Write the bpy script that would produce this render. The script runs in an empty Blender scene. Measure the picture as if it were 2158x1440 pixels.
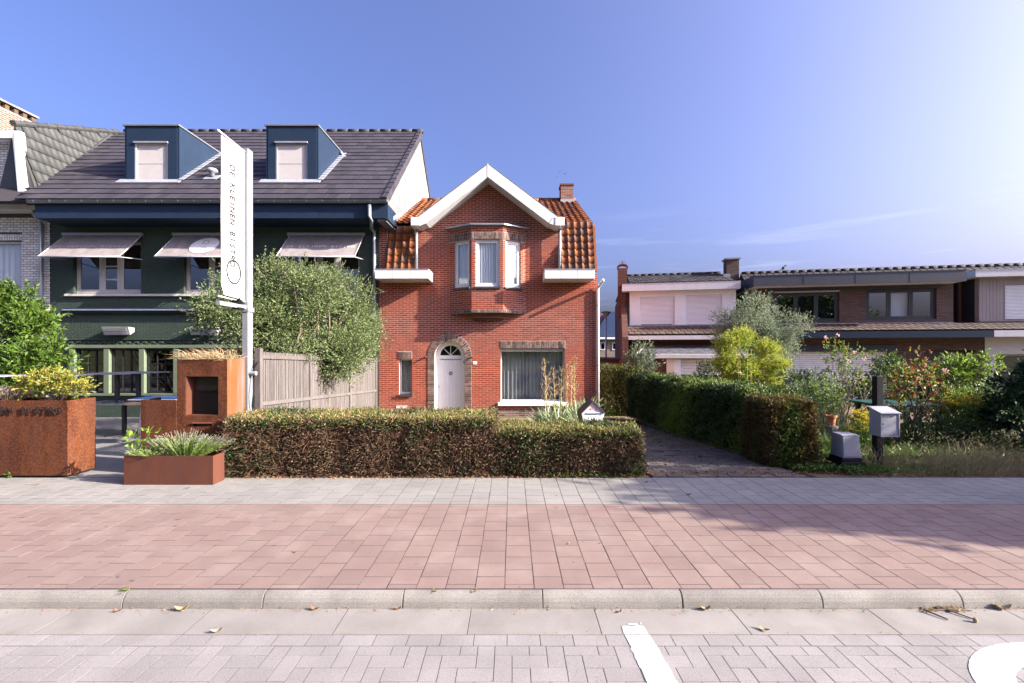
import bpy, math, random
import numpy as np
from mathutils import Vector, Matrix

# ------------------------------------------------------------------ camera, sky, sun, exposure
SC = bpy.context.scene
COL = SC.collection
F, CX, HY, H = 930.0, 1079.0, 737.0, 1.8          # focal length (px of 2158), principal column, horizon row, eye height

cam_d = bpy.data.cameras.new('camera')
cam = bpy.data.objects.new('camera', cam_d); COL.objects.link(cam)
cam.location = (0, 0, H); cam.rotation_euler = (math.pi/2, 0, 0)
cam_d.sensor_width = 36.0; cam_d.lens = F/2158*36
cam_d.shift_y = (HY-720)/2158; cam_d.clip_start = 0.1; cam_d.clip_end = 3000
SC.camera = cam

SUN = Vector((7.2, -1.8, 3.5)).normalized()        # towards the sun
elev = math.asin(SUN.z); azim = math.atan2(SUN.x, SUN.y)
world = bpy.data.worlds.new('World'); SC.world = world; world.use_nodes = True
nt = world.node_tree; nt.nodes.clear()
def wn(t, **k):
    n = nt.nodes.new(t)
    for a, b in k.items(): setattr(n, a, b)
    return n
sky = wn('ShaderNodeTexSky', sky_type='NISHITA', sun_disc=False)
sky.sun_elevation = elev; sky.sun_rotation = azim; sky.altitude = 0; sky.air_density = 0.8; sky.dust_density = 8.5; sky.ozone_density = 3.2
wbg = wn('ShaderNodeBackground'); wbg.inputs['Strength'].default_value = 0.082
wout = wn('ShaderNodeOutputWorld')
# thin cirrus low over the horizon, all the way round
geo = wn('ShaderNodeTexCoord'); mp = wn('ShaderNodeMapping'); mp.inputs['Scale'].default_value = (2.2, 2.2, 26)
mp.inputs['Location'].default_value = (0.35, 0.1, 0.2)
nz = wn('ShaderNodeTexNoise'); nz.inputs['Scale'].default_value = 1.6; nz.inputs['Detail'].default_value = 7; nz.inputs['Roughness'].default_value = 0.55
rp = wn('ShaderNodeValToRGB'); rp.color_ramp.elements[0].position = 0.54; rp.color_ramp.elements[1].position = 0.95
sep = wn('ShaderNodeSeparateXYZ')
band = wn('ShaderNodeMapRange'); band.inputs['From Min'].default_value = 0.30; band.inputs['From Max'].default_value = 0.17
band2 = wn('ShaderNodeMapRange'); band2.inputs['From Min'].default_value = 0.02; band2.inputs['From Max'].default_value = 0.10
mul = wn('ShaderNodeMath', operation='MULTIPLY'); mul2 = wn('ShaderNodeMath', operation='MULTIPLY')
mx = wn('ShaderNodeMixRGB'); mx.inputs['Color2'].default_value = (9.5, 9.6, 9.9, 1)
wb = wn('ShaderNodeMixRGB', blend_type='MULTIPLY'); wb.inputs['Fac'].default_value = 1.0; wb.inputs['Color2'].default_value = (0.96, 0.945, 1.3, 1)   # camera white balance
L = nt.links.new
L(geo.outputs['Generated'], mp.inputs['Vector']); L(mp.outputs['Vector'], nz.inputs['Vector']); L(nz.outputs['Fac'], rp.inputs['Fac'])
L(geo.outputs['Generated'], sep.inputs['Vector']); L(sep.outputs['Z'], band.inputs['Value']); L(sep.outputs['Z'], band2.inputs['Value'])
L(rp.outputs['Color'], mul.inputs[0]); L(band.outputs['Result'], mul.inputs[1])
L(mul.outputs[0], mul2.inputs[0]); L(band2.outputs['Result'], mul2.inputs[1])
mul3 = wn('ShaderNodeMath', operation='MULTIPLY'); mul3.inputs[1].default_value = 0.16; L(mul2.outputs[0], mul3.inputs[0]); L(mul3.outputs[0], mx.inputs['Fac']); L(sky.outputs['Color'], wb.inputs['Color1']); L(wb.outputs['Color'], mx.inputs['Color1']); L(mx.outputs['Color'], wbg.inputs['Color'])
L(wbg.outputs['Background'], wout.inputs['Surface'])

sun_d = bpy.data.lights.new('sun', 'SUN'); sun_d.energy = 5.0; sun_d.angle = math.radians(0.53); sun_d.color = (1.0, 0.91, 0.78)
sun = bpy.data.objects.new('sun', sun_d); COL.objects.link(sun)
sun.rotation_euler = SUN.to_track_quat('Z', 'Y').to_euler(); sun.location = (20, -3, 12)

vs = SC.view_settings
vs.view_transform = 'Standard'; vs.look = 'None'; vs.exposure = 1.95; vs.gamma = 1.0; vs.use_curve_mapping = False
SC.render.engine = 'CYCLES'
SC.cycles.max_bounces = 7; SC.cycles.diffuse_bounces = 3; SC.cycles.glossy_bounces = 3; SC.cycles.transparent_max_bounces = 12
SC.cycles.transmission_bounces = 4; SC.cycles.caustics_reflective = False; SC.cycles.caustics_refractive = False
SC.cycles.use_denoising = True

# ------------------------------------------------------------------ small maths
def W(px, py, D): return Vector(((px-CX)*D/F, D, H-(py-HY)*D/F))
def X(px, D): return (px-CX)*D/F
def Z(py, D): return H-(py-HY)*D/F
def G(px, py, z=0.0):
    D = (H-z)*F/(py-HY)
    return Vector(((px-CX)*D/F, D, z))
def zg(y):                                         # the plots fall slightly from the pavement to the houses
    if y <= 6.2: return 0.0
    if y <= 13.4: return -0.26*(y-6.2)/7.2
    return -0.26-0.004*(y-13.4)
R = random.Random(7)
NR = np.random.default_rng(11)

# ------------------------------------------------------------------ materials
def rgba(c): return (c[0], c[1], c[2], 1.0)
MATS = {}
def mat(name, cols, scale=6.0, detail=5.0, rough=0.8, spec=0.3, metal=0.0, bump=0.0, bscale=60.0, rnd=0.0, stretch=(1, 1, 1),
        transl=0.0, speck=None, speck_scale=260.0, by_rnd=False, coat=0.0, contrast=1.0, sheen=0.0, streak=None):
    """procedural surface: a ramp of real base colours over world-space noise (or per piece), plus fine relief"""
    m = bpy.data.materials.new(name); m.use_nodes = True; MATS[name] = m
    t = m.node_tree; b = t.nodes['Principled BSDF']; ln = t.links.new
    def N(k, **kw):
        n = t.nodes.new(k)
        for a, v in kw.items(): setattr(n, a, v)
        return n
    if isinstance(cols[0], (int, float)): cols = [cols]
    b.inputs['Roughness'].default_value = rough; b.inputs['Metallic'].default_value = metal
    b.inputs['Specular IOR Level'].default_value = spec
    if coat: b.inputs['Coat Weight'].default_value = coat; b.inputs['Coat Roughness'].default_value = 0.12
    g = N('ShaderNodeNewGeometry'); mpn = N('ShaderNodeMapping'); mpn.inputs['Scale'].default_value = stretch
    ln(g.outputs['Position'], mpn.inputs['Vector'])
    noi = N('ShaderNodeTexNoise'); noi.inputs['Scale'].default_value = scale; noi.inputs['Detail'].default_value = detail
    noi.inputs['Roughness'].default_value = 0.6
    ln(mpn.outputs['Vector'], noi.inputs['Vector'])
    oi = N('ShaderNodeObjectInfo'); ad = N('ShaderNodeMath', operation='ADD'); fr = N('ShaderNodeMath', operation='FRACT')
    ln(oi.outputs['Random'], ad.inputs[0]); ln(g.outputs['Random Per Island'], ad.inputs[1]); ln(ad.outputs[0], fr.inputs[0])
    ramp = N('ShaderNodeValToRGB'); cr = ramp.color_ramp
    n = len(cols)
    lo, hi = (0.0, 1.0) if by_rnd else (0.5-0.22/contrast, 0.5+0.22/contrast)
    while len(cr.elements) < max(n, 2): cr.elements.new(0.5)
    for i in range(max(n, 2)):
        c = cols[min(i, n-1)]
        cr.elements[i].position = lo+(hi-lo)*(i/max(n-1, 1)); cr.elements[i].color = rgba(c)
    ln((fr if by_rnd else noi).outputs[0], ramp.inputs['Fac'])
    out = ramp.outputs['Color']
    if rnd:
        mr = N('ShaderNodeMapRange'); mr.inputs['To Min'].default_value = 1-rnd; mr.inputs['To Max'].default_value = 1+rnd
        h = N('ShaderNodeHueSaturation')
        f2 = N('ShaderNodeMath', operation='FRACT'); m7 = N('ShaderNodeMath', operation='MULTIPLY'); m7.inputs[1].default_value = 7.31
        ln(fr.outputs[0], m7.inputs[0]); ln(m7.outputs[0], f2.inputs[0]); ln(f2.outputs[0], mr.inputs['Value'])
        ln(mr.outputs['Result'], h.inputs['Value']); ln(out, h.inputs['Color']); out = h.outputs['Color']
    if streak:                                       # runs of rust, rain and dirt that have their own shape
        sc_, col_, amt = streak
        sm = N('ShaderNodeMapping'); sm.inputs['Scale'].default_value = (sc_, sc_, sc_*0.09); ln(g.outputs['Position'], sm.inputs['Vector'])
        sn = N('ShaderNodeTexNoise'); sn.inputs['Scale'].default_value = 1.0; sn.inputs['Detail'].default_value = 6; ln(sm.outputs['Vector'], sn.inputs['Vector'])
        sr = N('ShaderNodeMapRange'); sr.inputs['From Min'].default_value = 0.48; sr.inputs['From Max'].default_value = 0.66; sr.inputs['To Max'].default_value = amt
        ln(sn.outputs['Fac'], sr.inputs['Value'])
        sx = N('ShaderNodeMixRGB'); sx.inputs['Color2'].default_value = rgba(col_); ln(sr.outputs['Result'], sx.inputs['Fac']); ln(out, sx.inputs['Color1']); out = sx.outputs['Color']
    if speck:
        for k, (c, thr, amt, *own) in enumerate(speck):
            v = N('ShaderNodeTexNoise'); v.inputs['Scale'].default_value = own[0] if own else speck_scale*(1+0.37*k); v.inputs['Detail'].default_value = 1.0 if not own or own[0] > 8 else 5.0
            ln(g.outputs['Position'], v.inputs['Vector'])
            s = N('ShaderNodeMapRange'); s.inputs['From Min'].default_value = thr; s.inputs['From Max'].default_value = thr+(0.07 if not own or own[0] > 8 else 0.30); s.inputs['To Max'].default_value = amt
            ln(v.outputs['Fac'], s.inputs['Value'])
            x = N('ShaderNodeMixRGB'); x.inputs['Color2'].default_value = rgba(c)
            ln(s.outputs['Result'], x.inputs['Fac']); ln(out, x.inputs['Color1']); out = x.outputs['Color']
    ln(out, b.inputs['Base Color'])
    if bump:
        bn = N('ShaderNodeTexNoise'); bn.inputs['Scale'].default_value = bscale; bn.inputs['Detail'].default_value = 4
        ln(g.outputs['Position'], bn.inputs['Vector'])
        bp = N('ShaderNodeBump'); bp.inputs['Strength'].default_value = bump; bp.inputs['Distance'].default_value = 0.01
        ln(bn.outputs['Fac'], bp.inputs['Height']); ln(bp.outputs['Normal'], b.inputs['Normal'])
    if transl:
        tr = N('ShaderNodeBsdfTranslucent'); ln(out, tr.inputs['Color'])
        ms = N('ShaderNodeMixShader'); ms.inputs['Fac'].default_value = transl
        ln(b.outputs['BSDF'], ms.inputs[1]); ln(tr.outputs['BSDF'], ms.inputs[2])
        ln(ms.outputs['Shader'], t.nodes['Material Output'].inputs['Surface'])
    return m

def glass_mat(name, tint=(0.85, 0.88, 0.9), refl=1.0, ior=1.5):
    m = bpy.data.materials.new(name); m.use_nodes = True; MATS[name] = m
    t = m.node_tree; t.nodes.clear(); ln = t.links.new
    o = t.nodes.new('ShaderNodeOutputMaterial'); tr = t.nodes.new('ShaderNodeBsdfTransparent'); gl = t.nodes.new('ShaderNodeBsdfGlossy')
    fr = t.nodes.new('ShaderNodeFresnel'); fr.inputs['IOR'].default_value = ior; mi = t.nodes.new('ShaderNodeMixShader')
    tr.inputs['Color'].default_value = rgba(tint); gl.inputs['Roughness'].default_value = 0.012; gl.inputs['Color'].default_value = (refl, refl, refl, 1)
    g = t.nodes.new('ShaderNodeNewGeometry'); nz_ = t.nodes.new('ShaderNodeTexNoise'); nz_.inputs['Scale'].default_value = 0.9; nz_.inputs['Detail'].default_value = 1
    ln(g.outputs['Position'], nz_.inputs['Vector'])
    bp = t.nodes.new('ShaderNodeBump'); bp.inputs['Strength'].default_value = 0.02; bp.inputs['Distance'].default_value = 0.05
    ln(nz_.outputs['Fac'], bp.inputs['Height']); ln(bp.outputs['Normal'], gl.inputs['Normal'])
    ic = t.nodes.new('ShaderNodeMapRange'); ic.inputs['To Min'].default_value = ior; ic.inputs['To Max'].default_value = 1/ior
    ln(g.outputs['Backfacing'], ic.inputs['Value']); ln(ic.outputs['Result'], fr.inputs['IOR'])
    ln(fr.outputs['Fac'], mi.inputs['Fac']); ln(tr.outputs['BSDF'], mi.inputs[1]); ln(gl.outputs['BSDF'], mi.inputs[2]); ln(mi.outputs['Shader'], o.inputs['Surface'])
    return m

def brickmat(name, c1, c2, mortar, scale=1.0, bw=0.21, bh=0.065, axis='XZ', bump=0.5):
    """far walls: brick too small to pick apart"""
    m = bpy.data.materials.new(name); m.use_nodes = True; MATS[name] = m
    t = m.node_tree; b = t.nodes['Principled BSDF']; ln = t.links.new
    g = t.nodes.new('ShaderNodeNewGeometry'); s = t.nodes.new('ShaderNodeSeparateXYZ'); c = t.nodes.new('ShaderNodeCombineXYZ')
    ln(g.outputs['Position'], s.inputs[0]); ln(s.outputs[axis[0]], c.inputs[0]); ln(s.outputs['Z'], c.inputs[1])
    k = t.nodes.new('ShaderNodeTexBrick'); k.inputs['Scale'].default_value = 1.0
    k.inputs['Brick Width'].default_value = bw; k.inputs['Row Height'].default_value = bh; k.inputs['Mortar Size'].default_value = 0.008; k.inputs['Bias'].default_value = -0.1
    k.inputs['Color1'].default_value = rgba(c1); k.inputs['Color2'].default_value = rgba(c2); k.inputs['Mortar'].default_value = rgba(mortar)
    ln(c.outputs[0], k.inputs['Vector']); ln(k.outputs['Color'], b.inputs['Base Color'])
    b.inputs['Roughness'].default_value = 0.85; b.inputs['Specular IOR Level'].default_value = 0.2
    bp = t.nodes.new('ShaderNodeBump'); bp.inputs['Strength'].default_value = bump; bp.inputs['Distance'].default_value = 0.008; bp.invert = True
    ln(k.outputs['Fac'], bp.inputs['Height']); ln(bp.outputs['Normal'], b.inputs['Normal'])
    return m

SPK = [((0.12, 0.115, 0.105), 0.48, 0.36, 1.9), ((0.05, 0.045, 0.05), 0.735, 0.7, 12), ((0.33, 0.32, 0.31), 0.60, 0.55), ((0.05, 0.045, 0.045), 0.62, 0.55)]
mat('paver_red', [(0.1711, 0.1165, 0.1017), (0.1864, 0.1336, 0.115), (0.2042, 0.1535, 0.131)], scale=1.3, rough=0.9, spec=0.15, bump=0.35, bscale=240, rnd=0.07, speck=[((0.31, 0.25, 0.235), 0.60, 0.5), ((0.07, 0.04, 0.04), 0.63, 0.5), ((0.10, 0.065, 0.06), 0.48, 0.24, 1.7), ((0.30, 0.24, 0.22), 0.50, 0.24, 2.6), ((0.05, 0.04, 0.045), 0.735, 0.7, 13)], streak=None)
mat('paver_grey', [(0.18, 0.1713, 0.1575), (0.2044, 0.1954, 0.1784), (0.2287, 0.2195, 0.2016)], scale=1.1, rough=0.9, spec=0.15, bump=0.35, bscale=240, rnd=0.06, speck=SPK)
mat('paver_road', [(0.1938, 0.1789, 0.1737), (0.2159, 0.2009, 0.1923), (0.2435, 0.2284, 0.2164)], scale=1.6, rough=0.9, spec=0.15, bump=0.45, bscale=200, rnd=0.07, speck=[((0.33, 0.32, 0.31), 0.60, 0.5), ((0.045, 0.04, 0.05), 0.61, 0.7), ((0.12, 0.11, 0.105), 0.48, 0.35, 1.4), ((0.32, 0.31, 0.30), 0.50, 0.35, 2.3)], speck_scale=170)
mat('paver_drive', [(0.0638, 0.0582, 0.0549), (0.0956, 0.0857, 0.0781), (0.1275, 0.1102, 0.0954)], scale=2.2, rough=0.92, spec=0.1, bump=0.5, bscale=150, rnd=0.16, speck=[((0.30, 0.27, 0.2), 0.6, 0.5)], speck_scale=60)
mat('joint', [(0.0273, 0.0242, 0.0231), (0.042, 0.0378, 0.0347)], scale=9, rough=1.0, spec=0.05)
mat('concrete_kerb', [(0.1759, 0.1649, 0.1483), (0.211, 0.1989, 0.1779), (0.2462, 0.2303, 0.205)], scale=3.5, rough=0.92, spec=0.12, bump=0.7, bscale=190, rnd=0.09, speck=[((0.32, 0.31, 0.29), 0.58, 0.6), ((0.05, 0.047, 0.044), 0.57, 0.65), ((0.09, 0.08, 0.07), 0.46, 0.5, 2.4)], speck_scale=190)
mat('concrete_gutter', [(0.1816, 0.1693, 0.1521), (0.2092, 0.1966, 0.1809), (0.2366, 0.2239, 0.2045)], scale=2.0, rough=0.92, spec=0.1, bump=0.4, bscale=200, rnd=0.05, speck=[((0.30, 0.29, 0.27), 0.6, 0.5), ((0.08, 0.07, 0.065), 0.62, 0.5), ((0.11, 0.095, 0.08), 0.48, 0.4, 2.2), ((0.30, 0.28, 0.25), 0.5, 0.35, 3.1)], speck_scale=210)
mat('concrete_terrace', [(0.165, 0.16, 0.15), (0.21, 0.2025, 0.19)], scale=1.8, rough=0.9, spec=0.1, bump=0.3, bscale=90, speck=SPK)
mat('asphalt', [(0.045, 0.045, 0.047), (0.065, 0.063, 0.062)], scale=3, rough=0.9, spec=0.2, bump=0.5, bscale=180)
mat('road_paint', [(0.4406, 0.4406, 0.4345), (0.4896, 0.4896, 0.4835)], scale=7, rough=0.75, spec=0.2, bump=0.3, bscale=120, speck=[((0.22, 0.21, 0.20), 0.66, 0.8)], speck_scale=38)
mat('soil', [(0.075, 0.0562, 0.0375), (0.1275, 0.0975, 0.0638), (0.18, 0.1425, 0.09)], scale=5, rough=1, spec=0.05, bump=0.8, bscale=45)
mat('dry_lawn', [(0.15, 0.1162, 0.0562), (0.195, 0.15, 0.075), (0.1125, 0.1125, 0.045)], scale=4, rough=1, spec=0.05, bump=1.0, bscale=70)
mat('far_ground', [(0.07, 0.085, 0.04), (0.12, 0.12, 0.06)], scale=0.2, rough=1, spec=0.05)
mat('brick_red', [(0.2113, 0.0308, 0.0095), (0.2497, 0.039, 0.0124), (0.2881, 0.0502, 0.0159)], by_rnd=True, rough=0.82, spec=0.2, rnd=0.17, bump=0.35, bscale=110, speck=[((0.17, 0.03, 0.018), 0.62, 0.4), ((0.10, 0.028, 0.02), 0.46, 0.45, 1.1), ((0.20, 0.10, 0.07), 0.5, 0.3, 2.1)], speck_scale=26)
mat('mortar_red', [(0.2976, 0.2456, 0.2157), (0.3572, 0.2976, 0.2604)], scale=7, rough=0.95, spec=0.1)
mat('brick_brown', [(0.0562, 0.0338, 0.0285), (0.12, 0.075, 0.06), (0.2025, 0.135, 0.1087), (0.09, 0.0562, 0.0465)], by_rnd=True, rough=0.85, spec=0.2, rnd=0.2, bump=0.5, bscale=90, speck=[((0.32, 0.22, 0.17), 0.6, 0.5)], speck_scale=60)
mat('mortar_pale', [(0.322, 0.294, 0.259), (0.385, 0.35, 0.308)], scale=7, rough=0.95, spec=0.1)
mat('brick_chimney', [(0.15, 0.07, 0.05), (0.22, 0.10, 0.07), (0.11, 0.06, 0.05)], by_rnd=True, rough=0.9, spec=0.15, rnd=0.2, bump=0.4, bscale=90)
mat('brick_green', [(0.0305, 0.0457, 0.0342), (0.0372, 0.0539, 0.0395)], scale=8, rough=0.62, spec=0.35, rnd=0.06, bump=0.5, bscale=70)
mat('green_trim', [(0.104, 0.132, 0.084), (0.128, 0.156, 0.104)], scale=6, rough=0.55, spec=0.35)
mat('brick_white', [(0.4785, 0.4567, 0.4241), (0.5655, 0.5437, 0.5111), (0.6308, 0.6144, 0.5764)], by_rnd=True, rough=0.85, spec=0.2, rnd=0.08, bump=0.5, bscale=80)
mat('mortar_dark', [(0.06, 0.056, 0.052), (0.088, 0.08, 0.072)], scale=7, rough=0.95, spec=0.1)
mat('brick_cream', [(0.0941, 0.0625, 0.0406), (0.1129, 0.075, 0.0499), (0.0799, 0.0521, 0.0351)], by_rnd=True, rough=0.85, spec=0.2, rnd=0.1, bump=0.5, bscale=80)
mat('white_pvc', [(0.5328, 0.5328, 0.54), (0.576, 0.576, 0.576)], scale=3, rough=0.42, spec=0.4, streak=(4.0, (0.42, 0.40, 0.36), 0.32))
mat('white_paint', [(0.6998, 0.6998, 0.7096), (0.7582, 0.7582, 0.7582)], scale=4, rough=0.5, spec=0.35, streak=(5.0, (0.55, 0.53, 0.50), 0.18))
mat('white_render', [(0.7139, 0.7424, 0.7327), (0.7788, 0.8131, 0.806)], scale=3, rough=0.85, spec=0.15, bump=0.25, bscale=120, streak=(2.0, (0.5, 0.47, 0.44), 0.15))
mat('shutter_white', [(0.8415, 0.8294, 0.8174), (0.8896, 0.8775, 0.8655)], scale=3, rough=0.5, spec=0.3)
mat('cream_paint', [(0.66, 0.56, 0.42), (0.72, 0.62, 0.47)], scale=3, rough=0.7)
mat('stone_sill', [(0.42, 0.3975, 0.3675), (0.48, 0.4575, 0.4275)], scale=9, rough=0.8, spec=0.2, bump=0.2)
mat('dark_stone', [(0.025, 0.025, 0.03), (0.045, 0.045, 0.05)], scale=9, rough=0.55, spec=0.4)
mat('curtain', [(0.72, 0.73, 0.76), (0.78, 0.79, 0.8)], scale=3, rough=0.95, spec=0.1, transl=0.25)
mat('curtain_grey', [(0.2167, 0.224, 0.2312), (0.289, 0.2962, 0.2998)], scale=3, rough=0.95, spec=0.1, transl=0.15)
mat('interior', [(0.03, 0.03, 0.032), (0.04, 0.04, 0.042)], rough=1, spec=0.05)
mat('tile_anthracite', [(0.0288, 0.0252, 0.0318), (0.0432, 0.0378, 0.0466), (0.036, 0.0318, 0.0398)], by_rnd=True, rough=0.62, spec=0.35, rnd=0.14, bump=0.3, bscale=70)
mat('tile_grey', [(0.0343, 0.0367, 0.0351), (0.0458, 0.0477, 0.0453), (0.0549, 0.0555, 0.0532)], scale=2.2, rough=0.55, spec=0.35, rnd=0.06, bump=0.2)
mat('tile_orange', [(0.1847, 0.0522, 0.0132), (0.1606, 0.0462, 0.0153), (0.2128, 0.0723, 0.0198), (0.1204, 0.0421, 0.0219), (0.0884, 0.0481, 0.0351)], by_rnd=True, rough=0.7, spec=0.25, rnd=0.18, bump=0.3, bscale=60, speck=[((0.10, 0.06, 0.045), 0.60, 0.6)], speck_scale=11)
mat('tile_black', [(0.03, 0.028, 0.031), (0.05, 0.046, 0.049)], by_rnd=True, rough=0.8, spec=0.15, rnd=0.2)
mat('tile_brown', [(0.066, 0.0462, 0.0374), (0.0924, 0.066, 0.0528)], by_rnd=True, rough=0.65, spec=0.3, rnd=0.2)
mat('slate_white', [(0.1448, 0.1393, 0.1303), (0.1629, 0.1574, 0.1484), (0.1737, 0.1683, 0.1593)], by_rnd=True, rough=0.7, spec=0.25, rnd=0.04, streak=(2.0, (0.42, 0.40, 0.36), 0.25))
mat('slate_grey', [(0.075, 0.08, 0.09), (0.12, 0.125, 0.135)], by_rnd=True, rough=0.6, spec=0.35, rnd=0.15)
mat('panel_navy', [(0.012, 0.023, 0.045), (0.016, 0.028, 0.052)], scale=3, rough=0.55, spec=0.15)
mat('panel_anthracite', [(0.03, 0.036, 0.052), (0.038, 0.045, 0.062)], scale=3, rough=0.5, spec=0.4)
mat('frame_dark', [(0.028, 0.03, 0.036), (0.034, 0.036, 0.042)], scale=5, rough=0.45, spec=0.4)
mat('frame_black', [(0.012, 0.012, 0.013), (0.017, 0.017, 0.018)], scale=5, rough=0.4, spec=0.4)
mat('frame_pale', [(0.375, 0.3525, 0.345), (0.42, 0.3975, 0.39)], scale=5, rough=0.5, spec=0.3)
mat('blind_screen', [(0.40, 0.37, 0.36), (0.44, 0.41, 0.40)], scale=5, rough=0.9, spec=0.1)
mat('zinc', [(0.264, 0.288, 0.32), (0.336, 0.36, 0.392)], scale=4, rough=0.42, spec=0.5, metal=0.55, streak=(4.0, (0.22, 0.23, 0.25), 0.3))
mat('lead', [(0.24, 0.256, 0.288), (0.336, 0.352, 0.384)], scale=9, rough=0.55, spec=0.4, metal=0.3, bump=0.4, bscale=30)
mat('gutter_dark', [(0.16, 0.17, 0.18), (0.20, 0.21, 0.22)], scale=4, rough=0.45, spec=0.45, metal=0.4)
mat('aluminium', [(0.496, 0.504, 0.528), (0.56, 0.568, 0.584)], scale=3, rough=0.35, spec=0.5, metal=0.35)
mat('mast_grey', [(0.19, 0.195, 0.21), (0.23, 0.235, 0.25)], scale=3, rough=0.4, spec=0.5, metal=0.2)
mat('steel_dark', [(0.028, 0.029, 0.033), (0.045, 0.046, 0.05)], scale=12, rough=0.5, spec=0.45, metal=0.2)
mat('steel_grey', [(0.24, 0.25, 0.26), (0.32, 0.33, 0.34)], scale=12, rough=0.5, spec=0.45, metal=0.3)
mat('corten', [(0.0463, 0.0127, 0.0049), (0.0657, 0.0192, 0.0071), (0.0871, 0.0277, 0.0093), (0.0552, 0.0163, 0.0064)], scale=3.0, detail=9, rough=0.86, spec=0.2, bump=0.35, bscale=130, stretch=(1.4, 1.4, 0.5), contrast=1.6, streak=(7.0, (0.075, 0.027, 0.016), 0.8), speck=[((0.22, 0.075, 0.025), 0.52, 0.32), ((0.05, 0.02, 0.013), 0.46, 0.35, 2.2), ((0.05, 0.02, 0.013), 0.62, 0.3, 60)], speck_scale=46)
mat('corten_dark', [(0.077, 0.0244, 0.0137), (0.1016, 0.0346, 0.0194)], scale=4.0, detail=9, rough=0.82, spec=0.25, bump=0.3, bscale=130, stretch=(1.4, 1.4, 0.6), streak=(6.0, (0.065, 0.027, 0.02), 0.5))
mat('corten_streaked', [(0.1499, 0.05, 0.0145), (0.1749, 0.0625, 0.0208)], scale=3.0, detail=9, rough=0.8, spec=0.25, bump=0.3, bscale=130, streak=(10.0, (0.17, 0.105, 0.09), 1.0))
mat('black_metal', [(0.010, 0.010, 0.011), (0.016, 0.016, 0.017)], rough=0.4, spec=0.5)
mat('awning_cloth', [(0.216, 0.1908, 0.1908), (0.2664, 0.2412, 0.2412), (0.2376, 0.2088, 0.2052)], scale=2.5, rough=0.9, spec=0.1, transl=0.12, streak=(5.0, (0.20, 0.15, 0.135), 0.55))
mat('print_pale', [(0.48, 0.455, 0.445), (0.53, 0.50, 0.49)], scale=8, rough=0.9)
mat('print_white', [(0.70, 0.67, 0.65), (0.74, 0.71, 0.69)], scale=8, rough=0.9)
mat('print_dark', [(0.018, 0.018, 0.02), (0.028, 0.028, 0.03)], scale=8, rough=0.8)
mat('print_grey', [(0.17, 0.17, 0.19), (0.24, 0.24, 0.26)], scale=8, rough=0.8)
mat('banner_cloth', [(0.4712, 0.4712, 0.465), (0.496, 0.496, 0.4898)], scale=2, rough=0.85, spec=0.15, transl=0.15)
mat('wood_grey', [(0.0808, 0.0698, 0.0643), (0.1102, 0.0973, 0.09), (0.1359, 0.123, 0.1157)], scale=4, rough=0.9, spec=0.1, stretch=(6, 6, 0.6), rnd=0.13, bump=0.3, bscale=60)
mat('wood_tan', [(0.44, 0.30, 0.16), (0.52, 0.36, 0.2)], scale=6, rough=0.8, stretch=(1, 6, 6))
mat('letterbox_white', [(0.48, 0.48, 0.504), (0.528, 0.528, 0.544)], scale=5, rough=0.5, spec=0.35, streak=(6.0, (0.42, 0.42, 0.44), 0.3))
mat('letterbox_brown', [(0.075, 0.05, 0.042), (0.10, 0.068, 0.056)], scale=6, rough=0.6, spec=0.3)
mat('letterbox_grey', [(0.2268, 0.2331, 0.2583), (0.2583, 0.2646, 0.2898)], scale=5, rough=0.5, spec=0.35, speck=[((0.28, 0.28, 0.3), 0.64, 0.4)], speck_scale=30)
mat('polyester_grey', [(0.2009, 0.2009, 0.2176), (0.2344, 0.2344, 0.2511)], scale=5, rough=0.65, spec=0.25, streak=(5.0, (0.28, 0.28, 0.29), 0.35))
mat('plastic_black', [(0.0072, 0.0072, 0.0088), (0.0112, 0.0112, 0.0128)], scale=8, rough=0.6, spec=0.12)
mat('plastic_green', [(0.008, 0.055, 0.045), (0.012, 0.07, 0.056)], scale=8, rough=0.35, spec=0.5)
mat('plastic_blue', [(0.012, 0.052, 0.168), (0.016, 0.064, 0.192)], rough=0.4, spec=0.4)
mat('sticker_red', [(0.50, 0.03, 0.025)], rough=0.5); mat('sticker_green', [(0.16, 0.42, 0.10)], rough=0.5); mat('sticker_orange', [(0.62, 0.15, 0.05)], rough=0.5)
mat('terracotta', [(0.38, 0.13, 0.06), (0.46, 0.17, 0.085)], scale=8, rough=0.85)
mat('rust_iron', [(0.10, 0.03, 0.018), (0.16, 0.05, 0.03)], scale=14, rough=0.85)
mat('roof_blue', [(0.010, 0.018, 0.042), (0.016, 0.026, 0.055)], scale=3, rough=0.5)
mat('roof_maroon', [(0.075, 0.03, 0.032), (0.10, 0.04, 0.042)], scale=3, rough=0.7)
mat('far_render', [(0.13, 0.10, 0.09), (0.17, 0.135, 0.12)], scale=3, rough=0.9)
mat('timber_grey', [(0.30, 0.26, 0.24), (0.35, 0.305, 0.285)], scale=3, rough=0.8, rnd=0.05)
mat('lamp_glass', [(0.55, 0.57, 0.60), (0.62, 0.64, 0.66)], rough=0.25, spec=0.5)
mat('bird_feather', [(0.02, 0.02, 0.024), (0.05, 0.05, 0.056)], scale=20, rough=0.7)
mat('bark', [(0.10, 0.075, 0.055), (0.18, 0.14, 0.105)], scale=14, rough=0.95, spec=0.1, bump=0.7, bscale=40, stretch=(3, 3, 0.6))
mat('twig_brown', [(0.0748, 0.0408, 0.0258), (0.1292, 0.0748, 0.0449), (0.1972, 0.1258, 0.0802), (0.0986, 0.053, 0.032)], by_rnd=True, rough=0.95, spec=0.1, rnd=0.25)
mat('twig_grey', [(0.104, 0.08, 0.06), (0.168, 0.136, 0.104)], by_rnd=True, rough=0.95, spec=0.1, rnd=0.2)
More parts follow.
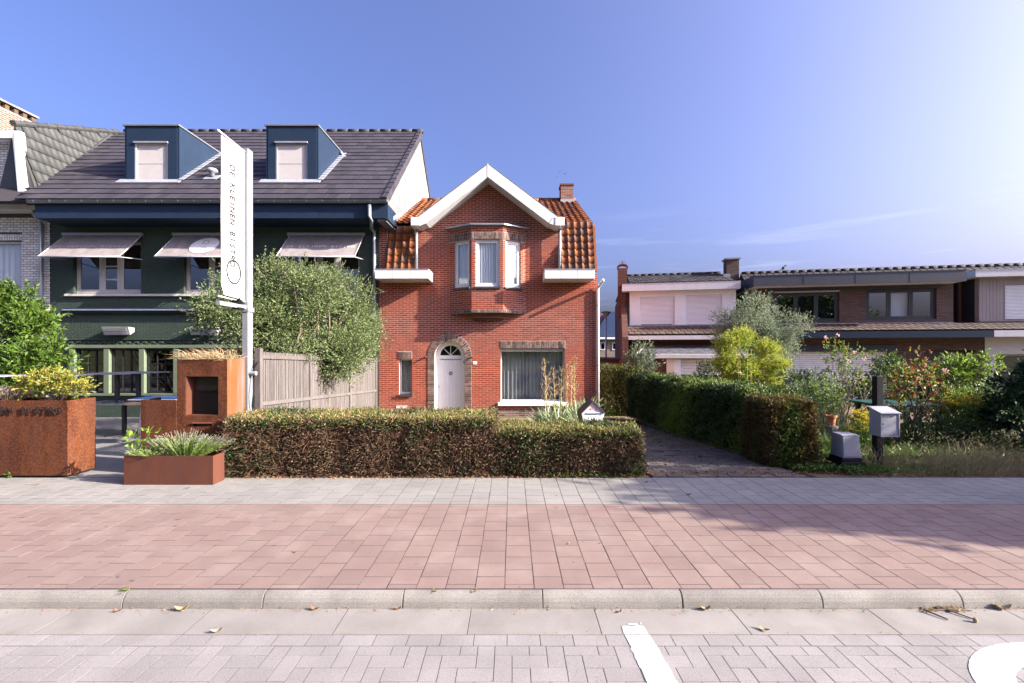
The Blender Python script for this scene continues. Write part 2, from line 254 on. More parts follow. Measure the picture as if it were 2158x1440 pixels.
mat('straw', [(0.336, 0.248, 0.136), (0.416, 0.32, 0.192), (0.264, 0.184, 0.096)], by_rnd=True, rough=0.95, spec=0.1, rnd=0.2, transl=0.2)
mat('stalk_yellow', [(0.36, 0.29, 0.09), (0.44, 0.34, 0.12)], scale=12, rough=0.9)
def leafmat(name, cols, transl=0.3, rnd=0.22, rough=0.5, spec=0.35): return mat(name, cols, by_rnd=True, rough=rough, spec=spec, rnd=rnd, transl=transl)
mat('hedge_core_shade', [(0.012, 0.009, 0.006), (0.02, 0.014, 0.009)], rough=1, spec=0.02)  # near-black core: shade of the hollows between leaves, put into the colour
leafmat('leaf_hedge', [(0.0187, 0.0425, 0.0102), (0.0298, 0.0638, 0.0153), (0.0425, 0.0808, 0.0187), (0.0255, 0.051, 0.017)])
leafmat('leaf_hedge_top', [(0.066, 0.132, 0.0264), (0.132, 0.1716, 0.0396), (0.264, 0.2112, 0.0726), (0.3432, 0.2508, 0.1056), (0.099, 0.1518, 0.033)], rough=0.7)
leafmat('leaf_hedge_dry', [(0.109, 0.0569, 0.0322), (0.0758, 0.0436, 0.0266), (0.0569, 0.0569, 0.0247), (0.1611, 0.0948, 0.055), (0.0379, 0.0522, 0.019)], rough=0.8, transl=0.15)
leafmat('leaf_privet', [(0.0413, 0.0767, 0.0165), (0.0649, 0.1061, 0.0212), (0.1002, 0.1296, 0.0259), (0.0353, 0.0649, 0.0189)])
leafmat('leaf_cypress', [(0.051, 0.051, 0.0122), (0.0918, 0.0663, 0.0163), (0.1428, 0.0765, 0.0204), (0.0306, 0.0459, 0.0122)], rough=0.7)
leafmat('leaf_olive', [(0.1316, 0.1755, 0.0965), (0.193, 0.2457, 0.1404), (0.2633, 0.3159, 0.2018), (0.0965, 0.1404, 0.0702)])
leafmat('leaf_silver', [(0.1054, 0.1502, 0.05), (0.1477, 0.1983, 0.068), (0.2004, 0.2404, 0.0907), (0.0633, 0.1023, 0.0318), (0.0474, 0.0841, 0.0254)], transl=0.28)
leafmat('leaf_laurel', [(0.0389, 0.0895, 0.0093), (0.07, 0.1323, 0.014), (0.1011, 0.1633, 0.0194), (0.0272, 0.0622, 0.0093)], rough=0.5, spec=0.3, transl=0.35)
leafmat('leaf_yellow', [(0.2273, 0.243, 0.0328), (0.3099, 0.2916, 0.0437), (0.1549, 0.2066, 0.0328), (0.2685, 0.1944, 0.0328), (0.1033, 0.158, 0.0328)], transl=0.35)
leafmat('leaf_bamboo', [(0.2273, 0.294, 0.0267), (0.3208, 0.3609, 0.0401), (0.401, 0.401, 0.0601), (0.147, 0.2273, 0.0267)], transl=0.42)
leafmat('leaf_bush', [(0.0549, 0.1176, 0.022), (0.0941, 0.1725, 0.0314), (0.1568, 0.2195, 0.0439), (0.047, 0.0941, 0.022)])
leafmat('leaf_rose', [(0.0891, 0.1633, 0.0327), (0.1485, 0.2228, 0.0446), (0.2376, 0.2376, 0.0446), (0.3267, 0.104, 0.0446), (0.1188, 0.1782, 0.0446)])
leafmat('leaf_red', [(0.24, 0.06, 0.03), (0.30, 0.09, 0.035), (0.17, 0.05, 0.03)])
leafmat('leaf_light', [(0.144, 0.228, 0.03), (0.204, 0.288, 0.042), (0.108, 0.18, 0.024)], transl=0.42)
leafmat('leaf_dark', [(0.0144, 0.0384, 0.012), (0.024, 0.054, 0.0168), (0.0336, 0.072, 0.0216)], transl=0.15)
leafmat('leaf_lavender', [(0.1727, 0.2716, 0.0586), (0.2355, 0.3441, 0.0831), (0.3141, 0.4165, 0.1075), (0.1257, 0.1992, 0.0489)])
leafmat('flower_lavender', [(0.2475, 0.216, 0.221), (0.315, 0.288, 0.273), (0.1875, 0.16, 0.182)], rough=0.9)
leafmat('flower_yellow', [(0.50, 0.38, 0.02), (0.60, 0.47, 0.03), (0.38, 0.30, 0.03)], rough=0.8)
leafmat('flower_pink', [(0.62, 0.30, 0.33), (0.70, 0.48, 0.46), (0.66, 0.60, 0.52)], rough=0.8)
leafmat('leaf_yucca', [(0.1105, 0.156, 0.0715), (0.169, 0.221, 0.1105), (0.234, 0.286, 0.156), (0.312, 0.325, 0.143)], transl=0.15)
leafmat('leaf_dead', [(0.24, 0.104, 0.036), (0.304, 0.152, 0.056), (0.176, 0.072, 0.032), (0.336, 0.224, 0.096)], rough=0.9, transl=0.1)
leafmat('leaf_ivy', [(0.049, 0.098, 0.014), (0.084, 0.147, 0.021), (0.028, 0.063, 0.014)], transl=0.3)
leafmat('grass_green', [(0.10, 0.14, 0.03), (0.15, 0.18, 0.04), (0.07, 0.10, 0.025)], transl=0.3)
leafmat('grass_dry', [(0.2111, 0.17, 0.0883), (0.2815, 0.2348, 0.1288), (0.1564, 0.1295, 0.0626), (0.3363, 0.2915, 0.1693)], transl=0.25, rough=0.9)
glass_mat('glass', tint=(0.93, 0.95, 0.96), ior=1.5); glass_mat('glass_case', tint=(0.8, 0.78, 0.76), ior=1.22); glass_mat('glass_mirror', tint=(0.35, 0.38, 0.42), ior=2.4); glass_mat('glass_dim', tint=(0.6, 0.64, 0.66), ior=1.7)
brickmat('far_brick_brown', (0.105, 0.068, 0.055), (0.155, 0.10, 0.078), (0.06, 0.05, 0.045))
brickmat('far_brick_red', (0.10, 0.036, 0.024), (0.14, 0.052, 0.032), (0.12, 0.095, 0.08))
brickmat('far_brick_side', (0.09, 0.035, 0.028), (0.12, 0.047, 0.036), (0.11, 0.09, 0.075), axis='YZ')
brickmat('side_brick_red', (0.21, 0.036, 0.016), (0.25, 0.045, 0.02), (0.24, 0.21, 0.19), axis='YZ')
brickmat('far_brick_white', (0.66, 0.66, 0.66), (0.70, 0.70, 0.70), (0.56, 0.56, 0.56))
# ------------------------------------------------------------------ mesh helpers
def tag(o, label=None, cat=None, group=None, kind=None):
    if label: o['label'] = label
    if cat: o['category'] = cat
    if group: o['group'] = group
    if kind: o['kind'] = kind
    return o

def place(o, parent=None):
    COL.objects.link(o)
    if parent is not None:
        o.parent = parent
        o.matrix_parent_inverse = WM[parent.name].inverted()
    WM[o.name] = o.matrix_basis.copy() if parent is None else o.matrix_basis.copy()
    return o
WM = {}

def thing(name, label, cat, loc=(0, 0, 0), group=None):
    e = bpy.data.objects.new(name, None); e.empty_display_size = 0.2; e.location = loc
    place(e); return tag(e, label, cat, group)

class MB:
    """collects shapes in world coordinates; build() links them as ONE mesh object with its origin at its foot"""
    def __init__(s, M=None): s.v = []; s.f = []; s.M = M; s.mi = []; s.cur = 0
    def add(s, vs, fs):
        k = len(s.v)
        if s.M is not None: vs = [s.M @ Vector(p) for p in vs]
        s.v.extend([tuple(p) for p in vs]); s.f.extend([tuple(i+k for i in f) for f in fs]); s.mi.extend([s.cur]*len(fs)); return s
    def box(s, x0, x1, y0, y1, z0, z1):
        return s.add([(x0, y0, z0), (x1, y0, z0), (x1, y1, z0), (x0, y1, z0), (x0, y0, z1), (x1, y0, z1), (x1, y1, z1), (x0, y1, z1)],
                     [(0, 3, 2, 1), (4, 5, 6, 7), (0, 1, 5, 4), (1, 2, 6, 5), (2, 3, 7, 6), (3, 0, 4, 7)])
    def obox(s, o, a, b, c):                          # corner + three edge vectors
        o, a, b, c = Vector(o), Vector(a), Vector(b), Vector(c)
        return s.add([o, o+a, o+a+b, o+b, o+c, o+a+c, o+a+b+c, o+b+c], [(0, 3, 2, 1), (4, 5, 6, 7), (0, 1, 5, 4), (1, 2, 6, 5), (2, 3, 7, 6), (3, 0, 4, 7)])
    def prism(s, pts, e):                             # planar polygon + extrusion vector
        pts = [Vector(p) for p in pts]; e = Vector(e); n = len(pts)
        return s.add(pts+[p+e for p in pts], [tuple(range(n-1, -1, -1)), tuple(range(n, 2*n))]+[(i, (i+1) % n, n+(i+1) % n, n+i) for i in range(n)])
    def frame(s, x0, x1, z0, z1, y0, y1, t, tb=None, tt=None):   # rectangular frame in the XZ plane
        tb = t if tb is None else tb; tt = t if tt is None else tt
        s.box(x0, x0+t, y0, y1, z0, z1); s.box(x1-t, x1, y0, y1, z0, z1)
        s.box(x0+t, x1-t, y0, y1, z0, z0+tb); return s.box(x0+t, x1-t, y0, y1, z1-tt, z1)
    def tube(s, path, r, n=8, r1=None, caps=True):
        path = [Vector(p) for p in path]; m = len(path); rings = []
        for i, p in enumerate(path):
            d = (path[min(i+1, m-1)]-path[max(i-1, 0)]).normalized()
            a = d.cross(Vector((0, 0, 1)) if abs(d.z) < 0.9 else Vector((1, 0, 0))).normalized(); b = d.cross(a)
            rr = r if r1 is None else r+(r1-r)*i/max(m-1, 1)
            rings.append([p+(a*math.cos(2*math.pi*j/n)+b*math.sin(2*math.pi*j/n))*rr for j in range(n)])
        vs = [v for q in rings for v in q]
        fs = [(i*n+j, i*n+(j+1) % n, (i+1)*n+(j+1) % n, (i+1)*n+j) for i in range(m-1) for j in range(n)]
        if caps: fs += [tuple(range(n-1, -1, -1)), tuple(range((m-1)*n, m*n))]
        return s.add(vs, fs)
    def lathe(s, c, prof, n=16):                      # (radius, height) profile round a vertical axis
        c = Vector(c); m = len(prof)
        vs = [c+Vector((r*math.cos(2*math.pi*j/n), r*math.sin(2*math.pi*j/n), z)) for r, z in prof for j in range(n)]
        fs = [(i*n+j, i*n+(j+1) % n, (i+1)*n+(j+1) % n, (i+1)*n+j) for i in range(m-1) for j in range(n)]
        fs += [tuple(range(n-1, -1, -1)), tuple(range((m-1)*n, m*n))]
        return s.add(vs, fs)
    def build(s, name, m, parent=None, smooth=False, kind=None, bevel=0.0):
        me = bpy.data.meshes.new(name)
        a = np.array(s.v, dtype=float)
        c = Vector(((a[:, 0].min()+a[:, 0].max())/2, (a[:, 1].min()+a[:, 1].max())/2, a[:, 2].min()))
        me.from_pydata([tuple(Vector(p)-c) for p in s.v], [], s.f); me.update()
        ms = m if isinstance(m, (list, tuple)) else [m]
        for q in ms: me.materials.append(MATS[q])
        if len(ms) > 1: me.polygons.foreach_set('material_index', s.mi)
        if smooth: me.polygons.foreach_set('use_smooth', [True]*len(me.polygons))
        o = bpy.data.objects.new(name, me); o.location = c
        if bevel:
            b = o.modifiers.new('bevel', 'BEVEL'); b.width = bevel; b.segments = 2; b.limit_method = 'ANGLE'; b.angle_limit = math.radians(40)
        place(o, parent)
        if kind: o['kind'] = kind
        return o

def raw(name, V, Fc, m, parent=None, smooth=False, kind=None, loc=None):
    """numpy mesh: V (n,3) world, Fc (k,4) or (k,3)"""
    me = bpy.data.meshes.new(name); V = np.asarray(V, dtype=np.float32); Fc = np.asarray(Fc, dtype=np.int32)
    c = np.array([(V[:, 0].min()+V[:, 0].max())/2, (V[:, 1].min()+V[:, 1].max())/2, V[:, 2].min()], dtype=np.float32) if loc is None else np.array(loc, dtype=np.float32)
    k, w = Fc.shape
    me.vertices.add(len(V)); me.vertices.foreach_set('co', (V-c).ravel())
    me.loops.add(k*w); me.loops.foreach_set('vertex_index', Fc.ravel())
    me.polygons.add(k); me.polygons.foreach_set('loop_start', np.arange(0, k*w, w, dtype=np.int32)); me.polygons.foreach_set('loop_total', np.full(k, w, dtype=np.int32))
    me.update(calc_edges=True); me.materials.append(MATS[m])
    me.polygons.foreach_set('use_smooth', np.full(k, bool(smooth)))
    o = bpy.data.objects.new(name, me); o.location = c; place(o, parent)
    if kind: o['kind'] = kind
    return o

def piece(name, me, M, parent):
    """one brick, paver, tile ...: an object sharing its mesh with its likes"""
    o = bpy.data.objects.new(name, me); o.matrix_basis = M
    COL.objects.link(o); o.parent = parent; o.matrix_parent_inverse = WM[parent.name].inverted()
    WM[o.name] = M.copy()
    return o

def slab_mesh(name, w, d, t, m, ch=0.003):
    """paver / brick: w along x, d along y, top at z=0, chamfered top rim"""
    me = bpy.data.meshes.new(name)
    x, y = w/2, d/2
    me.from_pydata([(-x, -y, -t), (x, -y, -t), (x, y, -t), (-x, y, -t), (-x, -y, -ch), (x, -y, -ch), (x, y, -ch), (-x, y, -ch),
                    (-x+ch, -y+ch, 0), (x-ch, -y+ch, 0), (x-ch, y-ch, 0), (-x+ch, y-ch, 0)], [],
                   [(0, 1, 5, 4), (1, 2, 6, 5), (2, 3, 7, 6), (3, 0, 4, 7), (4, 5, 9, 8), (5, 6, 10, 9), (6, 7, 11, 10), (7, 4, 8, 11), (8, 9, 10, 11)])
    me.materials.append(MATS[m]); me.update(); return me

SLABS = {}
def lay(pieces, parent, name, stuff_name, m, n_obj, t=0.03, ch=0.003, key=None, stuff_m=None):
    """pieces: list of (Matrix, w, d); the n_obj that show largest become objects, the rest one stuff mesh"""
    def inview(M):
        p = M.translation
        if p.y < 0.5: return False
        return abs(p.x/p.y) < 1.18 and -0.80 < (p.z-H)/p.y < 0.80
    def size(q):
        M, w, d = q; p = M.translation
        if not inview(M): return 1e9+p.length
        return ((p-Vector((0, 0, H))).length_squared)/(w*d) if key is None else key(q)
    order = sorted(pieces, key=size)
    chosen = [q for q in order[:n_obj] if size(q) < 1e9]; rest = order[len(chosen):]
    for M, w, d in chosen:
        k = (round(w, 3), round(d, 3), m, t, ch)
        if k not in SLABS: SLABS[k] = slab_mesh(name, w, d, t, m, ch)
        piece(name, SLABS[k], M, parent)
    if rest:
        n = len(rest); A = np.zeros((n, 12, 3), dtype=np.float64)
        fq = np.array([(0, 1, 5, 4), (1, 2, 6, 5), (2, 3, 7, 6), (3, 0, 4, 7), (4, 5, 9, 8), (5, 6, 10, 9), (6, 7, 11, 10), (7, 4, 8, 11), (8, 9, 10, 11)])
        for i, (M, w, d) in enumerate(rest):
            x, y = w/2, d/2
            loc = np.array([(-x, -y, -t), (x, -y, -t), (x, y, -t), (-x, y, -t), (-x, -y, -ch), (x, -y, -ch), (x, y, -ch), (-x, y, -ch),
                            (-x+ch, -y+ch, 0), (x-ch, -y+ch, 0), (x-ch, y-ch, 0), (-x+ch, y-ch, 0)])
            mm = np.array(M); A[i] = loc@mm[:3, :3].T+mm[:3, 3]
        Fc = (fq[None]+(np.arange(n)*12)[:, None, None]).reshape(-1, 4)
        raw(stuff_name, A.reshape(-1, 3), Fc, stuff_m or m, parent, kind='stuff')
    return len(chosen)

def basis(o, u, n):
    """matrix with local x=u, local z=n (outward), local y = n x u, origin o"""
    u = Vector(u).normalized(); n = Vector(n).normalized(); v = n.cross(u)
    return Matrix(((u.x, v.x, n.x, o[0]), (u.y, v.y, n.y, o[1]), (u.z, v.z, n.z, o[2]), (0, 0, 0, 1)))

def brickwork(parent, o, u, n, z0, z1, spans, m, name='brick', n_obj=0, L=0.21, h=0.062, j=0.0125, proud=0.003, stuff='brickwork', bond=0.5, jitter=0.0007):
    """running bond on the plane through o (u axis, outward normal n); spans(za, zb) -> list of (u0, u1) to fill"""
    u = Vector(u).normalized(); n = Vector(n).normalized(); o = Vector(o); out = []
    k = 0; z = z0
    while z < z1-0.02:
        hh = min(h, z1-z)-j; off = (k % 2)*bond*L
        for a, b in spans(z, z+hh):
            i = math.floor((a-off)/L)
            while True:
                s, e = max(off+i*L, a), min(off+(i+1)*L-j, b)
                if off+i*L >= b: break
                if e-s > 0.025:
                    c = o+u*((s+e)/2)+Vector((0, 0, z+hh/2))+n*(proud+R.uniform(-jitter, jitter))
                    out.append((basis(c, u, n), e-s, hh))
                i += 1
        z += h; k += 1
    lay(out, parent, name, stuff, m, n_obj, t=0.02, ch=0.002)
    return out

def spanner(a, b, holes):
    """holes: list of callables or (u0,u1,z0,z1); returns the spans left over"""
    def f(za, zb):
        A, B = (a(za, zb), b(za, zb)) if callable(a) else (a, b)
        segs = [(A, B)] if B > A else []
        for h in holes:
            r = h(za, zb) if callable(h) else ((h[0], h[1]) if (zb > h[2] and za < h[3]) else None)
            if r is None: continue
            nxt = []
            for s, e in segs:
                if r[1] <= s or r[0] >= e: nxt.append((s, e)); continue
                if r[0] > s: nxt.append((s, r[0]))
                if r[1] < e: nxt.append((r[1], e))
            segs = nxt
        return segs
    return f

def wallslab(name, m, parent, zs, spans, y0, y1, xf=None):
    """backing wall in slices so that the openings have real reveals"""
    b = MB()
    for za, zb in zip(zs[:-1], zs[1:]):
        for s, e in spans((za+zb)/2-1e-4, (za+zb)/2+1e-4): b.box(s, e, y0, y1, za, zb)
    return b.build(name, m, parent)

GL = {}
def glyph(ch, size, ext, m, thin=0.0):
    k = (ch, round(size, 3), ext, m, thin)
    if k in GL: return GL[k]
    cu = bpy.data.curves.new('glyph', 'FONT'); cu.body = ch; cu.size = size; cu.extrude = ext; cu.resolution_u = 3; cu.align_x = 'CENTER'; cu.offset = thin
    ob = bpy.data.objects.new('glyph', cu); COL.objects.link(ob)
    bpy.context.view_layer.update()
    me = bpy.data.meshes.new_from_object(ob.evaluated_get(bpy.context.evaluated_depsgraph_get()))
    w = max((v.co.x for v in me.vertices), default=0)-min((v.co.x for v in me.vertices), default=0)
    bpy.data.objects.remove(ob); bpy.data.curves.remove(cu)
    me.materials.clear(); me.materials.append(MATS[m]); me.name = 'letter'
    GL[k] = (me, w); return GL[k]

def lettering(text, o, u, n, size, adv, m, parent, ext=0.001, thin=0.0, name='letter', shear=0.0, sx=1.0):
    """each letter its own part; o = foot of the first letter's middle, u = reading direction, n = outward"""
    M0 = basis(o, u, n); x = 0.0
    S = Matrix(((sx, shear, 0, 0), (0, 1, 0, 0), (0, 0, 1, 0), (0, 0, 0, 1)))
    for ch in text:
        if ch != ' ':
            me, w = glyph(ch, size, ext, m, thin)
            piece(name, me, M0@Matrix.Translation((x, 0, ext))@S, parent)
        x += adv
    return x

# ------------------------------------------------------------------ foliage helpers (numpy)
def nrm(a): return a/np.maximum(np.linalg.norm(a, axis=-1, keepdims=True), 1e-9)
def rdir(n, rng=NR): return nrm(rng.normal(size=(n, 3)))
def leaves(name, P, D, Ls, Wd, m, parent, curl=0.15, rng=NR, kind='stuff', up=None):
    """one folded diamond per leaf: P foot, D direction, Ls length, Wd half width"""
    n = len(P); P = np.asarray(P); D = nrm(np.asarray(D)); Ls = np.broadcast_to(Ls, (n,))[:, None]; Wd = np.broadcast_to(Wd, (n,))[:, None]
    ref = rdir(n, rng) if up is None else nrm(rng.normal(size=(n, 3))*0.6+np.asarray(up))
    S = nrm(np.cross(D, ref)); Nn = np.cross(S, D)
    A = np.empty((n, 4, 3)); A[:, 0] = P; A[:, 1] = P+D*Ls*0.45+S*Wd+Nn*Wd*0.3; A[:, 2] = P+D*Ls+Nn*Ls*curl*rng.uniform(-1, 1, (n, 1)); A[:, 3] = P+D*Ls*0.45-S*Wd+Nn*Wd*0.3
    return raw(name, A.reshape(-1, 3), np.arange(4*n).reshape(-1, 4), m, parent, kind=kind)
def blades(name, P, D, Ls, Wd, m, parent, bend=0.35, rng=NR, kind='stuff'):
    """grass / sword leaves: two-segment strips that bend over"""
    n = len(P); P = np.asarray(P); D = nrm(np.asarray(D)); Ls = np.broadcast_to(Ls, (n,))[:, None]; Wd = np.broadcast_to(Wd, (n,))[:, None]
    S = nrm(np.cross(D, rdir(n, rng))); hz = D*np.array([1, 1, 0])+rng.normal(size=(n, 3))*np.array([0.25, 0.25, 0]); hz = nrm(hz)
    D2 = nrm(D+hz*bend+np.array([0, 0, -bend*0.6]))
    M_ = P+D*Ls*0.55; T = M_+D2*Ls*0.45
    A = np.empty((n, 5, 3)); A[:, 0] = P-S*Wd*0.7; A[:, 1] = P+S*Wd*0.7; A[:, 2] = M_+S*Wd; A[:, 3] = M_-S*Wd; A[:, 4] = T
    b = np.arange(n)[:, None]*5
    Fc = np.concatenate([np.concatenate([b+0, b+1, b+2], 1), np.concatenate([b+0, b+2, b+3], 1), np.concatenate([b+3, b+2, b+4], 1)])
    return raw(name, A.reshape(-1, 3), Fc, m, parent, kind=kind)
def sticks(name, A, B, ra, rb, m, parent, kind='stuff', rng=NR):
    """three-sided tapered twigs from A to B"""
    A = np.asarray(A); B = np.asarray(B); n = len(A); D = nrm(B-A); S = nrm(np.cross(D, rdir(n, rng))); T = np.cross(D, S)
    ra = np.broadcast_to(ra, (n,))[:, None]; rb = np.broadcast_to(rb, (n,))[:, None]
    V = np.empty((n, 6, 3))
    for k in range(3):
        d = S*math.cos(k*2.0944)+T*math.sin(k*2.0944); V[:, k] = A+d*ra; V[:, 3+k] = B+d*rb
    b = np.arange(n)[:, None]*6
    Fc = np.concatenate([np.concatenate([b+k, b+(k+1) % 3, b+3+(k+1) % 3, b+3+k], 1) for k in range(3)])
    return raw(name, V.reshape(-1, 3), Fc, m, parent, kind=kind)

def crown_twigs(ells, n, tl, rng=NR, shell=0.45, out=0.6, up=0.35, droop=0.0, wob=0.25, zmin=-9):
    """twig feet and tips spread through a union of ellipsoids, denser towards the outside, outline broken up"""
    w = np.array([e[1][0]*e[1][1]*e[1][2] for e in ells]) if len(ells[0]) < 3 else np.array([e[2] for e in ells], dtype=float)
    idx = rng.choice(len(ells), size=n, p=w/w.sum())
    C = np.array([e[0] for e in ells])[idx]; Rr = np.array([e[1] for e in ells])[idx]
    d = rdir(n, rng)
    r = (shell+(1-shell)*rng.random((n, 1))**0.6)*(1+wob*rng.normal(size=(n, 1))*0.5)
    lump = 1+0.18*np.sin(d[:, :1]*5+C[:, :1]*3)*np.cos(d[:, 2:]*6+C[:, 1:2]*2)
    P = C+Rr*d*r*lump
    Dv = nrm(d*out+np.array([0, 0, up])+rdir(n, rng)*0.6)
    T = P+Dv*tl*(0.5+rng.random((n, 1)))
    T[:, 2] -= droop*np.linalg.norm((T-P)[:, :2], axis=1)
    ok = (T[:, 2] > zmin)
    return P[ok], T[ok]
def along(A, B, k, rng=NR, lo=0.1, hi=1.0, spread=0.9):
    """k leaf feet on each twig, with directions spreading off the twig"""
    n = len(A); t = rng.uniform(lo, hi, (n, k, 1)); P = A[:, None]+(B-A)[:, None]*t
    D = nrm(nrm(B-A)[:, None]+rng.normal(size=(n, k, 3))*spread*0.6)
    return P.reshape(-1, 3), D.reshape(-1, 3)

def limbs(b, foot, tips, r, rng=R, bend=0.12, n=6):
    """tapered limbs from one foot to several tips"""
    foot = Vector(foot)
    for t in tips:
        t = Vector(t); k = (t-foot).length*bend
        off = [Vector((rng.uniform(-k, k), rng.uniform(-k, k), rng.uniform(-k, k)*0.3)) for _ in range(2)]
        b.tube([foot, foot.lerp(t, 0.35)+off[0], foot.lerp(t, 0.7)+off[1], t], r, n=n, r1=r*0.25)
# ------------------------------------------------------------------ ground, road, pavements
def sheet(name, pts, m, parent=None, kind='structure', t=0.25):
    """ground slab: quads from a list of (x0,x1,y,z) cross lines, with a skirt so that it is a solid"""
    b = MB()
    for (a0, a1, ya, za), (b0, b1, yb, zb) in zip(pts[:-1], pts[1:]):
        b.add([(a0, ya, za), (a1, ya, za), (b1, yb, zb), (b0, yb, zb), (a0, ya, za-t), (a1, ya, za-t), (b1, yb, zb-t), (b0, yb, zb-t)],
              [(0, 1, 2, 3), (0, 4, 5, 1), (1, 5, 6, 2), (2, 6, 7, 3), (3, 7, 4, 0)])
    o = b.build(name, m, parent)
    if kind: o['kind'] = kind
    return o
sheet('ground', [(-900, 900, -900, -0.45), (-900, 900, 1500, -0.45)], 'far_ground', t=0.5)
sheet('road', [(-60, 60, -6.5, -0.108), (-60, 60, 1.6, -0.108)], 'asphalt', t=0.2)
sheet('far_pavement', [(-60, 60, -9.5, 0.0), (-60, 60, -6.5, 0.0)], 'paver_grey', t=0.3)
KY = 3.32                                           # pavement edge
parking = sheet('parking_bay', [(-40, 40, 1.6, -0.1018), (-40, 40, 2.94, -0.1018)], 'joint', t=0.2)
gutter = sheet('gutter_band', [(-40, 40, 2.94, -0.1012), (-40, 40, 3.24, -0.1012)], 'joint', t=0.2)
cycle = sheet('cycle_path', [(-40, 40, KY, -0.0018), (-40, 40, 5.137, -0.0018)], 'joint', t=0.2)
pave = sheet('pavement', [(-40, 40, 5.137, -0.0018), (-40, 40, 6.22, -0.0018)], 'joint', t=0.2)

PW = 0.2229
def tilt(): return Matrix.Rotation(R.gauss(0, 0.002), 4, 'X')@Matrix.Rotation(R.gauss(0, 0.002), 4, 'Y')
def columns(y0, y1, xr, first):
    out = []
    i0, i1 = math.floor(-xr/PW), math.ceil(xr/PW)
    for i in range(i0, i1):
        xc = (i+0.5)*PW-0.055; off = 0 if i % 2 else PW/2
        y = y0-off-first
        while y < y1:
            a, b = max(y, y0), min(y+PW, y1)
            if b-a > 0.02:
                M = Matrix.Translation((xc+R.gauss(0, 0.0008), (a+b)/2, R.gauss(0, 0.0004)))@tilt()
                out.append((M, PW-0.0062, b-a-0.0070))
            y += PW
    return out
lay(columns(KY+0.004, 5.135, 9.5, 0.05), cycle, 'paver', 'paving', 'paver_red', 300, t=0.05, ch=0.0007)
lay(columns(5.139, 6.2, 11.5, 0.14), pave, 'paver', 'paving', 'paver_grey', 300, t=0.05, ch=0.0007)

# parking bay: one stretcher row along the gutter, then herringbone
a = 0.1085; hb = []
x = -6.0
while x < 6.0:
    hb.append((Matrix.Translation((x, 2.94-a/2-0.001, -0.1+R.gauss(0, 0.0004)))@tilt(), 2*a-0.0045, a-0.0018)); x += 2*a
ytop = 2.94-a-0.004
def clip(xc, yc, w, d):
    t_, b_ = min(yc+d/2, ytop), max(yc-d/2, 1.62)
    if t_-b_ < 0.03: return
    hb.append((Matrix.Translation((xc, (t_+b_)/2, -0.1+R.gauss(0, 0.0004)))@tilt(), w-0.0045, t_-b_-0.0018))
for gx in range(-48, 48):
    for gy in range(-9, 9):                           # 90 degree herringbone: one lying and one standing paver per four cells
        x0, y0 = gx*a, gy*a+2.2
        if (gx+gy) % 4 == 0: clip(x0+a, y0+a/2, 2*a, a)
        if (gx+gy) % 4 == 2: clip(x0+a/2, y0+a, a, 2*a)
lay(hb, parking, 'paver', 'paving', 'paver_road', 300, t=0.04, ch=0.0007)

# gutter slabs
g = []; x = -8.2
while x < 8.2:
    w = R.choice([0.9, 1.0, 1.0])
    g.append((Matrix.Translation((x+w/2, 3.09, -0.1+R.gauss(0, 0.0003))), w-0.004, 0.296)); x += w
lay(g, gutter, 'gutter_slab', 'gutter_slabs', 'concrete_gutter', 60, t=0.05, ch=0.002)

# kerb: rounded ramp stones of one metre
kerb = MB().box(-40, 40, 3.27, 3.315, -0.3, -0.06).build('kerb', 'concrete_kerb'); kerb['kind'] = 'structure'
prof = [(3.318, -0.2), (3.318, -0.001), (3.300, 0.001), (3.284, -0.004), (3.270, -0.014), (3.256, -0.032), (3.246, -0.056), (3.240, -0.10), (3.238, -0.2)]
jx = X(1143, 3.28); kb = MB()
kb.prism([(0.003, y, z) for y, z in prof], (1.024, 0, 0)); kbm = None
for i in range(-9, 9):
    x0 = jx+i*1.03
    if kbm is None:
        o = MB().prism([(x0+0.003, y, z) for y, z in prof], (1.024, 0, 0)).build('kerbstone', 'concrete_kerb', kerb, bevel=0.004); kbm = (o.data, o.location.copy(), x0)
    else:
        o = piece('kerbstone', kbm[0], Matrix.Translation(kbm[1]+Vector((x0-kbm[2], R.gauss(0, 0.0015), R.gauss(0, 0.001)))), kerb)
        b = o.modifiers.new('bevel', 'BEVEL'); b.width = 0.004; b.segments = 2

# plots behind the pavement
sheet('terrace', [(-20, -4.12, 6.222, -0.004), (-20, -4.12, 7.4, -0.03), (-20, -4.12, 13.4, zg(13.4))], 'concrete_terrace')
sheet('front_garden', [(-4.12, 1.95, 6.222, -0.012), (-4.12, 1.95, 7.4, zg(7.4)), (-4.12, 1.95, 13.4, zg(13.4)), (-4.12, 3.4, 13.4001, zg(13.4)), (-4.12, 3.4, 40, -0.38)], 'dry_lawn')
drive = sheet('driveway', [(1.95, 4.35, 6.222, -0.016), (1.95, 4.1, 7.4, zg(7.4)), (1.95, 3.5, 12.5, zg(12.5)), (1.95, 3.3, 13.4, zg(13.4))], 'joint')
sheet('garden_bed', [(4.35, 40, 6.222, -0.010), (4.1, 40, 7.4, zg(7.4)), (3.5, 40, 12.5, zg(12.5)), (3.3, 40, 13.4, zg(13.4)), (3.4, 60, 40, -0.36)], 'soil')
dp = []
y = 6.26
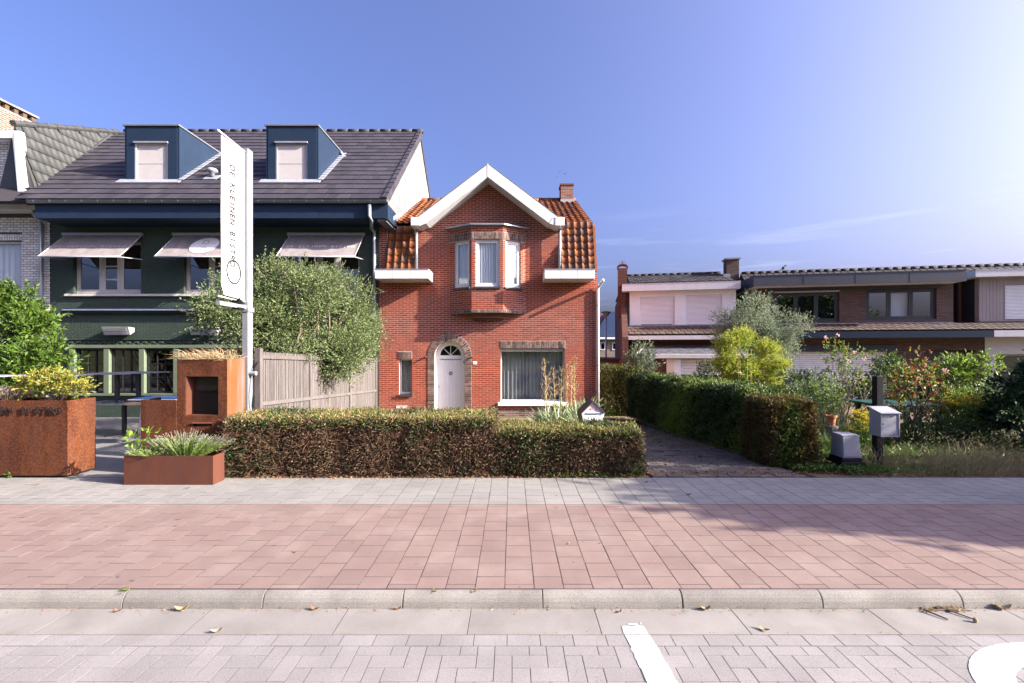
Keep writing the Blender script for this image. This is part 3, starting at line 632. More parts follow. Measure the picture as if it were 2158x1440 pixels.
while y < 11.5:
    xr = 4.2-(y-6.2)*0.14; k = 0; x = 2.0
    off = 0.11 if int(round((y-6.26)/0.115)) % 2 else 0.0
    x -= off
    while x < xr:
        s, e = max(x, 1.98), min(x+0.22, xr)
        if e-s > 0.04: dp.append((Matrix.Translation(((s+e)/2, y+0.0575, zg(y)+0.004+R.gauss(0, 0.004)))@Matrix.Rotation(R.gauss(0, 0.012), 4, 'X')@Matrix.Rotation(R.gauss(0, 0.012), 4, 'Y'), e-s-0.007, 0.108))
        x += 0.22
    y += 0.115
lay(dp, drive, 'paver', 'paving', 'paver_drive', 300, t=0.05)

# painted markings of the parking bay: paint lies on the pavers, the joints stay open
def clip_rect(poly, x0, x1, y0, y1):
    for ax, lim, sg in ((0, x0, 1), (0, x1, -1), (1, y0, 1), (1, y1, -1)):
        out = []
        for p, q in zip(poly, poly[1:]+poly[:1]):
            ip, iq = sg*(p[ax]-lim) >= 0, sg*(q[ax]-lim) >= 0
            if ip: out.append(p)
            if ip != iq:
                t = (lim-p[ax])/(q[ax]-p[ax]); out.append((p[0]+t*(q[0]-p[0]), p[1]+t*(q[1]-p[1])))
        poly = out
        if len(poly) < 3: return []
    return poly
rects = [(M.translation.x-w/2-0.0006, M.translation.x+w/2+0.0006, M.translation.y-d/2-0.0006, M.translation.y+d/2+0.0006) for M, w, d in hb]
def paint(name, polys, label, free=()):
    b = MB(); zp = -0.0968
    todo = [clip_rect(list(q), *r) for r in rects for q in polys if min(p[0] for p in q) < r[1] and max(p[0] for p in q) > r[0] and min(p[1] for p in q) < r[3] and max(p[1] for p in q) > r[2]]+list(free)
    for q in todo:
        if len(q) < 3: continue
        n = len(q); b.add([(x, y, zp) for x, y in q]+[(x, y, zp-0.002) for x, y in q], [tuple(range(n))]+[(i, (i+1) % n, n+(i+1) % n, n+i) for i in range(n)])
    o = b.build(name, 'road_paint', kind='stuff') if False else b.build(name, 'road_paint'); return tag(o, label, 'road marking')
q = []; y = 1.65; xs = lambda y: (0.742+0.030*(3.1-y)/0.6, 0.905+0.040*(3.1-y)/0.6)
while y < 2.935:
    y2 = min(y+0.035, 2.935); e0, e1 = R.uniform(-.006, .004), R.uniform(-.004, .006)
    a0, a1 = xs(y); b0, b1 = xs(y2)
    q.append([(a0+e0, y), (a1+e1, y), (b1+e1, y2), (b0+e0, y2)]); y = y2
fr = [[(0.748, 2.946), (0.80, 2.950), (0.86, 2.944), (0.908, 2.947), (0.906, 3.0), (0.903, 3.028), (0.86, 3.034), (0.83, 3.022), (0.79, 3.03), (0.752, 3.024)],
      [(0.80, 3.046), (0.84, 3.040), (0.87, 3.042), (0.865, 3.056), (0.81, 3.06)], [(0.885, 3.05), (0.90, 3.052), (0.895, 3.07)]]
paint('parking_line', q, 'worn white painted line across the grey parking bay pavers', fr)
q = []; cx_, cy_ = 3.32, 2.36
for i in range(60):
    t0, t1 = 2*math.pi*i/60, 2*math.pi*(i+1)/60
    def pt(t, a_, b_): return (cx_+a_*math.cos(t), cy_+b_*math.sin(t))
    q.append([pt(t0, 0.50, 0.33), pt(t0, 0.71, 0.50), pt(t1, 0.71, 0.50), pt(t1, 0.50, 0.33)])
paint('parking_symbol', q, 'white painted curved symbol in the right corner of the parking bay')
# ------------------------------------------------------------------ the red brick house
YR = 13.4; SR = F/YR
def xr(px): return (px-CX)/SR
def zr(py): return H-(py-HY)/SR
red = thing('brick_house', 'red brick house with white gable boards, bay window and arched white door', 'house', (-0.74, YR, -0.3))
XL, XRt = xr(797), xr(1258)
ZEAVE = 4.12; GL0, GL1 = xr(880), xr(1178); GX = xr(1028); GZ0, GZ1 = 5.78, 7.28
small = (xr(841), xr(868.5), zr(832), zr(757)); big = (xr(1055), xr(1190), zr(848), zr(734.5))
DX, DR, DZ = xr(947.5), 0.458, 1.60                 # door centre, half width, spring line
SRO = 0.672                                         # outer radius of the brown surround
def archhole(r, zt=DZ):
    def f(za, zb):
        if za < zt: return (DX-r, DX+r)
        h = (za+zb)/2-zt
        return (DX-math.sqrt(r*r-h*h), DX+math.sqrt(r*r-h*h)) if h < r else None
    return f
def left_edge(za, zb):
    z = (za+zb)/2
    if z < ZEAVE: return XL
    if z < GZ0: return GL0
    return GX-(GX-GL0)*(GZ1-zb)/(GZ1-GZ0)
def right_edge(za, zb):
    z = (za+zb)/2
    if z < ZEAVE: return XRt
    if z < GZ0: return GL1
    return GX+(GL1-GX)*(GZ1-zb)/(GZ1-GZ0)
back = spanner(left_edge, right_edge, [small, big, archhole(DR)])
zs = sorted({-0.5, small[2], small[3], big[2], big[3], DZ, ZEAVE, GZ0}|{DZ+DR*math.sin(math.pi/2*i/9) for i in range(10)}|{GZ0+(GZ1-GZ0)*i/24 for i in range(25)})
wall = wallslab('wall', 'mortar_red', red, zs, back, YR, YR+0.30)
LH = 0.225                                          # lintel height
lint_small = (xr(838.5), xr(868.5), small[3], small[3]+LH); lint_big = (xr(1054), xr(1191.5), big[3], big[3]+LH)
PL = -0.035
spans_red = spanner(left_edge, right_edge, [small, big, archhole(SRO), lint_small, lint_big, (xr(947.5)+0.0, xr(1106), 2.89, 5.47)])
brickwork(wall, (0, YR, 0), (1, 0, 0), (0, -1, 0), PL, GZ1-0.03, spans_red, 'brick_red', n_obj=300)
brickwork(wall, (0, YR, 0), (1, 0, 0), (0, -1, 0), PL-0.062*5, PL, spanner(XL, XRt, [archhole(SRO)]), 'brick_brown', name='plinth_brick', n_obj=120, stuff='plinth_brickwork')
# brick upstand along the party line, left of the tiles
up = MB().box(XL+0.02, xr(816), YR+0.001, YR+0.3, ZEAVE, zr(470)).build('party_upstand', 'mortar_red', red)
brickwork(up, (0, YR, 0), (1, 0, 0), (0, -1, 0), ZEAVE+0.01, zr(470), spanner(XL+0.025, xr(816)-0.004, []), 'brick_red', name='upstand_brick', n_obj=80)
# body of the house
MB().box(XRt-0.25, XRt-0.002, YR+0.302, 21.0, -0.5, 4.1).prism([(XRt-0.25, YR+0.3, 4.101), (XRt-0.25, 20.9, 4.101), (XRt-0.25, 17.3, 7.45), (XRt-0.25, 13.75, 5.6)], (0.2, 0, 0)).build('side_wall', 'side_brick_red', red)
MB().box(XL+0.002, XL+0.25, YR+0.302, 21.0, -0.5, 4.1).build('side_wall', 'side_brick_red', red)
MB().box(XL, XRt, 21.0, 21.2, -0.5, 4.1).build('rear_wall', 'far_brick_red', red)
MB().box(XL+0.3, XRt-0.3, YR+1.6, YR+1.65, -0.4, 5.2).build('room_partition', 'interior', red)
MB().box(XL+0.3, XRt-0.3, YR+0.27, YR+1.6, 2.4, 2.45).build('floor_slab', 'interior', red)

def soldier(parent, u0, u1, z0, z1, o, u, n, name='soldier_brick', m='brick_brown', pitch=0.0735, proud=0.016, depth=0.05):
    """upright bricks: whole ones alternating with two halves, as over the windows"""
    u = Vector(u).normalized(); n = Vector(n).normalized(); o = Vector(o); k = max(1, round((u1-u0)/pitch)); p = (u1-u0)/k; out = []
    for i in range(k):
        c = u0+(i+0.5)*p
        parts = [(z0, z1)] if i % 2 == 0 else [(z0, (z0+z1)/2), ((z0+z1)/2, z1)]
        if z1-z0 < 0.15: parts = [(z0, z1)]
        for a, b in parts:
            out.append((basis(o+u*c+Vector((0, 0, (a+b)/2))+n*(proud+R.uniform(-.002, .002)), u, n), p-0.014, b-a-0.012))
    lay(out, parent, name, name+'s', m, 300, t=depth, ch=0.003)
for q in (lint_small, lint_big):
    lb = MB().box(q[0], q[1], YR-0.008, YR+0.02, q[2]+0.002, q[3]-0.004).build('lintel', 'mortar_pale', red)
    soldier(lb, q[0]+0.004, q[1]-0.004, q[2], q[3], (0, YR, 0), (1, 0, 0), (0, -1, 0), proud=0.018)

# door surround: brown jambs, arch of radial bricks, raised keystone
sur = MB()
for s in (-1, 1):
    a_, b_ = sorted((DX+s*(DR+0.001), DX+s*(SRO-0.004))); sur.box(a_, b_, YR-0.010, YR+0.015, PL-0.3, DZ)
N = 30
for i in range(N):
    t0, t1 = math.pi*i/N, math.pi*(i+1)/N
    P = [(DX+r*math.cos(t), YR-0.010, DZ+r*math.sin(t)) for r, t in ((DR+0.001, t0), (SRO-0.004, t0), (SRO-0.004, t1), (DR+0.001, t1))]
    sur.prism(P, (0, 0.025, 0))
sur = sur.build('door_surround', 'mortar_pale', red)
out = []; z = PL-0.29; k = 0
while z < DZ-0.03:
    for s in (-1, 1):
        parts = [(DR+0.004, SRO-0.006)] if k % 2 else [(DR+0.004, (DR+SRO)/2-0.004), ((DR+SRO)/2+0.004, SRO-0.006)]
        for a_, b_ in parts:
            out.append((basis((DX+s*(a_+b_)/2, YR-0.019+R.uniform(-.002, .002), z+0.025), (1, 0, 0), (0, -1, 0)), b_-a_, 0.050))
    z += 0.0615; k += 1
nv = 27
for i in range(nv):
    t = math.pi*(i+0.5)/nv; d = Vector((math.cos(t), 0, math.sin(t))); u = Vector((math.sin(t), 0, -math.cos(t)))
    ext = 0.085 if abs(i-nv//2) <= 1 else 0.0
    parts = [(DR+0.004, SRO-0.006)] if i % 2 else [(DR+0.004, (DR+SRO)/2-0.005), ((DR+SRO)/2+0.005, SRO-0.006)]
    if ext: parts = [(DR+0.004, DR+0.09), (DR+0.1, SRO+ext)]
    for a_, b_ in parts:
        rm = (a_+b_)/2; c = Vector((DX, YR-0.019-(0.02 if ext else 0)+R.uniform(-.002, .002), DZ))+d*rm
        out.append((basis(c, u, (0, -1, 0)), math.pi*rm/nv-0.012, b_-a_))
lay(out, sur, 'surround_brick', 'surround_bricks', 'brick_brown', 300, t=0.05, ch=0.003)
for s in (-1, 1): MB().tube([(DX+s*(SRO+0.03), YR-0.10, DZ-0.02), (DX+s*(SRO+0.03), YR, DZ-0.02)], 0.028, 8).box(DX+s*(SRO-0.11)-0.1, DX+s*(SRO-0.11)+0.1, YR-0.028, YR-0.012, DZ-0.04, DZ-0.004).build('impost', 'brick_brown', sur)

# white door: frame, vertical boards, half-round fanlight
door = MB()
yd = YR+0.20
ring = [(DX+DR*math.cos(math.pi*i/28), DZ+DR*math.sin(math.pi*i/28)) for i in range(29)]
ring2 = [(DX+(DR-0.055)*math.cos(math.pi*i/28), DZ+(DR-0.055)*math.sin(math.pi*i/28)) for i in range(29)]
for i in range(28):
    door.prism([(ring[i][0], yd, ring[i][1]), (ring[i+1][0], yd, ring[i+1][1]), (ring2[i+1][0], yd, ring2[i+1][1]), (ring2[i][0], yd, ring2[i][1])], (0, 0.07, 0))
door.box(DX-DR, DX-DR+0.055, yd, yd+0.07, -0.3, DZ).box(DX+DR-0.055, DX+DR, yd, yd+0.07, -0.3, DZ)
door = door.build('door', 'white_paint', red)
W_ = DR-0.058; FZ = DZ+0.02                           # leaf half width, fanlight sill
leaf = MB(); RF = 0.325
nseg = 24
for i in range(nseg):                                 # round head of the leaf with the fanlight cut out
    t0, t1 = math.pi*i/nseg, math.pi*(i+1)/nseg
    o_ = lambda t: (DX+W_*math.cos(t), yd+0.03, DZ+W_*math.sin(t)); q_ = lambda t: (DX+RF*math.cos(t), yd+0.03, max(FZ, DZ+RF*math.sin(t)))
    leaf.prism([o_(t0), o_(t1), q_(t1), q_(t0)], (0, 0.045, 0))
leaf.box(DX-W_, DX+W_, yd+0.03, yd+0.075, DZ-0.09, FZ)
leaf.box(DX-W_, DX-W_+0.07, yd+0.03, yd+0.075, -0.28, DZ-0.09).box(DX+W_-0.07, DX+W_, yd+0.03, yd+0.075, -0.28, DZ-0.09).box(DX-W_+0.07, DX+W_-0.07, yd+0.03, yd+0.075, -0.28, -0.06)
leaf = leaf.build('door_leaf', 'white_paint', door)
for i in range(9):
    a_ = DX-W_+0.07+(2*W_-0.14)*i/9; MB().box(a_+0.002, a_+(2*W_-0.14)/9-0.002, yd+0.036, yd+0.07, -0.06, DZ-0.12).build('door_board', 'white_paint', door, bevel=0.003)
MB().box(DX-W_+0.05, DX+W_-0.05, yd+0.024, yd+0.034, DZ-0.125, DZ-0.105).build('door_moulding', 'stone_sill', door)
for t in (math.pi*0.25, math.pi/2, math.pi*0.75):
    d = Vector((math.cos(t), 0, math.sin(t))); n_ = Vector((-d.z, 0, d.x)); p = Vector((DX, yd+0.034, FZ))
    MB().obox(p-n_*0.008, d*(RF-0.005), n_*0.016, (0, 0.03, 0)).build('glazing_bar', 'white_paint', door)
MB().prism([(DX+(RF+0.004)*math.cos(math.pi*i/20), yd+0.05, FZ-0.002+(RF+0.004-0.02)*math.sin(math.pi*i/20)) for i in range(21)], (0, 0.006, 0)).build('fanlight', 'glass_dim', door)
MB().box(DX-DR, DX+DR, yd+0.4, yd+0.42, -0.3, 2.1).build('hall_wall', 'interior', red)
kn = MB(); kc = Vector((DX+0.005, yd+0.022, zr(788)))
kn.tube([kc+Vector((0.045*math.cos(2*math.pi*i/20), 0, 0.045*math.sin(2*math.pi*i/20))) for i in range(21)], 0.012, 8).build('knocker', 'black_metal', door, smooth=True)
hb_ = MB(Matrix.Translation((xr(976.5), yd+0.0, zr(764)))@Matrix.Rotation(math.pi/2, 4, 'X')); hb_.lathe((0, 0, -0.03), [(0.012, 0), (0.012, 0.03), (0.036, 0.045), (0.036, 0.07), (0.01, 0.085)], 14); hb_.build('door_knob', 'zinc', door, smooth=True)
MB().box(xr(921.5), xr(923.5), yd+0.015, yd+0.031, zr(818), zr(815)).build('door_lock', 'zinc', door)
num = MB().box(xr(997), xr(1005), YR-0.022, YR-0.010, zr(768), zr(762)).build('number_plate', 'white_paint', red)
lettering('188', (xr(998.6), YR-0.0225, zr(766.6)), (1, 0, 0), (0, -1, 0), 0.062, 0.034, 'print_grey', num, name='digit')
MB().frame(xr(835), xr(858), zr(861), zr(854.5), YR-0.012, YR+0.01, 0.014).box(xr(836), xr(857), YR-0.009, YR, zr(860.5), zr(855)).build('air_vent', 'stone_sill', red)

def window(parent, x0, x1, z0, z1, y, fr, m='white_pvc', glass='glass', curtain=None, sash=0.045, bot=None, depth=0.06, name='window', folds=0.09, cy=0.12, amp=0.018):
    w = MB().frame(x0, x1, z0, z1, y, y+depth, fr, tb=bot or fr).build(name, m, parent, bevel=0.004)
    b = bot or fr
    if sash: MB().frame(x0+fr+0.003, x1-fr-0.003, z0+b+0.003, z1-fr-0.003, y+0.012, y+depth-0.008, sash).build('sash', m, w, bevel=0.004)
    i_ = fr+(sash or 0)*0.8
    MB().box(x0+i_, x1-i_, y+0.032, y+0.040, z0+b+(sash or 0)*0.8, z1-i_).build('pane', glass, w)
    if curtain: drape(x0+0.02, x1-0.02, z0+0.02, z1-0.02, y+cy, curtain, w, folds, amp)
    return w
def drape(x0, x1, z0, z1, y, m, parent, folds=0.09, amp=0.018):
    n = max(12, int((x1-x0)/folds*8)); V = []; Fc = []
    ph = R.uniform(0, 6)
    for i in range(n+1):
        x_ = x0+(x1-x0)*i/n; yy = y+amp*math.sin(2*math.pi*(x_-x0)/folds+0.8*math.sin(7*x_+ph))*(0.7+0.3*math.sin(11*x_+ph))
        V += [(x_, yy, z0), (x_, yy+0.004, z1)]
    Fc = [(2*i, 2*i+2, 2*i+3, 2*i+1) for i in range(n)]
    return raw('curtain', V, Fc, m, parent, smooth=True)
window(red, small[0], small[1], small[2], small[3], YR+0.14, 0.04, curtain='curtain_grey', sash=0, bot=0.07, name='small_window', folds=0.06)
MB().box(small[0]-0.03, small[1]+0.02, YR-0.06, YR+0.14, small[2]-0.055, small[2]).build('window_sill', 'dark_stone', red, bevel=0.004)
wb = window(red, big[0], big[1], big[2], big[3], YR+0.16, 0.035, curtain='curtain_grey', sash=0, bot=0.06, name='picture_window', folds=0.115, cy=0.2, amp=0.03)
MB().box(big[0]+0.002, big[1]-0.002, YR+0.09, YR+0.159, big[3]-0.10, big[3]-0.002).build('blind_box', 'stone_sill', wb)
sl = MB(); sl.prism([(xr(1049.5), YR-0.09, big[2]-0.10), (xr(1049.5), YR-0.09, big[2]-0.015), (xr(1049.5), YR+0.16, big[2]+0.03), (xr(1049.5), YR+0.16, big[2]-0.10)], (xr(1197)-xr(1049.5), 0, 0)); sl.build('window_sill', 'white_render', red, bevel=0.006)

# bay window on the upper floor: three facets of brick over a corbelled foot
YB = 12.98
bx = [xr(947.5), X(993.75, YB), X(1060.5, YB), xr(1106.5)]
by = [YR, YB, YB, YR]
zt, zb_ = Z(476, YB), Z(653, YB); zl0, zl1 = Z(504.5, YB), Z(489, YB); zw0, zw1 = Z(604.5, YB), Z(505, YB); zsb = Z(659.5, YB)
bayo = MB()
bayo.prism([(bx[0]+0.02, YR+0.001, zb_), (bx[1]+0.005, YB+0.13, zb_), (bx[2]-0.005, YB+0.13, zb_), (bx[3]-0.02, YR+0.001, zb_)], (0, 0, 0.02))
bay = bayo.build('bay', 'interior', red)
facets = [((bx[0], by[0]), (bx[1], by[1]), (0.22, 0.90)), ((bx[1], by[1]), (bx[2], by[2]), (0.128, 0.885)), ((bx[2], by[2]), (bx[3], by[3]), (0.10, 0.80))]
for p, q_, (f0, f1) in facets:
    p, q_ = Vector((p[0], p[1], 0)), Vector((q_[0], q_[1], 0)); u = (q_-p); ln_ = u.length; u.normalize(); n_ = Vector((u.y, -u.x, 0)); 
    M = basis(p, u, n_)                               # local x along facet, z outwards, y = n x u = up?
    upv = n_.cross(u); sgn = 1 if upv.z > 0 else -1
    def fb(b, a0, a1, z0, z1, d0, d1): return b.obox(p+u*a0-n_*d1+Vector((0, 0, z0)), u*(a1-a0), n_*(d1-d0), (0, 0, z1-z0))
    w0, w1 = ln_*f0, ln_*f1
    b = MB()
    for a0, a1, z0, z1 in ((0, ln_, zb_, zw0), (0, w0, zw0, zw1), (w1, ln_, zw0, zw1), (0, ln_, zw1, zt)): fb(b, a0+0.001, a1-0.001, z0, z1, 0.0, 0.11)
    fw = b.build('bay_wall', 'mortar_red', bay)
    brickwork(fw, p, u, n_, zb_+0.004, zt-0.01, spanner(0.004, ln_-0.004, [(w0, w1, zw0, zw1), (0, ln_, zl0-0.002, zl1)]), 'brick_red', name='bay_brick', n_obj=60)
    lb = fb(MB(), 0.0, ln_, zl0, zl1-0.004, -0.012, 0.02).build('bay_lintel', 'mortar_pale', bay)
    soldier(lb, 0.004, ln_-0.004, zl0, zl1-0.004, p, u, n_, proud=0.022, pitch=0.07)
    sb = fb(MB(), 0.0, ln_, zsb, zb_, -0.016, 0.05).build('bay_sill_course', 'mortar_pale', bay)
    soldier(sb, 0.004, ln_-0.004, zsb, zb_, p, u, n_, proud=0.030, pitch=0.062, depth=0.06)
    # window in local coordinates
    Mw = Matrix(((u.x, -n_.x, 0, p.x), (u.y, -n_.y, 0, p.y), (0, 0, 1, 0), (0, 0, 0, 1)))
    fr_ = MB(Mw).frame(w0, w1, zw0, zw1, 0.045, 0.105, 0.05, tb=0.075).build('bay_window', 'white_pvc', bay, bevel=0.004)
    MB(Mw).frame(w0+0.053, w1-0.053, zw0+0.078, zw1-0.053, 0.055, 0.098, 0.042).build('sash', 'white_pvc', fr_, bevel=0.004)
    MB(Mw).box(w0+0.088, w1-0.088, 0.075, 0.082, zw0+0.113, zw1-0.088).build('pane', 'glass', fr_)
    n2 = 60; V = []
    for i in range(n2+1):
        xx = w0+0.06+(w1-w0-0.12)*i/n2; V += [Mw@Vector((xx, 0.135+0.012*math.sin(2*math.pi*xx/0.075), zz)) for zz in (zw0+0.09, zw1-0.06)]
    raw('curtain', [tuple(v) for v in V], [(2*i, 2*i+2, 2*i+3, 2*i+1) for i in range(n2)], 'curtain', fr_, smooth=True)
    fb(MB(), w0-0.035, w1+0.035, zw0-0.055, zw0, -0.05, 0.05).build('bay_sill', 'dark_stone', bay, bevel=0.004)
# dark room behind, flat roof and zinc edge
def bayring(s, z): return [(bx[0]-0.0*s, YR-0.0, z), (bx[1]-0.55*s, YB-s, z), (bx[2]+0.55*s, YB-s, z), (bx[3]+0.0*s, YR, z)]
MB().prism([(bx[0], YR+0.002, zt), (bx[1], YB, zt), (bx[2], YB, zt), (bx[3], YR+0.002, zt)], (0, 0, 0.02)).build('bay_roof', 'lead', bay)
for (x0, y0), (x1, y1) in zip(list(zip(bx, by))[:-1], list(zip(bx, by))[1:]):
    d = Vector((x1-x0, y1-y0, 0)); ln_ = d.length; d.normalize(); n_ = Vector((d.y, -d.x, 0))
    ex = 0.07
    MB().obox(Vector((x0, y0, zt+0.0))-d*(ex if x0 == bx[0] else 0.03), d*(ln_+(ex if x0 == bx[0] else 0.03)+(ex if x1 == bx[3] else 0.03)), n_*0.11, (0, 0, 0.045)).build('bay_gutter', 'zinc', bay, bevel=0.008)
zc = zsb
for k, (s, h_) in enumerate(((0.80, 0.07), (0.60, 0.07), (0.40, 0.07))):
    mid = (bx[1]+bx[2])/2
    pts = [(mid+(bx[0]-mid)*s, YR-0.003, zc), (mid+(bx[1]-mid)*s, YR-(YR-YB)*s*0.86, zc), (mid+(bx[2]-mid)*s, YR-(YR-YB)*s*0.86, zc), (mid+(bx[3]-mid)*s, YR-0.003, zc)]
    MB().prism([(x_, y_, z_-h_+0.004) for x_, y_, z_ in pts], (0, 0, h_-0.008)).build('corbel', 'brick_chimney', bay, bevel=0.004)
    zc -= h_
MB().box(bx[1], bx[2], YR+0.02, YR+0.06, zb_, zt).build('bay_room', 'interior', bay)

# white boards: gable boards, boxed ends, gutter boxes
YF = 12.82
ap_o, ap_i = W(1028, 344.5, YF), W(1028, 373, YF)
for s, (ox, oy), (ix, iy) in ((-1, (879, 457.5), (899, 470)), (1, (1177, 457.5), (1157, 470))):
    o_, i_ = W(ox, oy, YF), W(ix, iy, YF)
    MB().prism([ap_o, ap_i, i_, o_], (0, 0.06, 0)).build('gable_board', 'white_pvc', red)
    a, b_ = Vector(ap_i), Vector(i_); n_ = (b_-a).normalized(); dn = Vector((-n_.z, 0, n_.x)); dn = dn if dn.z < 0 else -dn
    MB().prism([a+Vector((0, 0.055, 0)), a+Vector((0, YR-YF, 0)), b_+Vector((0, YR-YF, 0)), b_+Vector((0, 0.055, 0))], (0, 0, 0.02)).build('gable_soffit', 'white_pvc', red)
    up_ = Vector((0, 0, 1))
    a, b_ = Vector(ap_o), Vector(o_)
    MB().prism([a+up_*0.012, a-up_*0.022, b_-up_*0.022, b_+up_*0.012], (0, 0.10, 0)).build('drip_edge', 'steel_grey', red)
    e0, e1 = (W(866, 458, YF), W(886, 476, YF)) if s < 0 else (W(1170, 458, YF), W(1189.5, 476, YF))
    p = [(e0.x, YF-0.02, e1.z), (e0.x, YF-0.02, e0.z), (e1.x, YF-0.02, e0.z), (e1.x, YF-0.02, e1.z)]
    bxx = MB(); bxx.box(e0.x, e1.x, YF-0.025, YR+0.30, e1.z, e0.z-0.003)
    ee = e1.x if s < 0 else e0.x; w_ = 0.18*(1 if s < 0 else -1)
    bxx.prism([(ee, YF-0.01, e1.z), (ee+w_, YF-0.01, e1.z+0.07), (ee+w_*0.35, YF-0.01, e0.z-0.004), (ee, YF-0.01, e0.z-0.004)], (0, 0.50, 0))
    bxx.build('eaves_box', 'white_pvc', red, bevel=0.006)
MB().box(ap_o.x-0.014, ap_o.x+0.014, YF-0.006, YF-0.001, ap_i.z, ap_o.z-0.01).build('board_joint', 'white_pvc', red)
YG = 12.62
for x0, x1 in ((X(790, YG), X(903, YG)), (X(1147.5, YG), X(1253.5, YG))):
    g_ = MB().box(x0, x1, YG, YR-0.012, Z(587.5, YG), Z(568.5, YG)).build('gutter_box', 'white_pvc', red, bevel=0.006)
    MB().box(x0-0.012, x1+0.012, YG-0.012, YR-0.012, Z(568.5, YG)+0.001, Z(568.5, YG)+0.022).build('gutter_lip', 'steel_grey', g_)
    for k in (1, 2): MB().box(x0+(x1-x0)*k/3-0.003, x0+(x1-x0)*k/3+0.003, YG-0.0035, YG-0.0005, Z(587, YG), Z(569, YG)).build('board_joint', 'stone_sill', g_)
for px in (875.5, 1180.5):
    MB().tube([(X(px, 13.1), 13.22, Z(476, 13.1)), (X(px, 13.1), 13.22, Z(568, 13.0))], 0.045, 12).build('downpipe', 'zinc', red, smooth=True)
dpx = XRt+0.02
MB().tube([(XRt+0.08, YG+0.25, Z(588, YG)), (XRt+0.075, YG+0.3, zr(597)), (dpx+0.02, YR-0.07, zr(605)), (dpx, YR-0.06, zr(612)), (dpx, YR-0.06, -0.3)], 0.045, 12).build('downpipe', 'white_pvc', red, smooth=True)
for py in (646, 770, 826): MB().tube([(dpx, YR-0.06, zr(py)), (dpx, YR-0.06, zr(py)+0.03)], 0.052, 12).build('pipe_clip', 'steel_grey', red)

# roof: mansard of orange pantiles, cross gable, chimney
A0, A1, A2 = (13.22, 4.16), (13.62, 5.66), (17.3, 7.62)
XT0, XT1 = xr(816), XRt-0.01
roof = MB()
roof.prism([(XT0, A1[0]+0.05, A1[1]-0.03), (XT0, A2[0], A2[1]-0.05), (XT0, 21.1, 4.1), (XT0, 20.9, 4.1), (XT0, A2[0], A2[1]-0.25), (XT0, A1[0]+0.25, A1[1]-0.15)], (XT1-XT0, 0, 0))
roof = roof.build('roof', 'tile_orange', red)
for m0, m1 in ((XT0, GL0-0.002), (GL1+0.002, XT1)):
    MB().prism([(m0, A0[0]+0.06, A0[1]), (m0, A1[0]+0.049, A1[1]-0.03), (m0, A1[0]+0.25, A1[1]-0.15), (m0, A0[0]+0.26, A0[1])], (m1-m0, 0, 0)).build('mansard_slope', 'tile_orange', roof)
def pantile(w, l, m, ro=0.036):
    us = [0, 0.05, 0.12, 0.19, 0.26, 0.33, 0.45, 0.65, 0.85, 1.04]
    hs = [0.0, ro*0.62, ro*0.95, ro, ro*0.8, ro*0.35, -0.002, -0.008, -0.004, 0.004]
    V = []
    for y_, lift in ((0, 0.026), (l, 0.0)):
        V += [(u*w, y_, h_+lift) for u, h_ in zip(us, hs)]
    V += [(u*w, 0.0, h_+0.004) for u, h_ in zip(us, hs)]
    k = len(us); Fc = [(i, i+1, k+i+1, k+i) for i in range(k-1)]+[(2*k+i, 2*k+i+1, i+1, i) for i in range(k-1)]
    me = bpy.data.meshes.new('roof_tile'); me.from_pydata(V, [], Fc); me.materials.append(MATS[m]); me.update()
    me.polygons.foreach_set('use_smooth', [True]*(k-1)+[False]*(k-1)); return me
def tiles(parent, x0, x1, p0, p1, me, w, l, name='roof_tile', top=0.0, keep=None):
    sl_ = Vector((0, p1[0]-p0[0], p1[1]-p0[1])); Ls = sl_.length; sl_.normalize(); n_ = Vector((0, -sl_.z, sl_.y)); k = 0
    nr = int((Ls-top)/l+0.5); nc = max(1, round((x1-x0)/w))
    for i in range(nr):
        for j_ in range(nc):
            o_ = Vector((x0+j_*w, p0[0], p0[1]))+sl_*(i*l)+n_*(0.03+R.uniform(0, 0.006))
            if keep and not keep(o_): continue
            M = Matrix(((1, 0, 0, o_.x), (0, sl_.y, n_.y, o_.y), (0, sl_.z, n_.z, o_.z), (0, 0, 0, 1)))@Matrix.Rotation(R.gauss(0, 0.006), 4, 'Z')
            piece(name, me, M, parent); k += 1
    return k
pt = pantile(0.203, 0.235, 'tile_orange'); pt2 = pantile(0.203, 0.29, 'tile_orange')
tiles(roof, xr(817), xr(876), A0, A1, pantile(0.212, 0.25, 'tile_orange'), 0.212, 0.243)
tiles(roof, GL1+0.03, XT1, A0, A1, pt, 0.203, 0.232)
tiles(roof, xr(817)-0.02, -2.2, A1, A2, pt2, 0.203, 0.29)
tiles(roof, 0.86, XT1, A1, A2, pt2, 0.203, 0.29)
for i in range(13): MB().tube([(XT0+0.02+i*0.482, A2[0]-0.02, A2[1]+0.015), (XT0+0.02+i*0.482+0.475, A2[0]-0.02, A2[1]+0.022)], 0.10, 10).build('ridge_tile', 'tile_orange', roof, smooth=True)
for s in (-1, 1):                                     # cross gable behind the boards
    e = W(879 if s < 0 else 1177, 455, YF); e = Vector(e); a = Vector(ap_o)
    b = MB(); b.prism([a+Vector((0, 0.06, -0.02)), e+Vector((0, 0.06, -0.02)), e+Vector((0, 0.06, -0.10)), a+Vector((0, 0.06, -0.12))], (0, 3.6, 0)); b.build('cross_roof', 'tile_orange', roof)
ch = MB().box(X(1181.5, 17.1), X(1207, 17.1), 17.0, 17.5, 7.3, Z(391, 17.0)).build('chimney', 'mortar_red', roof)
cx0, cx1 = X(1181.5, 17.1), X(1207, 17.1)
brickwork(ch, (0, 17.0, 0), (1, 0, 0), (0, -1, 0), 7.45, Z(391, 17.0), spanner(cx0, cx1, []), 'brick_chimney', name='chimney_brick', n_obj=60)
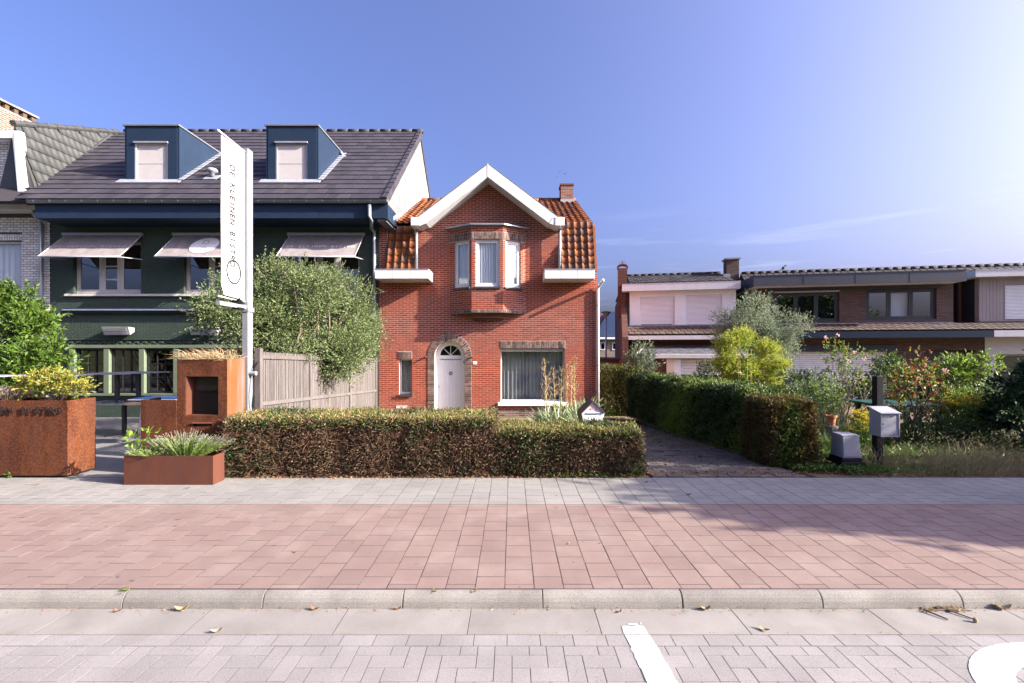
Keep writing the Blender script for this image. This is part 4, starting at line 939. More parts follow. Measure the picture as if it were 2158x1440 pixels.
brickwork(ch, (cx0, 17.5, 0), (0, -1, 0), (-1, 0, 0), 7.45, Z(391, 17.0), spanner(0, 0.5, []), 'brick_chimney', name='chimney_brick', n_obj=60)
MB().box(cx0-0.03, cx1+0.03, 16.97, 17.53, Z(391, 17.0), Z(387.5, 17.0)).build('chimney_cap', 'brick_chimney', ch)
MB().box(cx0-0.02, cx1+0.02, 16.90, 17.52, 7.40, 7.56).build('flashing', 'lead', ch)
# ------------------------------------------------------------------ the dark green bistro
bis = thing('bistro_building', 'dark green painted brick bistro with grey awnings and black tiled roof', 'building', (-9, YR, -0.3))
BL, BR = xr(107), xr(799.5)
Wx = [(xr(155), xr(297)), (xr(388), xr(530)), (xr(617), xr(759))]
wz0, wz1 = zr(619), zr(508)
gx_ = [xr(p) for p in (155, 228, 302, 374, 447, 520, 593)]; gz0, gz1 = zr(829), zr(734)
holes = [(a, b, wz0, wz1) for a, b in Wx]+[(gx_[0], gx_[-1], gz0, gz1)]
bwall = wallslab('wall', 'brick_green', bis, [-0.5, gz0, gz1, wz0, wz1, 6.0], spanner(BL, BR, holes), YR, YR+0.28)
brickwork(bwall, (0, YR, 0), (1, 0, 0), (0, -1, 0), -0.5, 5.62, spanner(BL, BR-0.003, holes), 'brick_green', n_obj=300, proud=0.005, j=0.009)
MB().box(BL, BL+0.2, YR+0.281, 21.5, -0.5, 6).box(BR-0.2, BR, YR+0.281, 21.5, -0.5, 6).box(BL, BR, 21.5, 21.7, -0.5, 6).build('side_wall', 'brick_green', bis)
MB().box(BL+0.3, BR-0.3, YR+1.8, YR+1.85, -0.4, 5.9).build('room_partition', 'interior', bis)
MB().box(BL+0.3, BR-0.3, YR+0.29, YR+1.8, 2.7, 2.75).box(BL+0.3, BR-0.3, YR+0.29, YR+1.8, 5.5, 5.55).build('floor_slab', 'interior', bis)
# corbelled brick band over the ground floor windows
band = MB().box(BL+0.05, BR-0.4, YR-0.05, YR-0.006, zr(716.5), zr(713)).build('brick_band', 'brick_green', bis)
out = []; x = BL+0.06; k = 0
while x < BR-0.55:
    for r_ in range(2):
        if (k+r_) % 2 == 0: out.append((basis((x+0.06, YR-0.035, zr(721.5+r_*4.2)), (1, 0, 0), (0, -1, 0)), 0.115, 0.052))
    x += 0.125; k += 1
lay(out, band, 'band_brick', 'band_bricks', 'brick_green', 150, t=0.04)
# upper windows, pale frames, sill strip
for a, b in Wx:
    w = MB().frame(a, b, wz0, wz1, YR+0.10, YR+0.17, 0.05, tb=0.09).build('window', 'frame_pale', bis, bevel=0.004)
    wd = b-a; m1, m2 = a+wd*0.375, a+wd*0.645
    for c0, c1 in ((a+0.05, m1-0.045), (m1+0.045, m2-0.045), (m2+0.045, b-0.05)):
        MB().frame(c0+0.002, c1-0.002, wz0+0.092, wz1-0.052, YR+0.108, YR+0.16, 0.045).build('sash', 'frame_pale', w, bevel=0.003)
        MB().box(c0+0.04, c1-0.04, YR+0.128, YR+0.136, wz0+0.13, wz1-0.09).build('pane', 'glass_mirror', w)
    for c in (m1, m2): MB().box(c-0.043, c+0.043, YR+0.10, YR+0.165, wz0+0.092, wz1-0.052).build('mullion', 'frame_pale', w)
    for k in range(1, 4): MB().box(m1+0.09, m2-0.09, YR+0.112, YR+0.127, wz0+(wz1-wz0)*k/4+0.02, wz0+(wz1-wz0)*k/4+0.065).build('glazing_bar', 'frame_pale', w)
MB().box(xr(142), BR-0.35, YR-0.10, YR+0.099, zr(625), zr(620.3)).build('sill_band', 'stone_sill', bis, bevel=0.004)
# ground floor windows: pale green posts, black glazing bars
gw = MB().box(gx_[0]-0.1, gx_[-1]+0.05, YR-0.09, YR+0.1, gz1, gz1+0.10).build('window_beam', 'green_trim', bis, bevel=0.008)
MB().box(gx_[0]-0.1, gx_[-1]+0.05, YR-0.10, YR+0.1, gz0-0.07, gz0).build('window_sill', 'green_trim', bis, bevel=0.008)
for g0, g1 in zip(gx_[:-1], gx_[1:]):
    MB().box(g0-0.085, g0+0.085, YR-0.07, YR+0.1, gz0+0.001, gz1-0.001).build('window_post', 'green_trim', bis, bevel=0.012)
    w = MB().frame(g0+0.09, g1-0.09, gz0+0.004, gz1-0.004, YR+0.02, YR+0.075, 0.055).build('ground_window', 'frame_black', bis)
    for c in (1, 2): MB().box(g0+0.145+(g1-g0-0.29)*c/3-0.012, g0+0.145+(g1-g0-0.29)*c/3+0.012, YR+0.03, YR+0.06, gz0+0.06, gz1-0.06).build('glazing_bar', 'frame_black', w)
    for c in (1, 2): MB().box(g0+0.146, g1-0.146, YR+0.034, YR+0.056, gz0+0.06+(gz1-gz0-0.12)*c/3-0.012, gz0+0.06+(gz1-gz0-0.12)*c/3+0.012).build('glazing_bar', 'frame_black', w)
    MB().box(g0+0.13, g1-0.13, YR+0.057, YR+0.065, gz0+0.04, gz1-0.04).build('pane', 'glass_dim', w)
# folded patio awning and two heaters
cas = MB().prism([(xr(143), YR-0.16, zr(650.5)), (xr(143), YR-0.008, zr(649)), (xr(143), YR-0.008, zr(661)), (xr(143), YR-0.12, zr(661)), (xr(143), YR-0.18, zr(657))], (xr(640)-xr(143), 0, 0)).build('awning_case', 'panel_navy', bis, bevel=0.006)
MB().box(xr(143)+0.01, xr(640)-0.01, YR-0.19, YR-0.16, zr(655.5), zr(653)).build('awning_rail', 'steel_grey', cas)
for k, px in enumerate((260, 441)):
    hx = xr(px); ht = thing('patio_heater', ['grey wall heater left above the bistro ground floor windows', 'grey wall heater behind the shrub beside the white banner'][k], 'heater', (hx, YR-0.2, zr(707)), 'wall heaters of the bistro')
    a, b = hx-0.40, hx+0.40
    MB().prism([(a, YR-0.30, zr(690)), (a, YR-0.06, zr(691)), (a, YR-0.06, zr(700)), (a, YR-0.22, zr(707))], (b-a, 0, 0)).build('housing', 'steel_grey' if k == 0 else 'stone_sill', ht, bevel=0.008)
    MB().obox((a+0.05, YR-0.308, zr(691.5)), (b-a-0.1, 0, 0), (0, 0.075, zr(705.5)-zr(691.5)), (0, -0.004, -0.001)).build('reflector', 'aluminium', ht)
    for i in range(4): MB().obox((a+0.05, YR-0.316+0.0185*i, zr(691.8)-0.047*i-0.012), (b-a-0.1, 0, 0), (0, 0.002, -0.011), (0, -0.006, 0)).build('grille_bar', 'steel_dark', ht)
    MB().box(hx-0.05, hx+0.05, YR-0.06, YR-0.008, zr(701), zr(695)).build('bracket', 'steel_dark', ht)
# three window awnings, sloping cloth on arms
AW = [(-13.56, -11.20), (-10.23, -7.87), (-6.76, -4.48)]
lab = ['stained grey window awning at the left end of the bistro', 'grey window awning with a pale round emblem, half behind the banner', 'grey window awning with pale lettering above the olive green shrub']
for k, (a, b) in enumerate(AW):
    aw = thing('window_awning', lab[k], 'awning', ((a+b)/2, YR, 4.5), 'window awnings of the bistro')
    P0, P1 = Vector((a, YR-0.02, 5.27)), Vector((a, 12.60, 4.46)); d = P1-P0
    n_ = Vector((0, -d.z, d.y)).normalized(); n_ = n_ if n_.z > 0 else -n_
    V = []; nx, ny = 24, 8
    for j in range(ny+1):
        for i in range(nx+1):
            s_ = 0.014*math.sin(math.pi*j/ny)*(1+0.4*math.sin(i*1.1+k)); q = P0+Vector(((b-a)*i/nx, 0, 0))+d*(j/ny)-n_*s_; V.append(tuple(q))
    nb_ = len(V); V += [tuple(Vector(v)-n_*0.004) for v in V]
    Fc = [(j*(nx+1)+i, j*(nx+1)+i+1, (j+1)*(nx+1)+i+1, (j+1)*(nx+1)+i) for j in range(ny) for i in range(nx)]
    Fc += [tuple(nb_+q for q in reversed(f)) for f in Fc]
    raw('cloth', V, Fc, 'awning_cloth', aw, smooth=True)
    MB().box(a-0.03, b+0.03, YR-0.10, YR-0.007, 5.24, 5.33).build('cassette', 'steel_grey', aw, bevel=0.01)
    MB().tube([(a, 12.595, 4.452), (b, 12.595, 4.452)], 0.019, 8).build('front_rail', 'aluminium', aw, smooth=True)
    for xx in (a+0.02, b-0.02):
        MB().tube([(xx, 12.61, 4.45), (xx, YR-0.01, zr(551)+0.05)], 0.013, 6).build('arm', 'aluminium', aw)
        MB().tube([(xx, 12.6, 4.462), (xx, YR-0.03, 5.255)], 0.010, 6).build('side_rail', 'aluminium', aw)
    u = Vector((1, 0, 0)); ld = -d.normalized()
    if k != 1: lettering('DE KLEINEN BISTRO', P0+Vector(((b-a)*0.085, 0, 0))+d*0.60+n_*0.005, u, n_, 0.135, (b-a)*0.83/16, 'print_pale' if k == 0 else 'print_white', aw, ext=0.0006, thin=-0.001, sx=1.15)
    else:
        lettering('DE KLEINEN BISTRO', P0+Vector(((b-a)*0.13, 0, 0))+d*0.945+n_*0.005, u, n_, 0.07, (b-a)*0.72/16, 'print_pale', aw, ext=0.0004, thin=-0.002)
        C = P0+Vector(((b-a)*0.5, 0, 0))+d*0.50; r_ = 0.40
        def ring(r, n=48): return [C+u*(r*math.cos(2*math.pi*i/n))+ld*(r*math.sin(2*math.pi*i/n))+n_*0.004 for i in range(n)]
        em = MB().prism(ring(r_+0.012), n_*0.001).build('emblem', 'print_grey', aw)
        MB().prism([p+n_*0.0012 for p in ring(r_)], n_*0.0012).build('emblem_disc', 'print_white', em)
        def pos(x_, y_): return C+u*x_+ld*y_+n_*0.0075
        lettering('D', pos(-0.03, 0.06), u, n_, 0.30, 0.1, 'print_grey', em, ext=0.0006, thin=-0.004)
        lettering('B', pos(0.06, -0.30), u, n_, 0.30, 0.1, 'print_grey', em, ext=0.0006, thin=-0.004)
        MB().tube([pos(-0.27, -0.24), pos(-0.10, -0.06), pos(0.28, 0.12)], 0.005, 5).build('emblem_stroke', 'print_grey', em)
# eaves: navy fascia, gutter, downpipes
YE = 12.5; ex0, ex1 = X(73, YE), X(817, YE)
for i in range(5):
    MB().box(ex0+(ex1-ex0)*i/5+0.003, ex0+(ex1-ex0)*(i+1)/5-0.003, YE, YE+0.03, Z(460, YE), Z(430, YE)).build('fascia', 'panel_navy', bis)
MB().box(ex0, ex1, YE+0.031, YR+0.2, Z(460, YE), Z(460, YE)+0.02).build('soffit', 'panel_navy', bis)
gt = MB(); n8 = 10; prof = [(YE-0.07+0.075*math.cos(math.pi+math.pi*i/n8), Z(424, YE)+0.0+0.09*math.sin(math.pi+math.pi*i/n8)) for i in range(n8+1)]
gt.prism([(ex0-0.1, y_, z_) for y_, z_ in prof]+[(ex0-0.1, prof[-1][0], prof[-1][1]+0.02), (ex0-0.1, prof[0][0], prof[0][1]+0.02)], (ex1+0.03-ex0+0.1, 0, 0))
gt = gt.build('gutter', 'gutter_dark', bis)
for i in range(23): MB().box(ex0+0.1+i*0.45, ex0+0.118+i*0.45, YE-0.149, YE-0.14, Z(424, YE)-0.06, Z(424, YE)+0.03).build('gutter_bracket', 'zinc', gt)
dx0 = X(778.5, 12.42); dxw = xr(790.5)
MB().tube([(dx0, 12.43, Z(432, 12.43)), (dx0, 12.44, Z(455, 12.43)), (dx0+0.03, 12.50, Z(465, 12.45)), (dxw-0.05, 13.2, zr(486)), (dxw, 13.32, zr(490)), (dxw, 13.33, zr(500)), (dxw, 13.33, 1.2)], 0.05, 12).build('downpipe', 'zinc', bis, smooth=True)
MB().tube([(dxw, 13.33, 1.21), (dxw, 13.33, -0.3)], 0.05, 12).build('downpipe_foot', 'zinc', bis, smooth=True)
for py in (560, 640, 700): MB().tube([(dxw, 13.33, zr(py)), (dxw, 13.33, zr(py)+0.035)], 0.057, 12).build('pipe_clip', 'steel_grey', bis)
# roof planes and tiles
RX0, RX1 = -15.1, -3.52; P0, P1 = (12.36, 6.0), (17.2, 10.28)
broof = MB()
broof.prism([(RX0, P0[0], P0[1]-0.04), (RX0, P1[0], P1[1]-0.04), (RX0, 21.9, 6.0), (RX0, 21.7, 6.0), (RX0, P1[0], P1[1]-0.30), (RX0, P0[0]+0.25, P0[1]-0.04)], (RX1-RX0-0.02, 0, 0))
broof = broof.build('roof', 'tile_black', bis)
sl_ = Vector((0, P1[0]-P0[0], P1[1]-P0[1])); LS = sl_.length; sl_.normalize(); nr_ = Vector((0, -sl_.z, sl_.y))
dorm = [(X(263, 13.35), X(378, 13.35)), (X(561, 13.35), X(671, 13.35))]; DZT = Z(267, 13.35)
rows = 18; rl = LS/rows; out = []
for i in range(rows):
    off = 0.15 if i % 2 else 0
    x = RX0-off
    while x < RX1:
        a, b = max(x, RX0), min(x+0.30, RX1)
        zc_ = P0[1]+sl_.z*(i+0.5)*rl; yc_ = P0[0]+sl_.y*(i+0.5)*rl
        hid = any(a > d0-0.02 and b < d1+0.02 and 13.5 < yc_ and zc_ < DZT+0.1 for d0, d1 in dorm)
        hid = hid or (a < -13.82-(zc_-6.1)/2.6-0.35)
        if b-a > 0.05 and not hid:
            o_ = Vector(((a+b)/2, P0[0], P0[1]))+sl_*((i+0.5)*rl)+nr_*(0.036+R.uniform(-.002, .002))
            M = Matrix(((1, 0, 0, o_.x), (0, sl_.y, nr_.y, o_.y), (0, sl_.z, nr_.z, o_.z), (0, 0, 0, 1)))@Matrix.Rotation(-0.045+R.gauss(0, 0.004), 4, 'X')@Matrix.Rotation(R.gauss(0, 0.003), 4, 'Y')
            out.append((M@Matrix.Rotation(0, 4, 'Z'), b-a-0.004, rl+0.02))
        x += 0.30
# lower edge of each tile is lifted, so every course throws a shadow line
lay([(M@Matrix.Rotation(-0.02, 4, 'X'), w, d) for M, w, d in out], broof, 'roof_tile', 'roof_tiles', 'tile_anthracite', 300, t=0.026, ch=0.004)
for i in range(28): MB().tube([(RX0+0.02+i*0.415, P1[0], P1[1]+0.02), (RX0+0.02+i*0.415+0.41, P1[0], P1[1]+0.028)], 0.09, 10).build('ridge_tile', 'tile_anthracite', broof, smooth=True)
for i in range(rows):
    o_ = Vector((RX1-0.13, P0[0], P0[1]))+sl_*(i*rl)+nr_*0.05
    MB().obox(o_, (0.15, 0, 0), sl_*(rl+0.01)-nr_*0.02, nr_*0.03).obox(o_+Vector((0.125, 0, 0))-nr_*0.13, (0.025, 0, 0), sl_*(rl+0.01)-nr_*0.02, nr_*0.13).build('verge_tile', 'tile_anthracite', broof)
# gable clad with pale slates
GXp = RX1-0.03
def gz(y_): return P0[1]-0.12+(y_-P0[0])*sl_.z/sl_.y if y_ < P1[0] else P1[1]-0.12-(y_-P1[0])*sl_.z/sl_.y
gab = MB().prism([(GXp-0.03, 12.56, 5.45), (GXp-0.03, 12.56, gz(12.56)-0.03), (GXp-0.03, P1[0], gz(P1[0])-0.02), (GXp-0.03, 21.4, gz(21.4)), (GXp-0.03, 21.4, 5.45)], (-0.25, 0, 0)).build('gable', 'slate_grey', bis)
out = []; z = 5.45; k = 0
while z < 10.2:
    y = 12.57-(0.10 if k % 2 else 0)
    while y < 21.3:
        a, b = max(y, 12.57), y+0.2
        top = min(gz(a+0.01), gz(b-0.01))
        if top-z > 0.06 and b-a > 0.05:
            h_ = min(0.42, top-z)
            out.append((basis((GXp-0.024+0.006*(1 if False else 0), (a+b)/2, z+h_/2), (0, 1, 0), (1, 0, 0))@Matrix.Rotation(-0.012, 4, 'X'), b-a-0.010, h_))
        y += 0.2
    z += 0.40; k += 1
lay(out, gab, 'slate', 'slates', 'slate_white', 300, t=0.012, ch=0.002)
fl = Vector((GXp+0.01, 13.07, 5.62)); fe = Vector((GXp+0.01, 17.3, 7.72))
MB().obox(fl, (0.03, 0, 0), fe-fl, (0, 0, 0.12)).build('flashing', 'lead', gab)
# soffit return under the overhanging corner
MB().prism([(ex1+0.005, YE+0.0, Z(462, YE)), (GXp-0.04, YE, Z(462, YE)), (GXp-0.04, YE+0.02, Z(430, YE)), (ex1+0.005, YE+0.02, Z(430, YE))], (0, 0.85, 0)).build('corner_box', 'panel_navy', bis)
# dormers
for k, (d0, d1) in enumerate(dorm):
    dm = MB(); yd0 = 13.35; zb0 = P0[1]+(yd0-P0[0])*sl_.z/sl_.y
    yk = P0[0]+(DZT-P0[1])*sl_.y/sl_.z
    dm.prism([(d0+0.07, yd0+0.06, zb0), (d0+0.07, yd0+0.06, DZT-0.01), (d0+0.07, yk-0.02, DZT-0.01)], (d1-d0-0.14, 0, 0))
    dm = dm.build('dormer', 'interior', bis)
    for xx in (d0, d1-0.06): MB().prism([(xx, yd0, zb0-0.02), (xx, yd0, DZT), (xx, yk, DZT), (xx, yd0+0.02, zb0-0.02)], (0.06, 0, 0)).build('cheek', 'panel_navy', dm)
    w0, w1 = d0+(d1-d0)*0.185, d1-(d1-d0)*0.205; wz_0, wz_1 = Z(390, yd0), Z(302, yd0)
    f = MB()
    for a, b, c, e in ((d0+0.062, w0, zb0, wz_1), (w1, d1-0.062, zb0, wz_1), (d0+0.062, d1-0.062, wz_1+0.006, DZT)): f.box(a, b, yd0-0.012, yd0+0.03, c, e)
    f.build('front_panel', 'panel_navy', dm)
    MB().box(d0-0.03, d1+0.03, yd0-0.05, yk+0.05, DZT+0.001, DZT+0.05).build('dormer_roof', 'gutter_dark', dm, bevel=0.006)
    wn_ = MB().frame(w0+0.003, w1-0.003, wz_0, wz_1, yd0+0.0, yd0+0.05, 0.04).build('dormer_window', 'frame_pale' if k == 0 else 'steel_grey', dm)
    MB().box(w0+0.045, w1-0.045, yd0+0.035, yd0+0.045, wz_0+0.04, wz_1-0.04).build('screen_blind', 'blind_screen', wn_)
    MB().box(w0-0.01, w1+0.01, yd0-0.06, yd0-0.013, wz_1-0.01, wz_1+0.035).build('blind_case', 'steel_grey', wn_)
    MB().box(w0+0.045, w1-0.045, yd0+0.028, yd0+0.034, (wz_0+wz_1)/2+0.02, (wz_0+wz_1)/2+0.03).build('blind_rail', 'frame_pale', wn_)
    MB().obox((d0-0.15, yd0-0.16, zb0-0.09), (d1-d0+0.25, 0, 0), (0, 0.17, 0.158), (0, -0.012, 0.014)).build('lead_apron', 'lead', dm)
    b = MB(); q0 = Vector((d1+0.004, yd0-0.03, zb0-0.0)); q1 = Vector((d1+0.004, yk, DZT))
    nst = 12
    for i in range(nst):
        a_ = q0.lerp(q1, i/nst)+nr_*0.052; c_ = q0.lerp(q1, (i+0.93)/nst)+nr_*0.044; b.obox(a_, (0.16, 0, 0), c_-a_, nr_*0.012)
    b.build('lead_flashing', 'lead', dm)
MB().tube([(dorm[1][1]+0.05, 14.95, DZT-0.05), (dorm[1][1]+0.10, 15.05, DZT-0.15), (dorm[1][1]+0.5, 15.1, DZT-0.22)], 0.05, 8).build('overflow_pipe', 'lead', bis, smooth=True)
vy = 13.62; vz = P0[1]+(vy-P0[0])*sl_.z/sl_.y
vt = MB().lathe((X(452, vy), vy-0.10, vz-0.02), [(0.07, 0), (0.07, 0.13), (0.15, 0.15), (0.155, 0.20), (0.12, 0.245), (0.02, 0.26)], 16).build('roof_vent', 'lead', bis, smooth=True)
MB().obox((X(452, vy)-0.2, vy-0.22, vz-0.16), (0.4, 0, 0), sl_*0.3, nr_*0.03+sl_*0.0).build('vent_flashing', 'lead', vt)

# ------------------------------------------------------------------ pale brick neighbour at the left edge
nb = thing('pale_brick_house', 'pale grey brick house with white mansard frame at the left edge', 'house', (-16.5, YR, -0.3))
NX0, NX1 = -19.5, BL-0.004
nwin = (-17.2, xr(47), zr(626), zr(508))
nw = wallslab('wall', 'mortar_dark', nb, [-0.5, nwin[2], nwin[3], 6.1], spanner(NX0, NX1, [nwin]), YR-0.02, YR+0.26)
brickwork(nw, (0, YR-0.02, 0), (1, 0, 0), (0, -1, 0), -0.3, 5.82, spanner(NX0, NX1, [nwin, (nwin[0]-0.05, nwin[1]+0.02, nwin[3], nwin[3]+0.2)]), 'brick_white', n_obj=300, h=0.0745, L=0.2, j=0.014)
lb = MB().box(nwin[0]-0.05, nwin[1]+0.02, YR-0.024, YR, nwin[3]+0.004, nwin[3]+0.195).build('lintel', 'mortar_dark', nb)
soldier(lb, nwin[0]-0.05, nwin[1]+0.02, nwin[3]+0.002, nwin[3]+0.195, (0, YR-0.02, 0), (1, 0, 0), (0, -1, 0), m='brick_white', pitch=0.075, proud=0.010)
window(nb, nwin[0], nwin[1], nwin[2]+0.03, nwin[3], YR+0.08, 0.06, curtain='curtain', glass='glass', sash=0, folds=0.2, cy=0.12, amp=0.03)
MB().box(nwin[0]-0.1, nwin[1]+0.03, YR-0.1, YR+0.078, nwin[2]-0.05, nwin[2]+0.028).build('window_sill', 'dark_stone', nb)
MB().box(NX0, NX1-0.3, YR+0.8, YR+0.85, -0.4, 6).build('room_partition', 'interior', nb)
MB().box(NX0, X(71, 12.8), 12.86, 12.90, Z(440, 12.8), Z(424, 12.8)).build('fascia', 'white_pvc', nb)
MB().box(NX0, X(70, 12.8), 12.90, YR-0.03, Z(440, 12.8)+0.03, Z(440, 12.8)+0.05).build('soffit', 'white_pvc', nb)
MB().tube([(X(66, 12.9), 12.95, Z(440, 12.9)), (X(67, 12.95), 13.0, Z(452, 13)), (xr(92), 13.27, zr(466)), (xr(94), 13.30, zr(474)), (xr(94), 13.30, -0.3)], 0.05, 12).build('downpipe', 'zinc', nb, smooth=True)
for py in (602, 545): MB().tube([(xr(94), 13.30, zr(py)), (xr(94), 13.30, zr(py)+0.04)], 0.058, 12).build('pipe_clip', 'steel_grey', nb)
# mansard front: white raking frame round pale brick, steep grey tiled side
fA, fB, fC, fD = W(-40, 275, 12.95), W(41, 276, 12.95), W(55, 412, 12.86), W(41, 412, 12.86)
MB().prism([W(-60, 275, 12.95), W(28, 275, 12.95), W(28, 291, 12.95), W(-60, 291, 12.95)], (0, 0.12, 0)).build('mansard_frame', 'white_pvc', nb)
MB().prism([W(28, 275, 12.95), W(41, 276, 12.95), W(55, 412, 12.86), W(38, 412, 12.86), W(26, 291, 12.95)], (0, 0.14, 0)).build('mansard_frame', 'white_pvc', nb)
mb_ = MB().box(-19, -14.95, 13.30, 13.5, 6.0, 8.3).build('mansard_wall', 'mortar_dark', nb)
brickwork(mb_, (0, 13.3, 0), (1, 0, 0), (0, -1, 0), 6.05, 8.3, spanner(-19, lambda za, zb: -14.0-(za-6.0)*0.3 if False else -14.0, []) if False else spanner(-17.5, -14.96, []), 'brick_white', name='mansard_brick', n_obj=60, h=0.0745, L=0.2, j=0.014)
mM = 2.6; xk, zk = -13.80, 6.10                        # steep side facing the bistro roof
def sx(z): return xk-(z-zk)/mM
sd = MB()
def syv(z): return P0[0]+(z-P0[1])*sl_.y/sl_.z         # where it meets the bistro roof
sd.add([(sx(6.0)+0.02, 12.75, 6.0), (sx(6.3), 12.9, 6.3), (sx(8.45), 13.05, 8.45), (sx(10.3), 17.3, 10.3), (sx(10.3), 19, 6.0), (sx(10.3)-1, 19, 6.0), (sx(8.4)-0.8, 13.2, 6.0)],
       [(0, 1, 2, 3, 4), (4, 5, 6, 0), (2, 6, 5, 3), (0, 6, 2, 1), (3, 5, 4)])
nroof = sd.build('roof', 'tile_grey', nb)
nn = Vector((math.cos(math.atan(1/mM)), 0, math.sin(math.atan(1/mM)))); upS = Vector((-nn.z, 0, nn.x))
def wavy(w, l):
    us = [i/10 for i in range(11)]; V = []
    for y_, lift in ((0, 0.022), (l, 0.0)): V += [(u*w, y_, lift+0.009*math.cos(2*math.pi*u)) for u in us]
    V += [(u*w, 0, 0.002+0.009*math.cos(2*math.pi*u)) for u in us]
    k = 11; me = bpy.data.meshes.new('roof_tile'); me.from_pydata(V, [], [(i, i+1, k+i+1, k+i) for i in range(k-1)]+[(2*k+i, 2*k+i+1, i+1, i) for i in range(k-1)])
    me.materials.append(MATS['tile_grey']); me.update(); me.polygons.foreach_set('use_smooth', [True]*10+[False]*10); return me
wt = wavy(0.21, 0.40); z = 6.02
while z < 10.25:
    y = 12.8
    while y < 18.5:
        ztop = 8.45+(y-13.05)*(10.3-8.45)/(17.3-13.05)
        if z < ztop-0.12 and y > 12.85+(z-6.0)*0.08 and y < syv(z)+0.5:
            o_ = Vector((sx(z), y, z))+nn*0.02
            M = Matrix(((0, upS.x, nn.x, o_.x), (1, upS.y, nn.y, o_.y), (0, upS.z, nn.z, o_.z), (0, 0, 0, 1)))
            piece('roof_tile', wt, M, nroof)
        y += 0.21
    z += 0.36
for i in range(12):
    a_ = Vector((sx(8.45), 13.0, 8.47)).lerp(Vector((sx(10.3), 17.3, 10.32)), i/12); b_ = Vector((sx(8.45), 13.0, 8.47)).lerp(Vector((sx(10.3), 17.3, 10.32)), (i+1)/12)
    MB().tube([a_, b_-(b_-a_)*0.02], 0.09, 8, r1=0.083).build('ridge_tile', 'tile_grey', nroof)
v0, v1 = Vector((sx(6.1)+0.03, 12.72, 6.16)), Vector((sx(9.9)+0.02, syv(9.9), 9.97))
MB().tube([v0, v1], 0.06, 6).build('valley_tile', 'tile_grey', nroof)
cx_n = -15.55
chn = MB().box(cx_n-1.0, cx_n, 13.3, 14.42, 8.0, 9.18).build('chimney', 'mortar_pale', nroof)
brickwork(chn, (cx_n, 13.3, 0), (0, 1, 0), (1, 0, 0), 8.4, 9.17, spanner(0.005, 1.115, []), 'brick_cream', name='chimney_brick', n_obj=120)
for i in range(5): MB().box(cx_n-0.9, cx_n-0.01, 13.3+0.25*i, 13.3+0.25*i+0.11, 9.181, 9.36).build('chimney_pier', 'brick_cream', chn)
MB().box(cx_n-0.8, cx_n-0.12, 13.3, 14.4, 9.182, 9.35).build('flue', 'interior', chn)
MB().box(cx_n-1.04, cx_n+0.05, 13.25, 14.47, 9.361, 9.42).build('chimney_cap', 'concrete_kerb', chn)
# ------------------------------------------------------------------ row of houses on the right, slightly turned to the street
RO = Vector((5.04, 20.3, 0)); ra = math.radians(-11.0); RU = Vector((math.cos(ra), math.sin(ra), 0)); RV = Vector((-math.sin(ra), math.cos(ra), 0))
RM = Matrix(((RU.x, RV.x, 0, RO.x), (RU.y, RV.y, 0, RO.y), (0, 0, 1, 0), (0, 0, 0, 1)))
def rp(px, py, v=0.0):
    d = Vector(((px-CX)/F, 1, 0)); t = (v+RO.dot(RV))/d.dot(RV); p = d*t-RO
    return p.dot(RU), H-(py-HY)*t/F
def ru(px, v=0.0): return rp(px, 737, v)[0]
def RB(): return MB(RM)
def slatshutter(parent, u0, u1, z0, z1, v, name='roller_shutter', m='shutter_white', pitch=0.055):
    s = RB().box(u0, u1, v+0.016, v+0.03, z0, z1).build(name, 'steel_grey', parent); k = max(2, round((z1-z0)/pitch)); p = (z1-z0)/k
    for i in range(k): RB().prism([(u0, v+0.015, z0+i*p+0.006), (u0, v, z0+i*p+0.010), (u0, v, z0+(i+1)*p-0.014), (u0, v+0.015, z0+(i+1)*p-0.006)], (u1-u0, 0, 0)).build('slat', m, s)
    return s
TL = {}
def rtiles(parent, u0, u1, v0, z0, v1, z1, m, w=0.30, l=0.34, name='roof_tile', n=300):
    a, b = Vector((0, v0, z0)), Vector((0, v1, z1)); s = b-a; Ls = s.length; s.normalize(); nn_ = Vector((0, -s.z, s.y)); out = []
    k = max(1, round(Ls/l)); l = Ls/k
    for i in range(k):
        x = u0-(w/2 if i % 2 else 0)
        while x < u1:
            p, q = max(x, u0), min(x+w, u1)
            if q-p > 0.04:
                o_ = Vector(((p+q)/2, v0, z0))+s*((i+0.5)*l)+nn_*0.05
                M = Matrix(((1, 0, 0, o_.x), (0, s.y, nn_.y, o_.y), (0, s.z, nn_.z, o_.z), (0, 0, 0, 1)))@Matrix.Rotation(-0.06, 4, 'X')@Matrix.Rotation(0.05+R.gauss(0, 0.01), 4, 'Y')
                out.append((RM@M, q-p-0.012, l+0.02))
            x += w
    lay(out, parent, name, name+'s', m, n, t=0.03, ch=0.006)
def rfascia(name, m, parent, pa, pb, ha, v, t=0.05, top=None):
    """board between two photo points (top edge), ha = bottom edge rows"""
    (ua, za), (ub, zb) = rp(*pa, v), rp(*pb, v); (_, zc), (_, zd) = rp(pa[0], ha[0], v), rp(pb[0], ha[1], v)
    z1, z0 = (za+zb)/2, (zc+zd)/2
    return RB().box(ua, ub, v, v+t, z0, z1).build(name, m, parent), ua, ub, z0, z1

